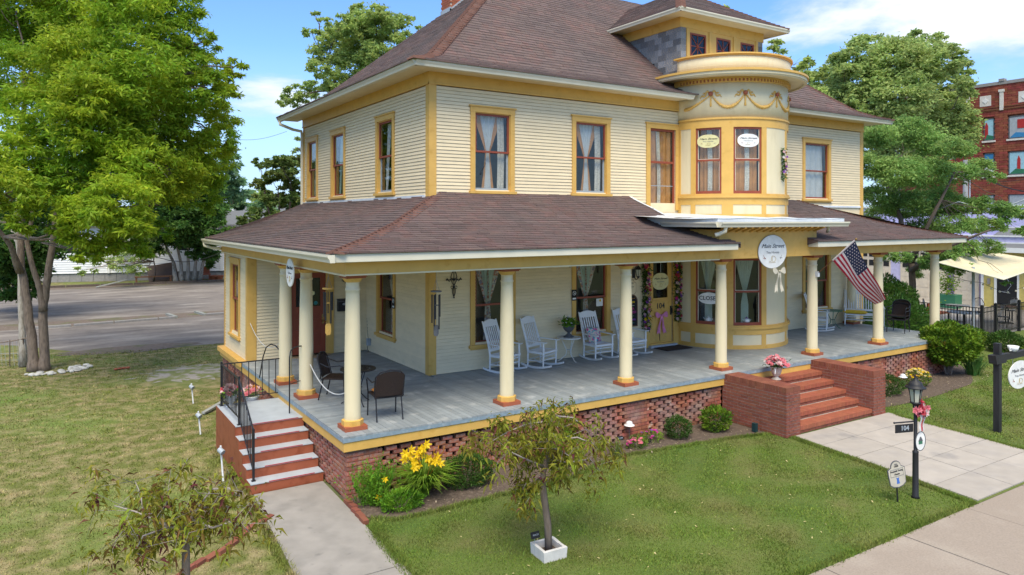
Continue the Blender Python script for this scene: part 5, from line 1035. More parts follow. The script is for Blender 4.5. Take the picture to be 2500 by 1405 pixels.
# silver bow below round sign, pink bow on the door
def bow(name,label,c,s,m,xa=(1,0,0),lt=1.0,m2=None,parent_kind=None):
    c=Vector(c); xa=Vector(xa).normalized(); up_=Vector((0,0,1)); za=xa.cross(up_); t=thing(name,label,'bow',tuple(c)); Q=lambda a,z,d=0:c+xa*a*s+up_*z*s+za*d*s
    for sg in (-1,1):
        b=MB(); b.grid(lambda u,v:Q(sg*(.05+.42*math.sin(u*PI*.5)*1.0)*(1 if v<2 else 1),.10*math.sin(u*PI)*(2*v-1)*1.6+.06*u,.05+.07*math.sin(u*PI)*(1-v)),8,4); b.obj('loop',m,t)
        b=MB(); b.grid(lambda u,v:Q(sg*(.03+.22*v)+(u-.5)*(.10+.12*v),-.05-lt*v+(-.1*(1-abs(2*u-1)) if v>.99 else 0)*-1,.05+.03*math.sin(v*7+u)),4,8); b.obj('tail',m2 or m,t)
    b=MB(); b.ball(Q(0,0,.08),.06*s,8); b.obj('knot',m,t); return t
b_=bow('ribbon_bow','silver gold ribbon bow hanging below the round sign',(10.95,.02,3.34),.50,'ribbon_silver')
bow('ribbon_bow','pink ribbon bow on the lower panel of the front door',(10.40,YW-.02,1.92),.50,'ribbon_pink')
# floral garlands both sides of the front door
def garland(label,x,y,z0,z1,r=.13):
    t=thing('flower_garland',label,'garland',(x,y,z0)); n=1500; P=np.stack([rng.normal(x,r*.5,n),rng.normal(y,.04,n),rng.uniform(z0,z1,n)],1); mesh_obj(fastmesh('leaves',leafset(P,.07,.4,.5,.2),4,'leaf_boxdark'),'leaves',t)
    k=int((z1-z0)*26)
    for i in range(k):
        z=z0+.05+(z1-z0-.1)*(i+U(-.3,.3))/k; flower(t,(x+U(-r,r)*.85,y-.05,z),U(.035,.062),random.choice(['petal_magenta','petal_pink','petal_purple','petal_cream','petal_red','petal_cream','petal_purple','petal_pale','petal_yellow']),6,nrm=(U(-.7,0),-1,U(0,.5)))
garland('long flower garland hanging down the left side of the front door',9.78,YW-.09,1.55,3.64); garland('long flower garland hanging between the front door and the round bay',10.97,YW-.10,1.72,3.64)
# wreath swag on upper bay
ph=13; c=P3(ph,BR+.05,6.2); t=thing('door_swag','dried flower swag with purple and white blooms on the upper bay','swag',c); n=260; P=np.stack([rng.normal(c[0],.045,n),rng.normal(c[1],.03,n),c[2]+rng.uniform(-.48,.42,n)],1); mesh_obj(fastmesh('leaves',leafset(P,.09,.3,.8,.2),4,'leaf_boxdark'),'leaves',t)
for i in range(16): flower(t,(c[0]+U(-.09,.09),c[1]-.05,c[2]+U(-.3,.34)),U(.03,.05),random.choice(['petal_purple','petal_white','petal_pale','petal_orange']),6,nrm=(-.5,-1,.2))
# wind chimes
def chime(label,x,y,z,mt,mr,L=.36,sail='black_iron'):
    t=thing('wind_chime',label,'wind chime',(x,y,z)); b=MB(); b.tube([(x,y,3.66),(x,y,z+.22)],.004,4); 
    for k in range(3): a=k*2*PI/3; b.tube([(x,y,z+.22),(x+.07*math.cos(a),y+.07*math.sin(a),z)],.003,4)
    b.obj('cord','ink_gray',t,keep=True); b=MB(); b.lathe([(0,0),(.10,0),(.10,.02),(0,.02)],(x,y,z),16); b.obj('top_disc',mt,t)
    for k in range(5): a=k*2*PI/5; l=L+.06*k; b=MB(); b.tube([(x+.075*math.cos(a),y+.075*math.sin(a),z-.05),(x+.075*math.cos(a),y+.075*math.sin(a),z-.05-l*.9)],.014,8); b.obj('tube','black_iron',t)
    b=MB(); b.lathe([(0,0),(.04,0),(.04,.015),(0,.015)],(x,y,z-.25),10); b.tube([(x,y,z),(x,y,z-.62)],.002,4); b.obj('striker',mr,t,keep=True); b=MB(); b.prism([(-.03,-.1),(.03,-.1),(.05,-.06),(.05,.06),(.03,.1),(-.03,.1),(-.05,.06),(-.05,-.06)],lambda a,c,d:(x+a,y+d,z-.70+c),-.004,.004); b.obj('sail',mr,t)
chime('wind chime with a wooden disc and black tubes beside the corner column',.06,.95,3.38,'trim','trim'); chime('slender bronze wind chime hanging from the front beam before the house corner',1.88,.42,3.28,'planter_gray','planter_gray',.45)
# flag
t=thing('flag','American flag on an angled pole fixed to a porch column','flag',(12.87,-.2,3.2)); A=Vector((12.87,.28,3.18)); B=Vector((12.87,-.80,4.11)); MB().tube([A,B],.014,8).obj('pole','brown_wood',t); MB().ball(B,.028,8).obj('finial','brass',t); MB().box(12.83,12.91,.24,.34,3.10,3.24).obj('bracket','white',t)
h0=A+(B-A)*.40; h1=A+(B-A)*.965; f1=Vector((13.50,-1.22,2.62)); f0=Vector((13.82,-.72,2.42))
def fp(u,v):   # u along fly, v along hoist (0 bottom .. 1 top)
    p=(h0+(h1-h0)*v)*(1-u)+(f0+(f1-f0)*v)*u; sag=math.sin(u*PI)*(-.09); w=.035*math.sin(u*7+v*3.2)*u**.5+.02*math.sin(v*9+u*4)*u
    return p+Vector((0,0,sag*(1-.3*v)))+Vector((.45,-.8,.15))*w
FM=MB(); 
def fm(u,v):
    r=int(v*13); 
    if u<.42 and r>=6: return 2
    return 0 if r%2==0 else 1
FM.grid(fp,40,39,0,fm); FM.obj('cloth',['flag_red','flag_white','flag_blue'],t,True)
b=MB(); nrm=(fp(.3,.7)-fp(.2,.7)).cross(fp(.2,.8)-fp(.2,.7)).normalized()
for i in range(9):
    for j in range(11):
        if (i+j)%2: continue
        u=.42*(j+1)/12; v=6/13+7/13*(i+1)/10; c=fp(u,v); du=(fp(u+.01,v)-fp(u-.01,v)).normalized(); dv=(fp(u,v+.01)-fp(u,v-.01)).normalized(); nn=du.cross(dv).normalized()
        for sg in (-1,1): b.add([c+nn*.004*sg]+[c+nn*.004*sg+(du*math.cos(q*PI/5)+dv*math.sin(q*PI/5))*(.020 if q%2==0 else .009) for q in range(10)],[(0,k+1,(k+1)%10+1) for k in range(10)])
b.obj('stars','flag_white',t,keep=True); b=MB(); b.tube([h0+Vector((0,-.01,0)),h1],.02,6); b.obj('sleeve','flag_white',t)
# ================= YARD ITEMS =================
# lamp post
lx,ly=8.06,-4.87; t=thing('lamp_post','black lamp post with a pink and white bow beside the front walk','lamp post',(lx,ly,0)); b=MB(); b.lathe([(.0,0),(.07,0),(.05,.03),(.046,.74),(.052,.76),(.03,.78),(.028,1.50)],(lx,ly,0),14); b.obj('post','black_post',t,True)
b=MB(); b.lathe([(.028,1.47),(.045,1.50),(.04,1.53),(.085,1.56),(.08,1.585),(.04,1.585)],(lx,ly,0),16); b.obj('lamp_base','black_post',t,True); b=MB(); b.lathe([(.068,1.585),(.104,1.81)],(lx,ly,0),6,a0=15,a1=375); b.obj('lamp_glass','frost',t)
b=MB()
for k in range(6): a=R(15+60*k); b.tube([(lx+.071*math.cos(a),ly+.071*math.sin(a),1.58),(lx+.09*math.cos(a),ly+.09*math.sin(a),1.74),(lx+.107*math.cos(a),ly+.107*math.sin(a),1.82)],[.007,.009,.018],5)
b.lathe([(.10,1.80),(.155,1.81),(.16,1.825),(.115,1.84),(.112,1.865),(.085,1.915),(.04,1.935),(.04,1.95),(.022,1.96),(.026,1.975),(.01,1.99),(.015,2.005),(.008,2.02),(0,2.06)],(lx,ly,0),24); b.obj('lamp_roof','black_post',t,True,keep=True)
t=thing('number_sign','black house number sign hanging from the lamp post arm','sign',(lx-.2,ly,1.05)); d=Vector((-.80,.60,0)).normalized()*-1; d=Vector((-.92,.3,0)).normalized(); b=MB(); o=Vector((lx,ly,1.26)); b.tube([o,o+d*.42+Vector((0,0,-.0))],.012,6); b.ball(o+d*.42,.018,6); b.obj('arm','black_iron',t); za=Vector((0,0,1)); b=MB(); nn=d.cross(za)
b.hexa([tuple(o+d*a+za*z+nn*e) for z in (-.17,-.035) for a,e in ((.05,-.006),(.40,-.006),(.40,.006),(.05,.006))]); b.obj('panel','black_iron',t); text('104',.11,o+d*.22+za*-.10-d.cross(za)*-.009*(-1),-d,za,'steel',t,bold=.002); text('104',.11,o+d*.22+za*-.10+Vector((-.3,-.92,0)).normalized()*.010,-d,za,'steel',t,bold=.002)
t=thing('oval_plaque','white oval plaque with a house drawing on the lamp post','plaque',(lx+.06,ly-.06,.9)); xa=Vector((.80,-.12,0)).normalized(); c=Vector((lx+.06,ly-.05,.935)); zz_=xa.cross(za); b=MB(); b.prism([(.115*math.cos(k*PI/20),.155*math.sin(k*PI/20)) for k in range(40)],lambda a,e,d_:tuple(c+xa*a+za*e+zz_*d_),-.01,0); b.obj('panel','sign_white',t)
b=MB(); b.tube([c+xa*.117*math.cos(k*PI/20)+za*.157*math.sin(k*PI/20) for k in range(41)],.007,5); b.obj('rim','planter_gray',t); b=MB(); pr=lambda P:b.prism(P,lambda a,e,d_:tuple(c+xa*a+za*e+zz_*d_),.001,.003); pr([(-.045,-.05),(.045,-.05),(.045,.0),(-.045,.0)]); b.obj('house_drawing','green_metal',t); b=MB(); pr([(-.055,.0),(.055,.0),(.012,.07),(-.012,.07)]); b.obj('roof_drawing','planter_gray',t)
c=Vector((lx+.05,ly-.05,1.43)); t=thing('ribbon_bow','pink and white checked ribbon bow tied round the lamp post','bow',tuple(c))
for i in range(36):
    a=U(0,2*PI); rr=U(.02,.13); p=c+Vector((rr*math.cos(a),U(-.06,.03),rr*math.sin(a)+.02)); flower(t,p,U(.045,.075),('petal_red','petal_white','petal_pink')[i%3],6,'loop',(U(-.9,.5),-1,U(-.6,.8)))
for s_,m in ((-.03,'petal_white'),(.03,'petal_red'),(.06,'petal_white')): b=MB(); b.grid(lambda u,v:c+Vector((s_+(u-.5)*.05+.02*math.sin(v*5),-.02-.01*math.sin(v*8),-.05-.27*v)),3,8); b.obj('tail',m,t,True)
# history sign
hx,hy=7.62,-4.82; t=thing('historic_marker','tan shield shaped marker sign on a short black stake in the lawn','sign',(hx,hy,0)); b=MB(); b.tube([(hx+.0,hy,0),(hx-.03,hy,.30)],.014,6); b.obj('stake','black_iron',t); xa=Vector((.93,-.25,.12)).normalized(); ya=Vector((-.1,.1,1)); ya=(ya-xa*ya.dot(xa)).normalized(); zz_=xa.cross(ya); c=Vector((hx-.04,hy-.01,.46))
shp=[(-.16,-.16),(-.1,-.2),(0,-.22),(.1,-.2),(.16,-.16),(.175,0),(.175,.09),(.12,.12)]+[(.105*math.cos(k*PI/8),.12+.10*math.sin(k*PI/8)) for k in range(0,9)]+[(-.12,.12),(-.175,.09),(-.175,0)]
for sc_,e0,e1,m,nm in ((1,-.012,0,'planter_gray','back'),(.93,.0,.003,'plaque_tan','face')): b=MB(); b.prism([(x*sc_,z*sc_) for x,z in shp],lambda a,e,d_:tuple(c+xa*a+ya*e+zz_*d_),e0,e1); b.obj(nm,m,t)
text('circa',.03,c+ya*.165+zz_*.005,xa,ya,'ink',t); text('1900',.045,c+ya*.13+zz_*.005,xa,ya,'ink',t,bold=.001); text('Fredrick Young',.04,c+ya*.055+zz_*.005,xa,ya,'ink',t,bold=.001); text('House',.04,c+ya*.005+zz_*.005,xa,ya,'ink',t,bold=.001)
b=MB(); pl=[(-.13,-.03),(.13,-.03),(.13,.085),(-.13,.085),(-.13,-.03)]; b.tube([c+xa*x+ya*z+zz_*.004 for x,z in pl],.003,4); b.obj('border','planter_gray',t); b=MB(); b.prism([(-.03,-.15),(.03,-.15),(.02,-.08),(.03,-.05),(0,-.06),(-.03,-.05),(-.02,-.08)],lambda a,e,d_:tuple(c+xa*a+ya*e+zz_*d_),.004,.006); b.obj('emblem','blue',t)
# hanging sign post
px,py=13.30,-3.80; t=thing('sign_post','tall black wooden post with a cross arm beside the walk','sign post',(px,py,0)); b=MB(); b.box(px-.06,px+.06,py-.06,py+.06,0,1.92); b.obj('post','black_post',t); b=MB(); b.box(px-.22,px+1.9,py-.05,py+.05,1.53,1.66); b.obj('arm','black_post',t); b=MB(); b.hexa([(px-.2,py-.08,1.49),(px+.22,py-.08,1.49),(px+.22,py+.08,1.49),(px-.2,py+.08,1.49),(px-.26,py-.08,1.68),(px+.3,py-.08,1.68),(px+.3,py+.08,1.68),(px-.26,py+.08,1.68)]); b.obj('collar','black_post',t)
ovalsign('hanging_sign','white oval shop sign hanging from the black post arm',(px+1.0,py-.02,1.13),(1,0,0),1.05,.62); t=bpy.data.objects['hanging_sign']; 
for x in (px+.7,px+1.3): MB().tube([(x,py,1.38),(x,py,1.53)],.006,5).obj('chain','steel',t)
x=px+.72; t=thing('teacup','white teacup ornament on the sign post arm','teacup',(x,py,1.66)); b=MB(); b.lathe([(0,0),(.05,.0),(.1,.06),(.115,.13),(.105,.13),(.09,.06)],(x,py,1.665),16); b.obj('cup','white',t,True); b=MB(); b.tube([(x-.1,py,1.77),(x-.16,py,1.76),(x-.155,py,1.70),(x-.09,py,1.70)],.012,6); b.obj('handle','white',t)
# planter box with stake label, second stake
t=thing('planter_box','small cracked white square concrete surround at the foot of the peach tree','planter',(1.73,-3.3,0)); cx,cy=1.735,-3.30; M4=Matrix.Translation((cx,cy,0))@Matrix.Rotation(R(-4),4,'Z')@Matrix.Diagonal((.74,.74,.9,1))
for (x0,x1,y0,y1) in ((-.24,.24,-.24,-.205),(-.24,.24,.205,.24),(-.24,-.205,-.205,.205),(.205,.24,-.205,-.02),(.205,.24,0.0,.205)): b=MB(M4); b.hexa([(x0,y0,-.02),(x1,y0,-.02),(x1,y1,-.02),(x0,y1,-.02),(x0-.01,y0-.01,.16+U(-.008,.008)),(x1+.01,y0-.01,.16),(x1+.01,y1+.01,.16+U(-.01,.01)),(x0-.01,y1+.01,.16)]); b.obj('side','box_white',t)
b=MB(M4); b.box(-.2,.2,-.2,.2,0,.05); b.obj('soil','mulch',t)
for x,y,z,lab in ((1.56,-3.22,.30,'small black plant label on a wire in the white planter box'),(5.62,-.30,.22,'small black plant label on a wire behind the pink flowers')):
    t=thing('plant_label',lab,'plant label',(x,y,0)); b=MB(); b.tube([(x,y,0),(x,y+.01,z-.02)],.004,4); b.obj('wire','steel',t); b=MB(); b.hexa([(x-.07,y-.03,z-.05),(x+.07,y-.03,z-.05),(x+.07,y-.02,z-.05),(x-.07,y-.02,z-.05),(x-.07,y+.0,z+.03),(x+.07,y+.0,z+.03),(x+.07,y+.01,z+.03),(x-.07,y+.01,z+.03)]); b.obj('tag','dark',t); text('PEACH' if x<3 else 'PETUNIA',.03,(x,y-.022,z-.005),(1,0,0),(0,.36,1),'steel',t)
# pvc spot lights
for x,y,h_,lab in ((-.99,8.1,.5,'white pipe stake with a small spotlight, farthest of the three along the house'),(-1.3,5.2,.5,'white pipe stake with a small spotlight, middle one of the three'),(-1.45,2.05,.62,'white pipe stake with a small grey spotlight beside the red steps')):
    t=thing('spotlight_stake',lab,'spotlight',(x,y,0),0,'pipe stake spotlights along the side of the house'); b=MB(); b.tube([(x,y,0),(x-.04,y+.03,h_)],.016,8); b.obj('pipe','pvc',t); b=MB(); b.tube([(x-.07,y+.0,h_-.05),(x-.02,y-.08,h_-.10)],[.045,.05],10); b.obj('lamp_head','steel',t)
# mushroom solar lights
for x,y,z,m,lab in ((6.11,-.03,.33,'white','white hat shaped solar light on a stake before the brick foundation'),(15.33,-.6,.36,'metal_white','blue and white solar light on a stake before the brick foundation')):
    t=thing('garden_light',lab,'garden light',(x,y,0)); MB().tube([(x,y,0),(x,y,z)],.006,5).obj('stake','planter_gray',t); b=MB(); b.lathe([(.11,0),(.10,.015),(.07,.02),(.068,.05),(.05,.08),(0,.095)],(x,y,z),18); b.obj('shade',m,t,True); b=MB(); b.lathe([(.068,.022),(.070,.035)],(x,y,z),18); b.obj('band','blue' if x>10 else 'brown_wood',t)
t=thing('ground_spotlight','dark green ground spotlight beside the brick step wall','spotlight',(8.95,-1.1,0)); b=MB(); b.box(8.78,8.86,-1.06,-.96,.02,.20); b.obj('housing','green_dark',t); MB().tube([(8.82,-1.0,0),(8.82,-1.0,.05)],.02,6).obj('spike','planter_gray',t)
# rocks around tree, rusty pieces on the lawn, plank
t=thing('stone_ring','loose pile of white stones around the foot of the big tree','stones',(-4,14.4,0))
for i in range(60):
    a=U(-2.4,.4); r_=U(.4,.85); x,y=-3.95+r_*math.cos(a)*1.2,14.7+r_*math.sin(a)*.9; b=MB(); s_=U(.05,.10); b.ball((x,y,.02),s_,7,sc=(U(.8,1.3),U(.7,1.2),U(.4,.7))); b.obj('stone','stone_white',t)
t=thing('clay_pieces','rusty brown clay pieces lying in the grass','debris',(-1.9,13.6,0))
for i in range(4): b=MB(); b.ball((-2.3+i*.11,13.7+U(-.05,.05),.03),.06,7,sc=(1.2,.8,.6)); b.obj('lump','rust_red',t)
t=thing('gray_plank','weathered grey plank leaning low against the house by the landing','plank',(-.6,7.3,0)); b=MB(); b.hexa([(-1.0,6.9,.02),(-.95,6.8,.02),(.1,8.0,.12),(.05,8.1,.12),(-1.0,6.9,.06),(-.95,6.8,.06),(.1,8.0,.17),(.05,8.1,.17)]); b.obj('board','wood_gray',t)
# ================= PLANTS =================
_h=R(32.56); CF=Vector((math.sin(_h),math.cos(_h),0)); CR=Vector((math.cos(_h),-math.sin(_h),0))
def at(u,v,D): return CAM+CF*D+CR*((u-1250)*D/1776)+Vector((0,0,-(v-534.9)*D/1776))
def at0(u,v): d=at(u,v,1)-CAM; return CAM+d*(-CAM.z/d.z)
def crown_pts(blobs,dens,clump=.32,flat=.75,spread=.6):
    out=[]
    for (c,r,n) in blobs:
        k=max(4,int(n*dens/70)); d=rng.normal(size=(k,3)); d/=np.linalg.norm(d,axis=1,keepdims=True); rad=rng.uniform(.25,1,k)**.45
        cc=np.array(c)+d*rad[:,None]*np.array(r); m=int(n*dens/k)
        for q in cc:
            s=clump*min(r)*rng.uniform(.5,1.0); out.append(q+rng.normal(size=(m,3))*s*np.array([spread,spread,spread*.5]))
    return np.concatenate(out)
def limb(b,p,q,r0,r1,wob_=.06,n=5,mi=0):
    p=Vector(p);q=Vector(q);L=(q-p).length; pts=[];rs=[]
    for i in range(n+1):
        t=i/n; pts.append(p.lerp(q,t)+Vector((U(-1,1),U(-1,1),U(-.5,.8)))*wob_*L*math.sin(t*PI)); rs.append(r0+(r1-r0)*t)
    b.tube(pts,rs,7,mi); return pts
def tree(name,label,base,trunks,blobs,leafm_,bark,size,asp=.4,droop=.3,dens=1,group=None,clump=.34,flat=.15,cat='tree',nbr=2,brk=1.):
    t=thing(name,label,cat,tuple(base),0,group); tr=MB(); br=MB(); tips=[]
    for path,r0,r1 in trunks:
        n=len(path); pts=[Vector(path[0])]; 
        for a,c in zip(path,path[1:]):
            a=Vector(a);c=Vector(c); L=(c-a).length
            for i in range(1,4): pts.append(a.lerp(c,i/3)+(Vector((U(-1,1),U(-1,1),0))*.02*L if i<3 else Vector((0,0,0))))
        m=len(pts); rs=[(r0*(1+.35*max(0,1-i/2)) if i<2 else r0)+(r1-r0)*i/(m-1) for i in range(m)]; tr.tube(pts,rs,10); tips.append(pts[-1]); tips.append(pts[int(m*.6)])
    tr.obj('trunk',bark,t,True,keep=True)
    for (c,r,n) in blobs:
        c=Vector(c); p=min(tips,key=lambda q:(q-c).length); L=(c-p).length; rr=max(.008,min(.05,.012*L)*brk)
        if L>.2: limb(br,p,c,rr,rr*.4)
        for k in range(nbr): limb(br,p.lerp(c,U(.5,1)),c+Vector((U(-1,1)*r[0],U(-1,1)*r[1],U(-.6,.9)*r[2]))*.8,rr*.45,rr*.12)
    br.obj('branches',bark,t,True,keep=True)
    P=crown_pts(blobs,dens,clump,flat); mesh_obj(fastmesh('crown',leafset(P,size,asp,droop,flat),4,leafm_),'crown',t); return t
def PB(D,lst,per=1.,zs=.85):   # blobs given as seen: (u,v,radius px[,dD])
    out=[]
    for q in lst:
        u,v,r=q[:3]; d=D+(q[3] if len(q)>3 else U(-.06,.06)*D); rm=r*d/1776; out.append((tuple(at(u,v,d)),(rm,rm,rm*zs),per*r*r)) 
    return out
# big multi-trunk tree
D=22.; b0=Vector((-4.1,14.9,0))
TL=[(60,50,120,1),(190,10,120,0),(320,40,110,-1),(410,90,85,0),(455,150,70,1),(505,215,62,-1),(540,230,40,0),(520,100,22,0),(330,170,110,-2),(190,160,120,-2),(50,190,110,-1),(110,290,100,-2),(245,300,110,-2.5),(370,280,95,-1),(470,300,75,0),(540,345,48,0),(570,165,30,0),(440,400,80,0),(30,380,70,-3),(30,470,70,-4),(60,540,40,-4),(180,430,90,-2),(330,400,90,-2.5),(420,430,80,-1.),(215,535,78,-3),(290,500,82,-3.5),(320,540,50,-3.5),(370,230,70,1),(160,570,40,-3),(250,610,40,-2.5),(310,600,45,-2),(490,470,60,1),(515,390,60,1),(540,290,45,1),(120,120,110,2),(420,200,90,2),(400,560,30,-1),(345,610,26,-2),(200,610,34,-3),(300,300,110,2),(490,170,45,-1),(150,-60,120,0),(330,-60,110,0),(20,-40,100,0),(440,10,60,0),(555,180,25,0),(230,230,100,-3),(100,460,60,-2)]
A2=lambda u,v,d=22.:tuple(at(u,v,d))
g0=at(84,897,22); g0.z=-.02; g1=at(108,897,22.1); g1.z=-.02
T1=[(tuple(g0),A2(80,860),A2(68,748),A2(51,654),A2(50,560),A2(46,400),A2(60,200,21.5)),.16,.055]
T2=[(tuple(g1),A2(109,860,22.1),A2(106,745,22.1),A2(116,685,22.1),A2(130,591,22.2),A2(136,500,22.3),A2(180,380,22.4),A2(260,180,22.5)),.155,.045]
T3=[(A2(106,760,22.05),A2(98,710,22),A2(80,654,21.9),A2(66,591,21.9),A2(85,480,21.8),A2(140,330,21.6),A2(170,150,21.6)),.10,.035]
T4=[(A2(50,665,21.9),A2(25,600,21.4),A2(-20,540,21)),.09,.05]
tree('shade_tree','big multi trunk tree with bright lime green foliage and white stones at its foot',b0,[T1,T2,T3,T4],PB(D,TL,.66),'leaf_lime','bark',.15,.30,.45,1.0,clump=.30,flat=.15,nbr=3)
# lichen trunk beside
b0=at(58,895,22.6); b0.z=0; tree('old_tree','dark leaning lichen covered trunk just beside the big lime green tree',b0,[((b0,at(52,760,22.8),at(50,640,23),at(40,520,23),at(60,420,23)),.10,.06)],PB(24,[(60,440,90,1),(20,540,80,1),(100,540,60,2)],.35),'leaf_dark','bark_pale',.16,.4,.3)
b0=at0(40,712)
tree('dark_tree','dense dark green tree behind the trunks of the lime green tree',b0,[((b0,at(40,650,44),at(60,520,38)),.25,.12)],PB(34,[(20,600,75),(60,640,60),(10,670,60),(100,600,60),(50,700,45),(0,540,70),(80,500,80),(180,480,80),(250,430,80),(30,700,35),(0,620,60)],.9),'leaf_dark','bark_dark',.22,.4,.3)
b0=at0(455,689)
tree('crape_myrtle','dark green crape myrtle with many pale smooth stems before the white house',b0,[((b0+Vector((dx,0,0)),at(455+dx*34+dx*12,640,53),at(450+dx*90,560,53)),.15,.06) for dx in (-.7,-.3,.1,.5,.9)],PB(52,[(430,470,60),(490,450,55),(380,500,55),(450,540,60),(510,520,50),(400,570,45),(470,590,42),(500,610,36),(375,430,60),(530,560,28),(440,400,60),(350,560,30),(520,640,18),(385,620,16),(440,520,60),(400,450,60)],1.3),'leaf_dark','bark_pale',.30,.4,.3)
b0=at0(375,690)
tree('young_tree','airy grey green young tree drooping before the white clapboard house',b0,[((b0,at(380,660,52),at(370,600,52)),.06,.03)],PB(50,[(360,600,45),(310,640,32),(340,660,20),(250,640,30),(210,660,20),(300,590,40),(280,640,20)],.7),'leaf_mid','bark',.22,.35,.5)
b0=at(545,680,66); b0.z=0
tree('background_tree','rounded green tree far behind the white house',b0,[((b0,at(545,560,66)),.3,.15)],PB(66,[(640,520,36),(690,530,36),(735,510,30),(600,540,26),(545,430,48),(575,470,38),(510,450,45),(560,400,28),(500,500,45),(590,495,20),(548,480,40)],.9),'leaf_far','bark_dark',.42,.5,.2)
b0=at(640,600,95); b0.z=0
tree('background_tree','small yellow green tree on the skyline behind the grey roof',b0,[((b0,at(640,530,95)),.3,.15)],PB(95,[(640,485,22),(615,480,16),(665,492,20),(620,505,24),(700,500,22),(600,510,24)],1.6),'leaf_oak','bark_dark',.5,.5,.2)
b0=at(690,620,32); b0.z=0
tree('crape_myrtle','sparse dark crape myrtle at the back corner of the house',b0,[((b0+Vector((dx,0,0)),at(690+dx*60,560,32),at(690+dx*110,470,32)),.07,.03) for dx in (-.4,-.1,.2,.5)],PB(32,[(690,395,34),(660,430,30),(630,395,14),(700,410,40),(720,470,40),(650,480,34),(720,390,26),(650,400,22),(700,430,26),(640,450,26),(720,450,26),(670,490,34),(715,500,34),(640,520,34),(690,535,36),(720,545,30),(610,540,28),(590,560,28),(735,480,30),(655,560,30),(690,560,40),(625,580,30)],1.4,.5),'leaf_crape','bark_dark',.14,.5,.2,clump=.26)
b0=at(880,640,40); b0.z=0
tree('oak_tree','tall airy oak tree rising behind the house, against the blue sky',b0,[((b0,at(880,450,40),at(890,300,40),at(900,150,40)),.4,.1),((at(885,400,40),at(840,250,39),at(800,160,39)),.2,.06)],PB(39,[(880,95,60),(930,50,45),(970,70,42),(830,60,40),(800,120,48),(850,170,60),(930,150,60),(1000,110,45),(1030,80,26),(780,170,32),(760,215,30),(720,235,32),(690,245,18),(820,230,50),(900,240,60),(770,40,16),(760,80,20),(980,180,50),(870,30,24),(735,340,14),(725,370,10),(860,110,70),(900,60,50)],1.1),'leaf_oak','bark_dark',.17,.5,.25,clump=.30,nbr=3)
b0=at(1900,560,42); b0.z=0
tree('backyard_tree','leafy green tree whose tips show beside the dormer roof',b0,[((b0,at(1900,350,42),at(1895,180,42)),.3,.1)],PB(42,[(1885,105,22),(1900,150,30),(1930,165,22),(1955,150,22),(1880,190,40),(1975,155,12),(1960,190,24),(1770,18,8),(1990,240,30)],1.0),'leaf_oak','bark_dark',.22,.5,.25)
b0=at(2180,640,56); b0.z=0
tree('street_tree','large rounded green tree behind the right end of the house',b0,[((b0,at(2180,500,56),at(2170,300,56)),.45,.15),((at(2180,480,56),at(2260,330,56)),.2,.08),((at(2180,480,56),at(2090,300,56)),.2,.08)],PB(56,[(2180,150,70),(2120,120,45),(2240,130,55),(2300,150,50),(2070,150,40),(2020,190,42),(1995,225,30),(2100,210,70),(2200,230,75),(2300,220,60),(2345,170,30),(2360,210,25),(2330,290,55),(2250,310,60),(2160,300,60),(2100,290,40),(2060,240,45),(2350,330,35),(2230,90,22),(2290,95,18),(2120,330,50),(2200,370,60),(2060,170,30)],1.7),'leaf_mid','bark_dark',.27,.5,.25)
b0=at(2230,760,31); b0.z=0
tree('mimosa_tree','spreading feathery green mimosa tree beyond the end of the porch',b0,[((b0,at(2225,640,31),at(2180,480,31),at(2200,380,31)),.16,.05),((at(2225,640,31),at(2280,520,30),at(2330,420,30)),.10,.04),((at(2225,660,31),at(2320,600,28),at(2420,560,27)),.09,.03)],PB(31,[(2150,330,45),(2210,320,55),(2270,350,50),(2330,360,42),(2130,400,45),(2190,420,60),(2260,420,60),(2330,420,45),(2390,410,36),(2430,430,22),(2140,480,42),(2210,500,60),(2280,490,60),(2340,500,40),(2250,560,50),(2320,545,45),(2400,500,36),(2460,510,30),(2380,550,36),(2440,545,28),(2490,520,22),(2300,610,36),(2360,605,34),(2420,600,26),(2340,650,28),(2390,640,26),(2440,650,26),(2270,640,30),(2200,625,26),(2240,660,20),(2460,690,8),(2160,620,24),(2120,530,40),(2490,560,20)],1.9,.62),'leaf_mimosa','bark_dark',.125,.36,.35,1.0,brk=.35,clump=.55,flat=.3)
# ---- shrubs
def bush(name,label,c,r,n,leaf,size,cat='shrub',asp=.5,stems=6,group=None,base=0.,fl=None,nfl=0,droop=.0):
    c=Vector(c); t=thing(name,label,cat,(c.x,c.y,0),0,group); d=rng.normal(size=(n,3)); d/=np.linalg.norm(d,axis=1,keepdims=True)
    rad=rng.uniform(.15,1,n)**.28; lump=1+.10*np.sin(d[:,0]*5+1)*np.cos(d[:,1]*6)+.07*np.sin(d[:,2]*9+d[:,0]*7); P=np.array(c)+d*(rad*lump)[:,None]*np.array(r); P=P[P[:,2]>.02]; dd=(P-np.array(c))/np.array(r)
    mesh_obj(fastmesh('foliage',leafset(P,size,asp,droop,.2,.35,dd*.9+np.array([0,0,.35])),4,leaf),'foliage',t); b=MB()
    for i in range(stems): limb(b,(c.x+U(-.1,.1)*r[0],c.y+U(-.1,.1)*r[1],base),(c.x+U(-.6,.6)*r[0],c.y+U(-.6,.6)*r[1],c.z+U(0,.5)*r[2]),.012+.02*r[0],.006)
    b.obj('stems','bark',t,keep=True)
    for i in range(nfl):
        a=U(0,2*PI); e=U(.25,1.4); p=c+Vector((r[0]*math.cos(a)*math.cos(e),r[1]*math.sin(a)*math.cos(e),r[2]*math.sin(e)))*1.03; flower(t,p,U(*fl[1]),random.choice(fl[0]),8)
    return t
bush('round_shrub','small rounded green shrub with reddish tips before the brick foundation',(7.12,-.42,.22),(.28,.26,.24),2600,'leaf_boxdark',.04)
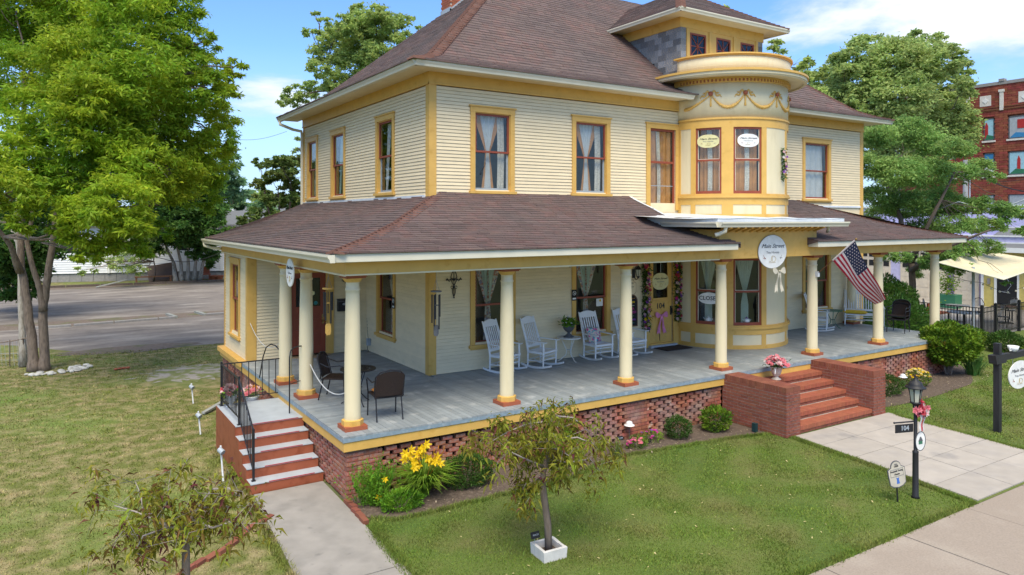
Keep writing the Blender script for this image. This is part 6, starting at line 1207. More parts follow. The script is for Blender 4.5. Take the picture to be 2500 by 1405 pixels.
bush('round_shrub','rounded glossy yellow green shrub beside the brick step wall',(8.22,-.46,.25),(.33,.3,.27),2600,'leaf_box',.055)
bush('round_shrub','low clipped boxwood on the far side of the brick steps',(14.55,-.62,.24),(.55,.36,.27),3800,'leaf_boxdark',.04)
bush('yellow_mum','small round plant covered in yellow flowers by the far flower bed',(16.2,-.52,.22),(.34,.3,.24),1800,'leaf_box',.04,'flowering plant',fl=(['petal_yellow','petal_cream'],(.03,.045)),nfl=90)
bush('boxwood_shrub','dark green boxwood beside the daylily, under the porch edge',(2.08,-.42,.25),(.48,.34,.28),6500,'leaf_boxdark',.036)
bush('boxwood_shrub','dense green shrub behind the small peach tree against the bricks',(4.05,-.38,.34),(.50,.33,.38),6500,'leaf_box',.036)
bush('large_shrub','large rounded glossy euonymus shrub at the far corner of the porch',tuple(at(2318,838,21.6)),(.86,.75,.60),12000,'leaf_box',.085,asp=.6,stems=12)
bush('tall_shrub','tall loose dark green shrub beyond the far end of the porch',(25.2,5.6,1.05),(1.15,1.1,1.15),9000,'leaf_dark',.14,asp=.35)
bush('tall_shrub','loose dark green shrub behind the stacked porch chairs',(22.6,3.6,.75),(1.0,1.0,.95),7000,'leaf_dark',.13,asp=.35)
for i,(x,y,r_,h_) in enumerate(((24.0,1.9,.75,.42),(24.1,.7,.65,.40),(24.2,-.5,.75,.38),(24.3,-1.8,.8,.40),(23.0,2.6,.6,.36))):
    bush('hedge_shrub',('low loose green hedge shrub nearest the big round shrub','low green hedge shrub, second along the black fence','low green hedge shrub, third along the black fence','low green hedge shrub at the far end of the fence row','low green hedge shrub behind the big round shrub')[i],(x,y,h_*.75),(r_,r_*.8,h_),4200,'leaf_boxdark' if i%2 else 'leaf_box',.07,group='low hedge shrubs along the black fence')
# blades: daylily, iris, rosemary
def blades(t,name,c,n,h,spread,w,m,bend=.8,up=.9,rad=.06):
    V=[]
    for i in range(n):
        a=U(0,2*PI); rr=U(0,rad); p=Vector((c[0]+rr*math.cos(a),c[1]+rr*math.sin(a),c[2])); d=Vector((math.cos(a),math.sin(a),0)); s=Vector((-d.y,d.x,0)); H=h*U(.6,1.1); S_=spread*U(.3,1.1); ww=w*U(.7,1.2)
        N_=7; pts=[p+d*(S_*(t_**1.3))+Vector((0,0,H*(t_*(1+bend)-bend*1.05*t_**2.3))) for t_ in [k/N_ for k in range(N_+1)]]
        for k in range(N_):
            w0=ww*(1-(k/N_)**2)*.5; w1=ww*(1-((k+1)/N_)**2)*.5; V+=[pts[k]-s*w0,pts[k]+s*w0,pts[k+1]+s*w1,pts[k+1]-s*w1]
    return mesh_obj(fastmesh(name,np.array([tuple(v) for v in V]),4,m),name,t)
t=thing('daylily','daylily clump with arching leaves and bright yellow blooms before the bricks','flowering plant',(1.25,-.40,0)); blades(t,'leaves',(1.25,-.42,.0),430,.44,.72,.032,'leaf_lily',bend=1.35); 
for u,v in ((988,1122),(1030,1110),(1068,1116),(1022,1136),(1046,1120),(1000,1115),(1012,1128),(1005,1100),(1042,1086),(1026,1100),(1050,1128),(1075,1132),(1012,1143),(990,1108),(1062,1128),(1035,1096),(1020,1112)):
    p=at(u,v,11.9+U(-.12,.12)); MB().tube([(1.25+U(-.05,.05),-.42,.1),(p.x*.5+.62,p.y*.5-.2,p.z*.6),tuple(p)],.006,5).obj('stalk','leaf_lily',t); b=MB(); petals(b,p,.085,6,.5,(U(-.7,.3),-1,.5),.5); b.obj('flower','petal_yellow',t); b=MB(); petals(b,p,.05,3,.9,(U(-.7,.3),-1,.5),.4); b.obj('flower','petal_yellow',t)
for u,v in ((1060,1105),(1070,1098),(1022,1120),(1084,1100)): p=at(u,v,11.9); b=MB(); b.tube([(1.27,-.42,.2),tuple(p),tuple(p+Vector((.01,0,.06)))],[.005,.007,.012],5); b.obj('bud','petal_orange',t)
t=thing('rosemary','bushy upright light green fern like shrub at the brick corner','shrub',(.36,-.34,0)); n=4200; k=120; base=np.stack([rng.normal(.38,.10,k),rng.normal(-.36,.08,k)],1); P=[]
for i in range(k):
    h_=U(.35,.72); d=(base[i]-np.array([.38,-.36]))*1.0; m=n//k; tt=rng.uniform(.05,1,m); P.append(np.stack([base[i,0]+d[0]*tt*1.1,base[i,1]+d[1]*tt*1.1,tt*h_],1)+rng.normal(size=(m,3))*.008)
P=np.concatenate(P); mesh_obj(fastmesh('leaves',leafset(P,.055,.28,-.9,.3),4,'leaf_fern'),'leaves',t); b=MB()
for i in range(40): b.tube([(base[i,0],base[i,1],0),(base[i,0]*1.3-.11,base[i,1]*1.3+.1,.5)],.003,4)
b.obj('stems','leaf_box',t,keep=True)
bush('low_perennial','low bright green perennial with yellow blooms in front of the fern like shrub',(.70,-.74,.12),(.34,.2,.17),3000,'leaf_fern',.05,'plant',asp=.35)
t=thing('yellow_flower','single yellow lily blooms on thin stems beside the fern like shrub','flower',(.6,-.5,0)); 
for u,v in ((940,1172),(925,1215)): p=at(u,v,11.6); MB().tube([(p.x,p.y,0),tuple(p)],.005,5).obj('stalk','leaf_fern',t); b=MB(); petals(b,p,.06,6,.6,(-.3,-1,.5),.55); b.obj('bloom','petal_yellow',t)
t=thing('iris_clump','spiky green iris clump beside the large round shrub','plant',(19.1,-.55,0)); blades(t,'leaves',(19.1,-.62,0),150,.62,.42,.035,'leaf_iris',bend=.25,rad=.22)
for c,r_,n_,cols,lab,nf in (((5.95,-.42,.07),(.24,.16,.10),700,['petal_pink','petal_magenta','petal_pink'],'low clump of pink petunias in the flower bed',26),((6.45,-.30,.10),(.32,.18,.12),700,['petal_purple','petal_magenta'],'low clump of purple and magenta flowers in the flower bed',16)):
    bush('petunias',lab,c,r_,n_,'leaf_box',.035,'flowers',fl=(cols,(.025,.04)),nfl=nf)
t=thing('garden_weeds','small grassy tuft under the peach tree canopy by the bed','plant',(5.3,-.6,0)); blades(t,'leaves',(5.3,-.55,0),60,.30,.16,.014,'leaf_crape',bend=.3,rad=.12)
bush('ground_plant','small low green seedling under the white garden light',(6.2,-.15,.06),(.16,.1,.09),300,'leaf_crape',.04,'plant')
# weeping peach trees
def peach(name,label,base,trunk,arms,n,leaf,size,bark='twig',pl_=.12):
    t=thing(name,label,'tree',tuple(base)); b=MB(); b.tube(trunk[0],trunk[1],9); b.obj('trunk','bark' if bark=='twig' else bark,t,True); tips=[]; b=MB()
    for path,r0 in arms:
        pts=[Vector(p) for p in path]; b.tube(pts,[r0*(1-.75*i/(len(pts)-1)) for i in range(len(pts))],6); 
        for i,(a,c) in enumerate(zip(pts,pts[1:])):
            for k in range(3):
                o=a.lerp(c,U(.1,1)); q=o+Vector((U(-.36,.36),U(-.36,.36),U(-.02,.22))); r=q+Vector((U(-.15,.15),U(-.15,.15),-U(.08,.3))); b.tube([o,q,r],[.003,.0025,.0015],3); tips+=[o.lerp(q,U(.3,1)),q,q.lerp(r,.4),q.lerp(r,.8),r]
    b.obj('branches',bark,t,True,keep=True); tips=np.array([tuple(p) for p in tips]); idx=rng.integers(0,len(tips),n); P=tips[idx]+rng.normal(size=(n,3))*.05
    V=foldleaf(P,size)
    mi=np.repeat((rng.random(n)<pl_).astype(int),2); mesh_obj(fastmesh('leaves',V,4,[leaf,'leaf_plum'],mi),'leaves',t); return t
bz=(1.735,-3.30,0); A_=lambda u,v,d=0:tuple(at(u,v,9.95+d))
peach('peach_tree','small weeping peach tree with olive leaves in a white square planter',bz,([bz,A_(1338,1280),A_(1325,1185),A_(1327,1150),A_(1340,1100)],[.055,.05,.048,.036,.024]),
 [([A_(1325,1160),A_(1345,1110,.05),A_(1340,1060,.1),A_(1350,1015,.2),A_(1400,1020,.3),A_(1440,1055,.3)],.026),([A_(1335,1130),A_(1360,1075,-.2),A_(1410,1068,-.3),A_(1450,1085,-.3)],.020),([A_(1350,1060),A_(1335,1030,.1),A_(1290,1035,.2),A_(1240,1055,.2),A_(1190,1085,.1)],.018),([A_(1330,1140),A_(1280,1120,-.4),A_(1240,1100,-.5),A_(1215,1130,-.5)],.018),([A_(1326,1185),A_(1300,1195,-.1),A_(1285,1180,-.2),A_(1275,1200,-.2)],.014),([A_(1335,1120),A_(1390,1130,.4),A_(1440,1120,.5),A_(1465,1150,.5)],.018),([A_(1345,1080),A_(1300,1080,.5),A_(1260,1060,.6),A_(1210,1060,.6)],.016),([A_(1340,1090),A_(1370,1100,-.5),A_(1400,1120,-.6)],.014)],3400,'leaf_peach',.12)
A_=lambda u,v,d=0:tuple(at(u,v,7.2+d)); bz=at(455,1700,7.2); bz.z=0
peach('peach_tree','small weeping plum tree with wine tinged leaves in the side lawn',bz,([tuple(bz),A_(455,1420),A_(455,1340),A_(452,1290),A_(480,1250)],[.05,.042,.038,.03,.02]),
 [([A_(455,1330),A_(485,1310),A_(480,1250),A_(495,1225),A_(520,1195),A_(560,1193),A_(590,1215)],.02),([A_(452,1290),A_(420,1290,-.2),A_(375,1270,-.3),A_(330,1250,-.3),A_(280,1236,-.3)],.018),([A_(420,1285,-.2),A_(350,1310,-.4),A_(325,1360,-.4)],.013),([A_(350,1250),A_(345,1210,.1),A_(330,1175,.2)],.010),([A_(470,1270),A_(520,1290,-.3),A_(580,1270,-.3),A_(610,1300,-.3)],.014),([A_(455,1290),A_(430,1250,.4),A_(400,1210,.5),A_(420,1190,.5)],.012),([A_(495,1240),A_(550,1240,.4),A_(610,1240,.4)],.012),([A_(452,1300),A_(380,1320,.4),A_(300,1300,.5),A_(270,1340,.4)],.013)],2100,'leaf_peach',.11,pl_=.25)
# ---- grass blades
def inpoly(P,poly):
    x,y=P[:,0],P[:,1]; c=np.zeros(len(P),bool); n=len(poly)
    for i in range(n):
        x0,y0=poly[i]; x1,y1=poly[(i+1)%n]; m=((y0>y)!=(y1>y)); c^=m&(x<(x1-x0)*(y-y0)/(y1-y0+1e-12)+x0)
    return c
def grass(name,label,poly,n,m,hh,holes=()):
    xs=[p[0] for p in poly]; ys=[p[1] for p in poly]; P=np.stack([rng.uniform(min(xs),max(xs),n*6),rng.uniform(min(ys),max(ys),n*6)],1); P=P[inpoly(P,poly)]
    for h_ in holes: P=P[~inpoly(P,h_)]
    d=np.hypot(P[:,0]-CAM.x,P[:,1]-CAM.y); P=P[rng.random(len(P))<np.clip((11/d)**1.6,0,1)][:n]; k=len(P); a=rng.uniform(0,2*PI,k); H=hh*rng.uniform(.5,1.4,k)*(.7+.6*np.sin(P[:,0]*2.1+np.sin(P[:,1]*1.7)*2)**2); w=.006*rng.uniform(.7,1.5,k)*np.clip(np.hypot(P[:,0]-CAM.x,P[:,1]-CAM.y)/11,1,2.5)
    b=np.stack([P[:,0],P[:,1],np.full(k,-.01)],1); s=np.stack([np.cos(a),np.sin(a),np.zeros(k)],1)*w[:,None]; tip=b+np.stack([rng.normal(0,.5,k)*H,rng.normal(0,.5,k)*H,H],1)
    V=np.stack([b-s,b+s,tip],1).reshape(-1,3); mesh_obj(fastmesh(name,V,3,m),name,kind='stuff',label=label,cat='grass')
def edge_grass(name,label,pts,n,m,w=.05,hh=.05):
    V=[]
    for _ in range(n):
        i=random.randrange(len(pts)-1); (x0,y0),(x1,y1)=pts[i],pts[i+1]; t_=random.random(); x=x0+(x1-x0)*t_+random.gauss(0,w); y=y0+(y1-y0)*t_+random.gauss(0,w); a=U(0,PI); H=hh*U(.4,1.3); ww=.007
        V+=[(x-ww*math.cos(a),y-ww*math.sin(a),-.01),(x+ww*math.cos(a),y+ww*math.sin(a),-.01),(x+random.gauss(0,.6)*H,y+random.gauss(0,.6)*H,H)]
    mesh_obj(fastmesh(name,np.array(V),3,m),name,kind='stuff',label=label,cat='grass')
edge_grass('edge_grass','longer ragged green grass along the edges of the walks and beds',[(.10,-1.1),(-.02,-1.6),(-.08,-2.5),(-.36,-5.5)],5000,'grass_a'); edge_grass('edge_grass','ragged grass along the front walk and the sidewalk',[(9.2,-1.5),(8.95,-3.5),(8.6,-5.5),(4,-5.5),(-.3,-5.5)],16000,'grass_a',.04,.045)
edge_grass('edge_grass','ragged grass along the flower bed edge',[(x,bed_edge(x)-.01) for x in np.linspace(.15,9,30)],9000,'grass_a',.035,.05); edge_grass('edge_grass','ragged straw coloured grass along the side path and steps',[(-1.62,-5),(-1.42,-2.5),(-1.30,1.1),(-1.24,4.1)],7000,'grass_b',.04,.055)
edge_grass('edge_grass','ragged grass on the far side of the front walk',[(12.75,-1.9),(12.55,-3.5),(12.3,-5.5)],5000,'grass_a',.04,.045)
gf=[(-.34,-5.5),(8.45,-5.5),(9.0,-3.2),(9.2,-1.35)]+[(x,bed_edge(x)-.02) for x in np.linspace(9,.12,40)]+[(.06,-1),(-.02,-1),(-.10,-2.5)]
grass('lawn_grass','short green mown grass of the front lawn',gf,150000,'grass_a',.022)
grass('lawn_grass','green grass on the far side of the front walk',[(12.3,-5.5),(23,-5.5),(23,2.4),(20.6,2.4),(20.2,0),(18.3,-1.2),(12.85,-1.32)],60000,'grass_a',.025)
grass('side_grass','patchy green and straw coloured grass of the side lawn',[(-11,-9),(-1.55,-9),(-1.35,-2.6),(-1.24,1.0),(-1.24,4.1),(-.15,4.2),(.05,9),(-2,11),(-1,13.2),(1.0,12.8),(3,14),(3,17),(0,16.8),(-3,17.4),(-12,22)],190000,'grass_b',.024)
# clover flowers, fallen leaves scattered on the lawn
n=200; P=[]; 
while len(P)<n:
    x,y=U(.2,20),U(-5.3,-1.2)
    if 8.4<x<13.2: continue
    P.append((x,y,.02))
mesh_obj(fastmesh('fallen_leaves',leafset(np.array(P),.045,.5,0,.9),4,'petal_cream'),'fallen_leaves',kind='stuff',label='small pale leaves scattered on the front lawn',cat='leaves')
P=np.array([(U(.3,8.8),U(-1.0,-.1),.012) for _ in range(260)]+[(U(12.9,20),U(-1.2,-.1),.012) for _ in range(260)]); mesh_obj(fastmesh('mulch_chips',leafset(P,.05,.45,0,.95),4,'taupe'),'mulch_chips',kind='stuff',label='loose pale chips and leaves on the mulch beds',cat='mulch')
# ================= BACKGROUND =================
# white clapboard house
wh=thing('white_house','long white clapboard house on a grey block base across the parking lot','house',(2,49,0)); q0=Vector((-5.6,50.8,0)); q1=Vector((13.,46.2,0)); dd=(q1-q0).normalized(); nn=Vector((dd.y,-dd.x,0)); L0=(q1-q0).length
Tw=Matrix(((dd.x,nn.x,0,q0.x),(dd.y,nn.y,0,q0.y),(0,0,1,0),(0,0,0,1)))
b=MB(Tw); b.box(0,L0,-6,-.3,.5,4.1); b.obj('wall','white_clap',wh)
for i in range(21):
    z=.62+i*.165; b=MB(Tw); b.hexa([(0,-.3,z),(L0,-.3,z),(L0,.04,z),(0,.04,z),(0,-.3,z+.16),(L0,-.3,z+.16),(L0,.0,z+.16),(0,.0,z+.16)]); b.obj('clapboard','white_clap',wh)
for i in range(26):
    b=MB(Tw); b.box(i*.75,i*.75+.73,-.25,-.06,0,.6); b.obj('foundation_block','brick_far' if i in (3,9,15) and False else 'cmu',wh)
for a in (5.5,13.2): b=MB(Tw); b.box(a-.09,a+.09,.04,.10,.6,4.0); b.obj('corner_trim','white',wh)
for a0,a1,z0,z1 in ((2.5,3.5,2.1,3.7),(10.2,11.0,2.2,3.7)):
    b=MB(Tw); b.box(a0-.12,a1+.12,.02,.08,z0-.12,z0); b.box(a0-.12,a1+.12,.02,.08,z1,z1+.12); b.box(a0-.12,a0,.02,.08,z0,z1); b.box(a1,a1+.12,.02,.08,z0,z1); w=b.obj('window','white',wh,keep=True); MB(Tw).box(a0,a1,.041,.05,z0,z1).obj('pane','dark',w); MB(Tw).box(a0,a1,.05,.065,(z0+z1)/2-.03,(z0+z1)/2+.03).obj('sash','white',w)
b=MB(Tw); b.hexa([(-.6,.5,4.0),(L0+.5,.5,4.0),(L0+.5,-3.2,5.1),(-.6,-3.2,5.1),(-.6,.5,4.15),(L0+.5,.5,4.15),(L0+.5,-3.2,5.25),(-.6,-3.2,5.25)]); b.obj('roof','asph_roof',wh)
gh=thing('grey_roof_house','house with a grey shingle roof and small white dormer behind the white house','house',(18,70,0)); c=at(600,560,80)
b=MB(); x0,y0=c.x-7,c.y; b.box(x0,x0+22,y0,y0+10,0,3.6); b.obj('wall','white_clap',gh); b=MB(); b.hexa([(x0-.5,y0-.6,3.5),(x0+22.5,y0-.6,3.5),(x0+22.5,y0+5,6.0),(x0-.5,y0+5,6.0),(x0-.5,y0-.6,3.65),(x0+22.5,y0-.6,3.65),(x0+22.5,y0+5,6.15),(x0-.5,y0+5,6.15)]); b.obj('roof','asph_roof',gh)
p=at(552,512,79); b=MB(); b.box(p.x-.7,p.x+.7,p.y-.3,p.y+1.5,4.4,p.z+.35); b.obj('dormer','white',gh); p=at(515,600,72); b=MB(); b.box(p.x-.9,p.x+2.2,p.y-.3,p.y+1,2.0,5.2); b.obj('wall','siding',gh)
# debris by the white house
def at0(u,v): d=at(u,v,1)-CAM; return CAM+d*(-CAM.z/d.z)
p=at0(375,692); t=thing('wooden_bench','low brown wooden bench before the white house','bench',(p.x,p.y,0)); b=MB(); b.box(p.x-1.2,p.x+1.2,p.y-.25,p.y+.25,.42,.50); b.obj('seat','brown_wood',t)
for s in (-1.1,1.1): MB().box(p.x+s-.05,p.x+s+.05,p.y-.2,p.y+.2,0,.42).obj('leg','brown_wood',t)
t=thing('plywood_sheet','weathered plywood sheet leaning against the white house','board',(p.x+1,p.y+1,0)); b=MB(); b.hexa([(p.x-.2,p.y+.9,0),(p.x+1.8,p.y+.7,0),(p.x+1.8,p.y+.75,0),(p.x-.2,p.y+.95,0),(p.x-.3,p.y+1.5,1.1),(p.x+1.6,p.y+1.3,1.4),(p.x+1.6,p.y+1.35,1.4),(p.x-.3,p.y+1.55,1.1)]); b.obj('sheet','ply',t)
p=at0(503,684); t=thing('red_chair','small red chair by the wall of the white house','chair',(p.x,p.y,0)); b=MB(); b.box(p.x-.3,p.x+.3,p.y-.25,p.y+.25,.38,.46); b.obj('seat','rust_red',t); MB().box(p.x-.3,p.x+.3,p.y+.2,p.y+.27,.46,1.0).obj('backrest','rust_red',t)
for sx in (-.26,.26):
    for sy in (-.2,.2): MB().box(p.x+sx-.03,p.x+sx+.03,p.y+sy-.03,p.y+sy+.03,0,.38).obj('leg','rust_red',t)
for i,u in enumerate((522,536)): p=at0(u,685); t=thing('clay_pot',('red clay pot beside the small red chair','red clay pot farthest from the small red chair')[i],'pot',(p.x,p.y,0),0,'red pots by the white house'); b=MB(); b.lathe([(0,0),(.2,0),(.3,.35),(.26,.35),(.2,.1)],(p.x,p.y,0),12); b.obj('pot','rust_red',t)
p=at0(285,702); t=thing('loose_board','grey board propped on the ground before the white house','board',(p.x,p.y,0)); b=MB(); b.hexa([(p.x-1.2,p.y,0),(p.x+1,p.y,.5),(p.x+1,p.y+.25,.5),(p.x-1.2,p.y+.25,0),(p.x-1.2,p.y,.06),(p.x+1,p.y,.56),(p.x+1,p.y+.25,.56),(p.x-1.2,p.y+.25,.06)]); b.obj('plank','wood_gray',t)
# wire fence left of the trees
t=thing('wire_fence','low rusty wire fence with a sagging rail left of the big tree','fence',(-6.0,15.3,0)); fa=at(-60,842,22.6); fb=at(70,826,22.6); b=MB(); b.tube([fa.lerp(fb,i/8)+Vector((0,0,-.05*math.sin(i/8*PI))) for i in range(9)],.02,6); b.obj('rail','bark',t)
for i in range(4): q=fa.lerp(fb,.15+i*.25); MB().tube([(q.x,q.y,0),(q.x,q.y,q.z)],.016,6).obj('post','bark_dark',t)
b=MB()
for i in range(14): q=fa.lerp(fb,i/13); b.tube([tuple(q),(q.x+.06,q.y,.02)],.004,4)
for z in (.2,.4): b.tube([(fa.x,fa.y,z),(fb.x,fb.y,z)],.004,4)
b.obj('mesh','steel',t,keep=True)
# brick building with painted windows
bb=thing('brick_building','tall dark red brick building with painted panels in its windows','building',(62,17,0)); X=60.
b=MB(); b.box(X+.1,X+14,4,24.6,0,15.6); b.obj('wall','brick_far',bb)
cols=[(24.6,22.5),(22.2,19.6),(18.2,16.2)]
W_=[(17.75,16.95),(15.95,14.1),(20.8,19.9),(23.4,22.6),(13,11.6),(10.4,9.2)]; rowsz=[(10.95,12.75),(8.1,9.95),(4.6,6.6),(1.2,3.4)]
BW=[]
def inwin(y0,y1,z):
    for a,c in W_:
        for g0,g1 in rowsz:
            if g0-.05<z<g1+.05 and y1>c-.02 and y0<a+.02: return (c,a)
    return None
for r in range(86):
    z=.1+r*.18; y=4.0-(r%2)*.3
    while y<24.5:
        y1=min(y+.6,24.6); ya=max(y,4.); y+=.6; hole=inwin(ya,y1,z+.07); prs=[(ya,y1)]
        if hole: prs=[(ya,min(y1,hole[0])),(max(ya,hole[1]),y1)]
        for p_,q_ in prs:
            if q_-p_<.08: continue
            o=X-.03-U(0,.02); BW.append([(o,p_+.01,z),(X+.1,p_+.01,z),(X+.1,q_-.01,z),(o,q_-.01,z),(o,p_+.01,z+.165),(X+.1,p_+.01,z+.165),(X+.1,q_-.01,z+.165),(o,q_-.01,z+.165)])
mesh_obj(boxes_mesh('bricks',BW,'brick_far'),'bricks',bb,kind='stuff')
art=[('canvas_sky','canvas_red','green_metal'),('canvas_blue','petal_yellow','white'),('canvas_sky','canvas_blue','white'),('steel','canvas_red','canvas_blue')]
k=0
for a,c in W_:
    for g0,g1 in rowsz[:3]:
        w=MB().box(X+.03,X+.10,c,a,g0,g1).obj('window_panel',art[k%4][0] if g0>5 else 'steel',bb); fr=MB()
        for (y0,y1,z0,z1) in ((c,a,g0,g0+.08),(c,a,g1-.08,g1),(c,c+.08,g0,g1),(a-.08,a,g0,g1)): fr.box(X-.0,X+.05,y0,y1,z0,z1)
        fr.obj('frame','planter_gray',w,keep=True); MB().box(X-.12,X+.05,c-.1,a+.1,g0-.14,g0).obj('sill','box_white',w)
        if g0>5:
            m=MB(); yc,zc_=(a+c)/2,(g0+g1)/2; h_=(a-c)/2-.1
            if k%4==0: m.prism([(yc+.08,g0+.15),(yc+.32,g0+.15),(yc+.3,zc_+.3),(yc+.2,zc_+.6),(yc+.08,zc_+.3)],lambda a_,e_,d_:(d_,a_,e_),X+.005,X+.03); 
            elif k%4==1: m.prism([(yc-h_,g0+.1),(yc+h_,g0+.1),(yc+h_,zc_-.2),(yc+.3,zc_+.05),(yc,zc_-.25),(yc-.4,zc_+.1),(yc-h_,zc_-.3)],lambda a_,e_,d_:(d_,a_,e_),X+.005,X+.03)
            elif k%4==2: m.prism([(yc+h_,g0+.2),(yc-.1,g0+.4),(yc-h_,g1-.3),(yc-h_,g0+.2)],lambda a_,e_,d_:(d_,a_,e_),X+.005,X+.03)
            else: m.prism([(yc-.4,zc_-.1),(yc+.3,zc_-.1),(yc+.3,zc_+.6),(yc-.4,zc_+.6)],lambda a_,e_,d_:(d_,a_,e_),X+.005,X+.03)
            m.obj('painting',art[k%4][1 if k%4!=1 else 2],w); MB().prism([(yc-h_,g0+.1),(yc+h_,g0+.1),(yc+h_*.5,g0+.5),(yc-h_,g0+.35)],lambda a_,e_,d_:(d_,a_,e_),X+.002,X+.028).obj('painting',art[k%4][2],w)
        k+=1
b=MB(); b.box(X-.1,X+.3,3.9,24.7,15.35,15.6); b.obj('parapet_cap','cmu',bb); b=MB(); b.box(X-.10,X,3.9,24.7,13.35,13.45); b.box(X-.08,X,3.9,24.7,13.55,13.62); b.obj('cornice_band','brown_wood',bb,keep=True)
for y in (18.9,16.4,13.2,21.8,24.3): b=MB(); b.box(X-.14,X,y-.13,y+.13,13.3,14.9); b.box(X-.17,X,y-.2,y+.2,14.75,14.95); b.obj('pilaster','box_white',bb,keep=True)
b=MB(); b.box(X-.15,X+.3,16.2,16.6,15.6,15.8); b.obj('parapet_block','cmu',bb)
for y in (17.6,14.8,20.3,23.0): q=MB().box(X-.06,X,y-.42,y+.42,13.75,14.6).obj('medallion','box_white',bb); m=MB(); m.prism([(y-.22,14.17),(y,13.95),(y+.22,14.17),(y,14.4)],lambda a_,e_,d_:(d_,a_,e_),X-.09,X-.06); m.obj('diamond','white',q)
# purple garage building and yellow shop
pb=thing('purple_building','pale purple two storey building with cream garage doors','building',(40,10,0)); X=38.
b=MB(); b.box(X,X+6,7.75,22,0,3.3); b.obj('wall','purple_wall',pb); b=MB(); b.box(X-.3,X+6,2,22,3.3,3.75); b.obj('band','purple_wall',pb); b=MB(); b.box(X+2,X+9,3.5,22,3.75,5.4); b.obj('upper_wall','purple_wall',pb)
for z in (3.35,3.7,4.1,5.3): MB().box(X-.38,X-.3,2,22,z,z+.07).obj('trim_band','white',pb) if z<4 else MB().box(X+1.93,X+2,3.5,22,z,z+.09).obj('trim_band','white',pb)
for y0,y1 in ((9.5,12.2),(7.9,9.2),(12.8,15.6)):
    d=MB().box(X-.03,X,y0,y1,0,2.9).obj('garage_door','garage',pb); n=int((y1-y0)/.45)
    for r in range(5): 
        for i in range(n):
            ya=y0+.08+i*(y1-y0-.1)/n; yb=ya+(y1-y0-.1)/n-.12
            if r in (3,4) or r==2: MB().box(X-.05,X-.028,ya,yb,.15+r*.53+.08,.15+r*.53+.42).obj('pane','dark',d) if r in (3,) or r==4 else MB().box(X-.045,X-.028,ya-.02,yb+.02,.15+r*.53+.08,.15+r*.53+.42).obj('panel','garage',d)
            else: MB().box(X-.045,X-.028,ya-.02,yb+.02,.15+r*.53+.08,.15+r*.53+.42).obj('panel','garage',d)
b=MB(); b.box(X-.08,X,9.2,9.5,0,3.3); b.box(X-.08,X,7.72,7.9,0,3.3); b.obj('door_jamb','purple_dark',pb)
ys=thing('yellow_shop','yellow shop front with a big dark window and grey shingle roof','shop',(38,4,0))
b=MB(); b.box(X-.2,X+5,-6,7.65,0,3.1); b.obj('wall','yellow_wall',ys); b=MB(); b.hexa([(X-1,-6.5,3.0),(X-1,7.6,3.0),(X+2.5,7.6,4.2),(X+2.5,-6.5,4.2),(X-1,-6.5,3.15),(X-1,7.6,3.15),(X+2.5,7.6,4.35),(X+2.5,-6.5,4.35)]); b.obj('roof','asph_roof',ys); MB().box(X-1.06,X-1,-6.5,7.6,2.92,3.16).obj('fascia','white',ys)
f=MB(); f.box(X-.27,X-.2,5.95,6.03,.15,2.4); f.box(X-.27,X-.2,6.98,7.1,.15,2.4); f.box(X-.27,X-.2,6.03,6.98,2.3,2.4); w=f.obj('shop_window','white',ys,keep=True); MB().box(X-.24,X-.21,6.03,6.98,.15,2.3).obj('pane','dark',w)
b=MB(); b.tube([(X-.26,6.5+.2*math.cos(k_*.7),1.9+.18*math.sin(k_*.7)) for k_ in range(10)]+[(X-.26,6.3,1.2),(X-.26,6.5,.9),(X-.26,6.8,.85),(X-.26,6.35,.8)],.012,4); b.obj('window_drawing','steel',w,keep=True)
MB().box(X-.30,X-.2,7.3,7.42,1.2,1.5).obj('meter_box','cmu',ys); MB().box(X-.26,X-.2,7.62,7.75,0,3.1).obj('corner_board','white',ys)
# patio floor
sheet('patio',[(26.6,2.65),(60,2.65),(60,20),(26.8,20)],.0,'concrete_walk')
# shade sail
t=thing('shade_sail','large cream triangular shade sail over the patio','shade sail',(33,5,3)); a_=at(2290,640,27.5); c_=at(2405,612,33); e_=at(2570,640,30); g_=at(2450,682,28)
b=MB(); b.grid(lambda u,v:(lambda p:p+Vector((0,0,-.28*math.sin(u*PI)*math.sin(v*PI))))((a_*(1-u)+c_*u)*(1-v)+(g_*(1-u)+e_*u)*v),14,14); b.obj('cloth','sail',t,True); b=MB(); pts=[a_,c_,e_,g_,a_]; b.tube(pts,.02,5); b.obj('hem','white_trim',t)
p=at0(2393,806); t=thing('sail_pole','grey steel pole of the shade sail behind the black fence','pole',(26.9,3.0,0)); MB().tube([(26.9,3.05,0),(26.9,3.05,2.72)],.055,10).obj('pole','steel',t); MB().box(26.8,27.0,2.95,3.15,0,.03).obj('base_plate','steel',t)
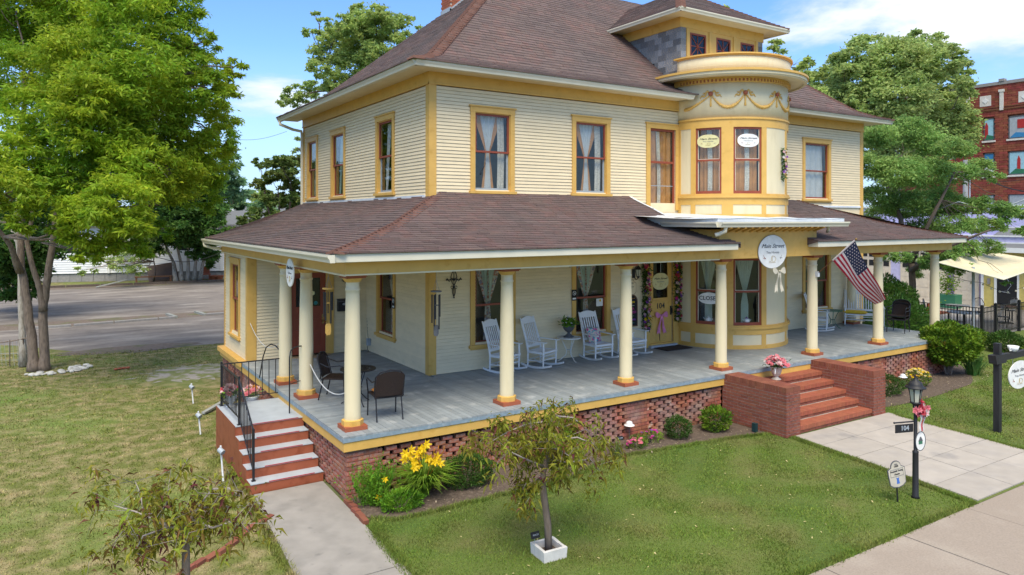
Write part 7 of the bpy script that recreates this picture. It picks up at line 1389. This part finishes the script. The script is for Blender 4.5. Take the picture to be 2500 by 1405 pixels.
# black fence
t=thing('black_fence','black metal picket fence around the restaurant patio','fence',(26.4,2.5,0)); PK=MB().box(-.011,.011,-.011,.011,.08,1.18).mesh('picket','black_iron')
segs_=[((26.5,7.6),(26.4,2.5)),((26.4,2.5),(27.6,2.55)),((27.6,2.55),(29.7,2.6)),((29.7,2.6),(34,2.65))]
for (p0,p1) in segs_:
    p0=Vector((*p0,0));p1=Vector((*p1,0)); n=int((p1-p0).length/.115); v=(p1-p0).normalized(); s=Vector((-v.y,v.x,0))*.014
    for z in (.14,.98,1.15): b=MB(); b.hexa([tuple(p0-s+Vector((0,0,z))),tuple(p1-s+Vector((0,0,z))),tuple(p1+s+Vector((0,0,z))),tuple(p0+s+Vector((0,0,z))),tuple(p0-s+Vector((0,0,z+.03))),tuple(p1-s+Vector((0,0,z+.03))),tuple(p1+s+Vector((0,0,z+.03))),tuple(p0+s+Vector((0,0,z+.03)))]); b.obj('rail','black_iron',t)
    for i in range(1,n): q=p0.lerp(p1,i/n); place(PK,'picket',t,q)
for x,y in ((26.5,7.6),(26.45,5.0),(26.4,2.5),(27.6,2.55),(29.7,2.6),(31.8,2.62),(34,2.65)): b=MB(); b.box(x-.05,x+.05,y-.05,y+.05,0,1.26); b.lathe([(.08,1.26),(.0,1.30)],(x,y,0),4,a0=45,a1=405); b.obj('post','black_iron',t,keep=True)
# patio furniture
def ptable(x,y,r,m,lab): 
    t=thing('patio_table',lab,'table',(x,y,0),0,'patio tables behind the black fence'); b=MB(); b.lathe([(0,.74),(r,.74),(r,.71),(0,.71)],(x,y,0),20); b.obj('table_top',m,t); MB().tube([(x,y,0),(x,y,.71)],.04,8).obj('stem','black_iron',t)
    b=MB(); b.lathe([(0,0),(.3,0),(.28,.03),(0,.03)],(x,y,0),14); b.obj('foot','black_iron',t)
ptable(28.2,4.0,.65,'steel','large grey round patio table just behind the black fence'); ptable(30.5,5.4,.5,'garage','cream round patio table with orange seats near the garage doors'); ptable(31.8,4.0,.55,'brown_wood','brown patio table before the shop window')
def pchair(x,y,rz,lab):
    t=proto('patio_chair',lab,'chair',(x,y,0),rz,'black metal patio chairs'); b=MB(); b.lathe([(0,.45),(.22,.45),(.22,.43),(0,.43)],(0,0,0),14); b.obj('seat','black_iron',t)
    for k_ in range(4): a=PI/4+k_*PI/2; MB().tube([(.2*math.cos(a),.2*math.sin(a),.44),(.25*math.cos(a),.25*math.sin(a),0)],.014,5).obj('leg','black_iron',t)
    b=MB(); b.tube([(-.2,.15,.44),(-.23,.22,.8),(-.12,.25,1.0),(0,.26,1.04),(.12,.25,1.0),(.23,.22,.8),(.2,.15,.44)],.016,6); b.obj('back_frame','black_iron',t); b=MB()
    for s_ in range(-3,4): b.tube([(s_*.05,.17,.46),(s_*.055,.24,.98-abs(s_)*.03)],.006,4)
    b.obj('back_mesh','steel',t,keep=True); return t
c1=pchair(31.4,5.0,R(-80),'black round backed patio chair before the cream garage doors'); dup(c1,(30.4,3.5,0),R(100),'black patio chair beside the large grey table'); dup(c1,(33,4.3,0),R(-100),'black patio chair under the shop window'); dup(c1,(29.3,6.0,0),R(20),'black patio chair at the cream table')
t=thing('orange_seat','bright orange slatted seat at the patio near the tall shrub','seat',(29.3,5.2,0)); b=MB(); b.box(28.9,29.9,5.4,5.9,.42,.48); b.obj('seat','orange',t); MB().box(28.9,29.9,5.85,5.92,.48,.85).obj('backrest','orange',t); 
for x,y in ((28.95,5.45),(29.85,5.45),(28.95,5.85),(29.85,5.85)): MB().box(x-.03,x+.03,y-.03,y+.03,0,.42).obj('leg','black_iron',t)
t=thing('planter_crate','green planter box with a leafy yellow green plant before the garage doors','planter',(35.5,8.2,0)); MB().box(35.2,35.9,7.8,8.9,0,.7).obj('box','green_metal',t); P=rng.normal(size=(700,3))*np.array([.22,.25,.4])+np.array([35.5,8.3,1.25]); mesh_obj(fastmesh('leaves',leafset(P,.12,.5,0,.2),4,'leaf_box'),'leaves',t)
# string lights
t=thing('string_lights','string of small warm bulbs hung across the patio','string lights',(33,5,2.4)); b=MB(); A0=at(2250,620,30); A1=at(2400,690,31); A2=at(2500,700,32); pts=[A0.lerp(A1,i/10)+Vector((0,0,-.3*math.sin(i/10*PI))) for i in range(11)]+[A1.lerp(A2,i/10)+Vector((0,0,-.25*math.sin(i/10*PI))) for i in range(1,11)]; b.tube(pts,.008,4); b.obj('wire','dark',t)
for i in range(0,21,2): MB().ball(pts[i]-Vector((0,0,.06)),.045,6).obj('bulb','glow_bulb',t)
# utility poles and wires
p=at(2357,600,44); t=thing('utility_pole','grey utility pole in front of the brick building','utility pole',(p.x,p.y,0)); MB().tube([(p.x,p.y,0),(p.x,p.y,at(2357,390,44).z)],[.17,.13],10).obj('pole','wood_gray',t); MB().tube([(p.x+.2,p.y-.15,0),(p.x+.2,p.y-.15,at(2357,392,44).z)],.04,6).obj('conduit','steel',t)
def wire(lab,ps,r=.02,m='dark',name='power_line'):
    t=thing(name,lab,'wire',tuple(ps[0])); b=MB(); 
    for a,c,s in zip(ps,ps[1:],[.5]*9): b.tube([Vector(a).lerp(Vector(c),i/10)+Vector((0,0,-s*math.sin(i/10*PI))) for i in range(11)],r,5)
    b.obj('cable',m,t,keep=True)
wire('twisted dark power cable running from the grey utility pole past the brick building',[at(2357,402,44),at(2560,470,40)],.035); wire('thin second cable below the twisted power cable',[at(2357,425,44),at(2560,418,42)],.015)
wire('pale thick service cable crossing before the mimosa tree',[at(2110,495,33),at(2340,492,31),at(2560,455,29)],.028,'steel')
wire('thin overhead wire low in the sky behind the lime green tree',[at(430,452,70),at(760,428,66)],.022); wire('pair of faint overhead wires under the clouds beside the eave',[at(560,340,90),at(700,322,88)],.02)
wire('cable strung across the wall of the white house',[at(250,640,47),at(370,625,47),at(540,618,47)],.02)
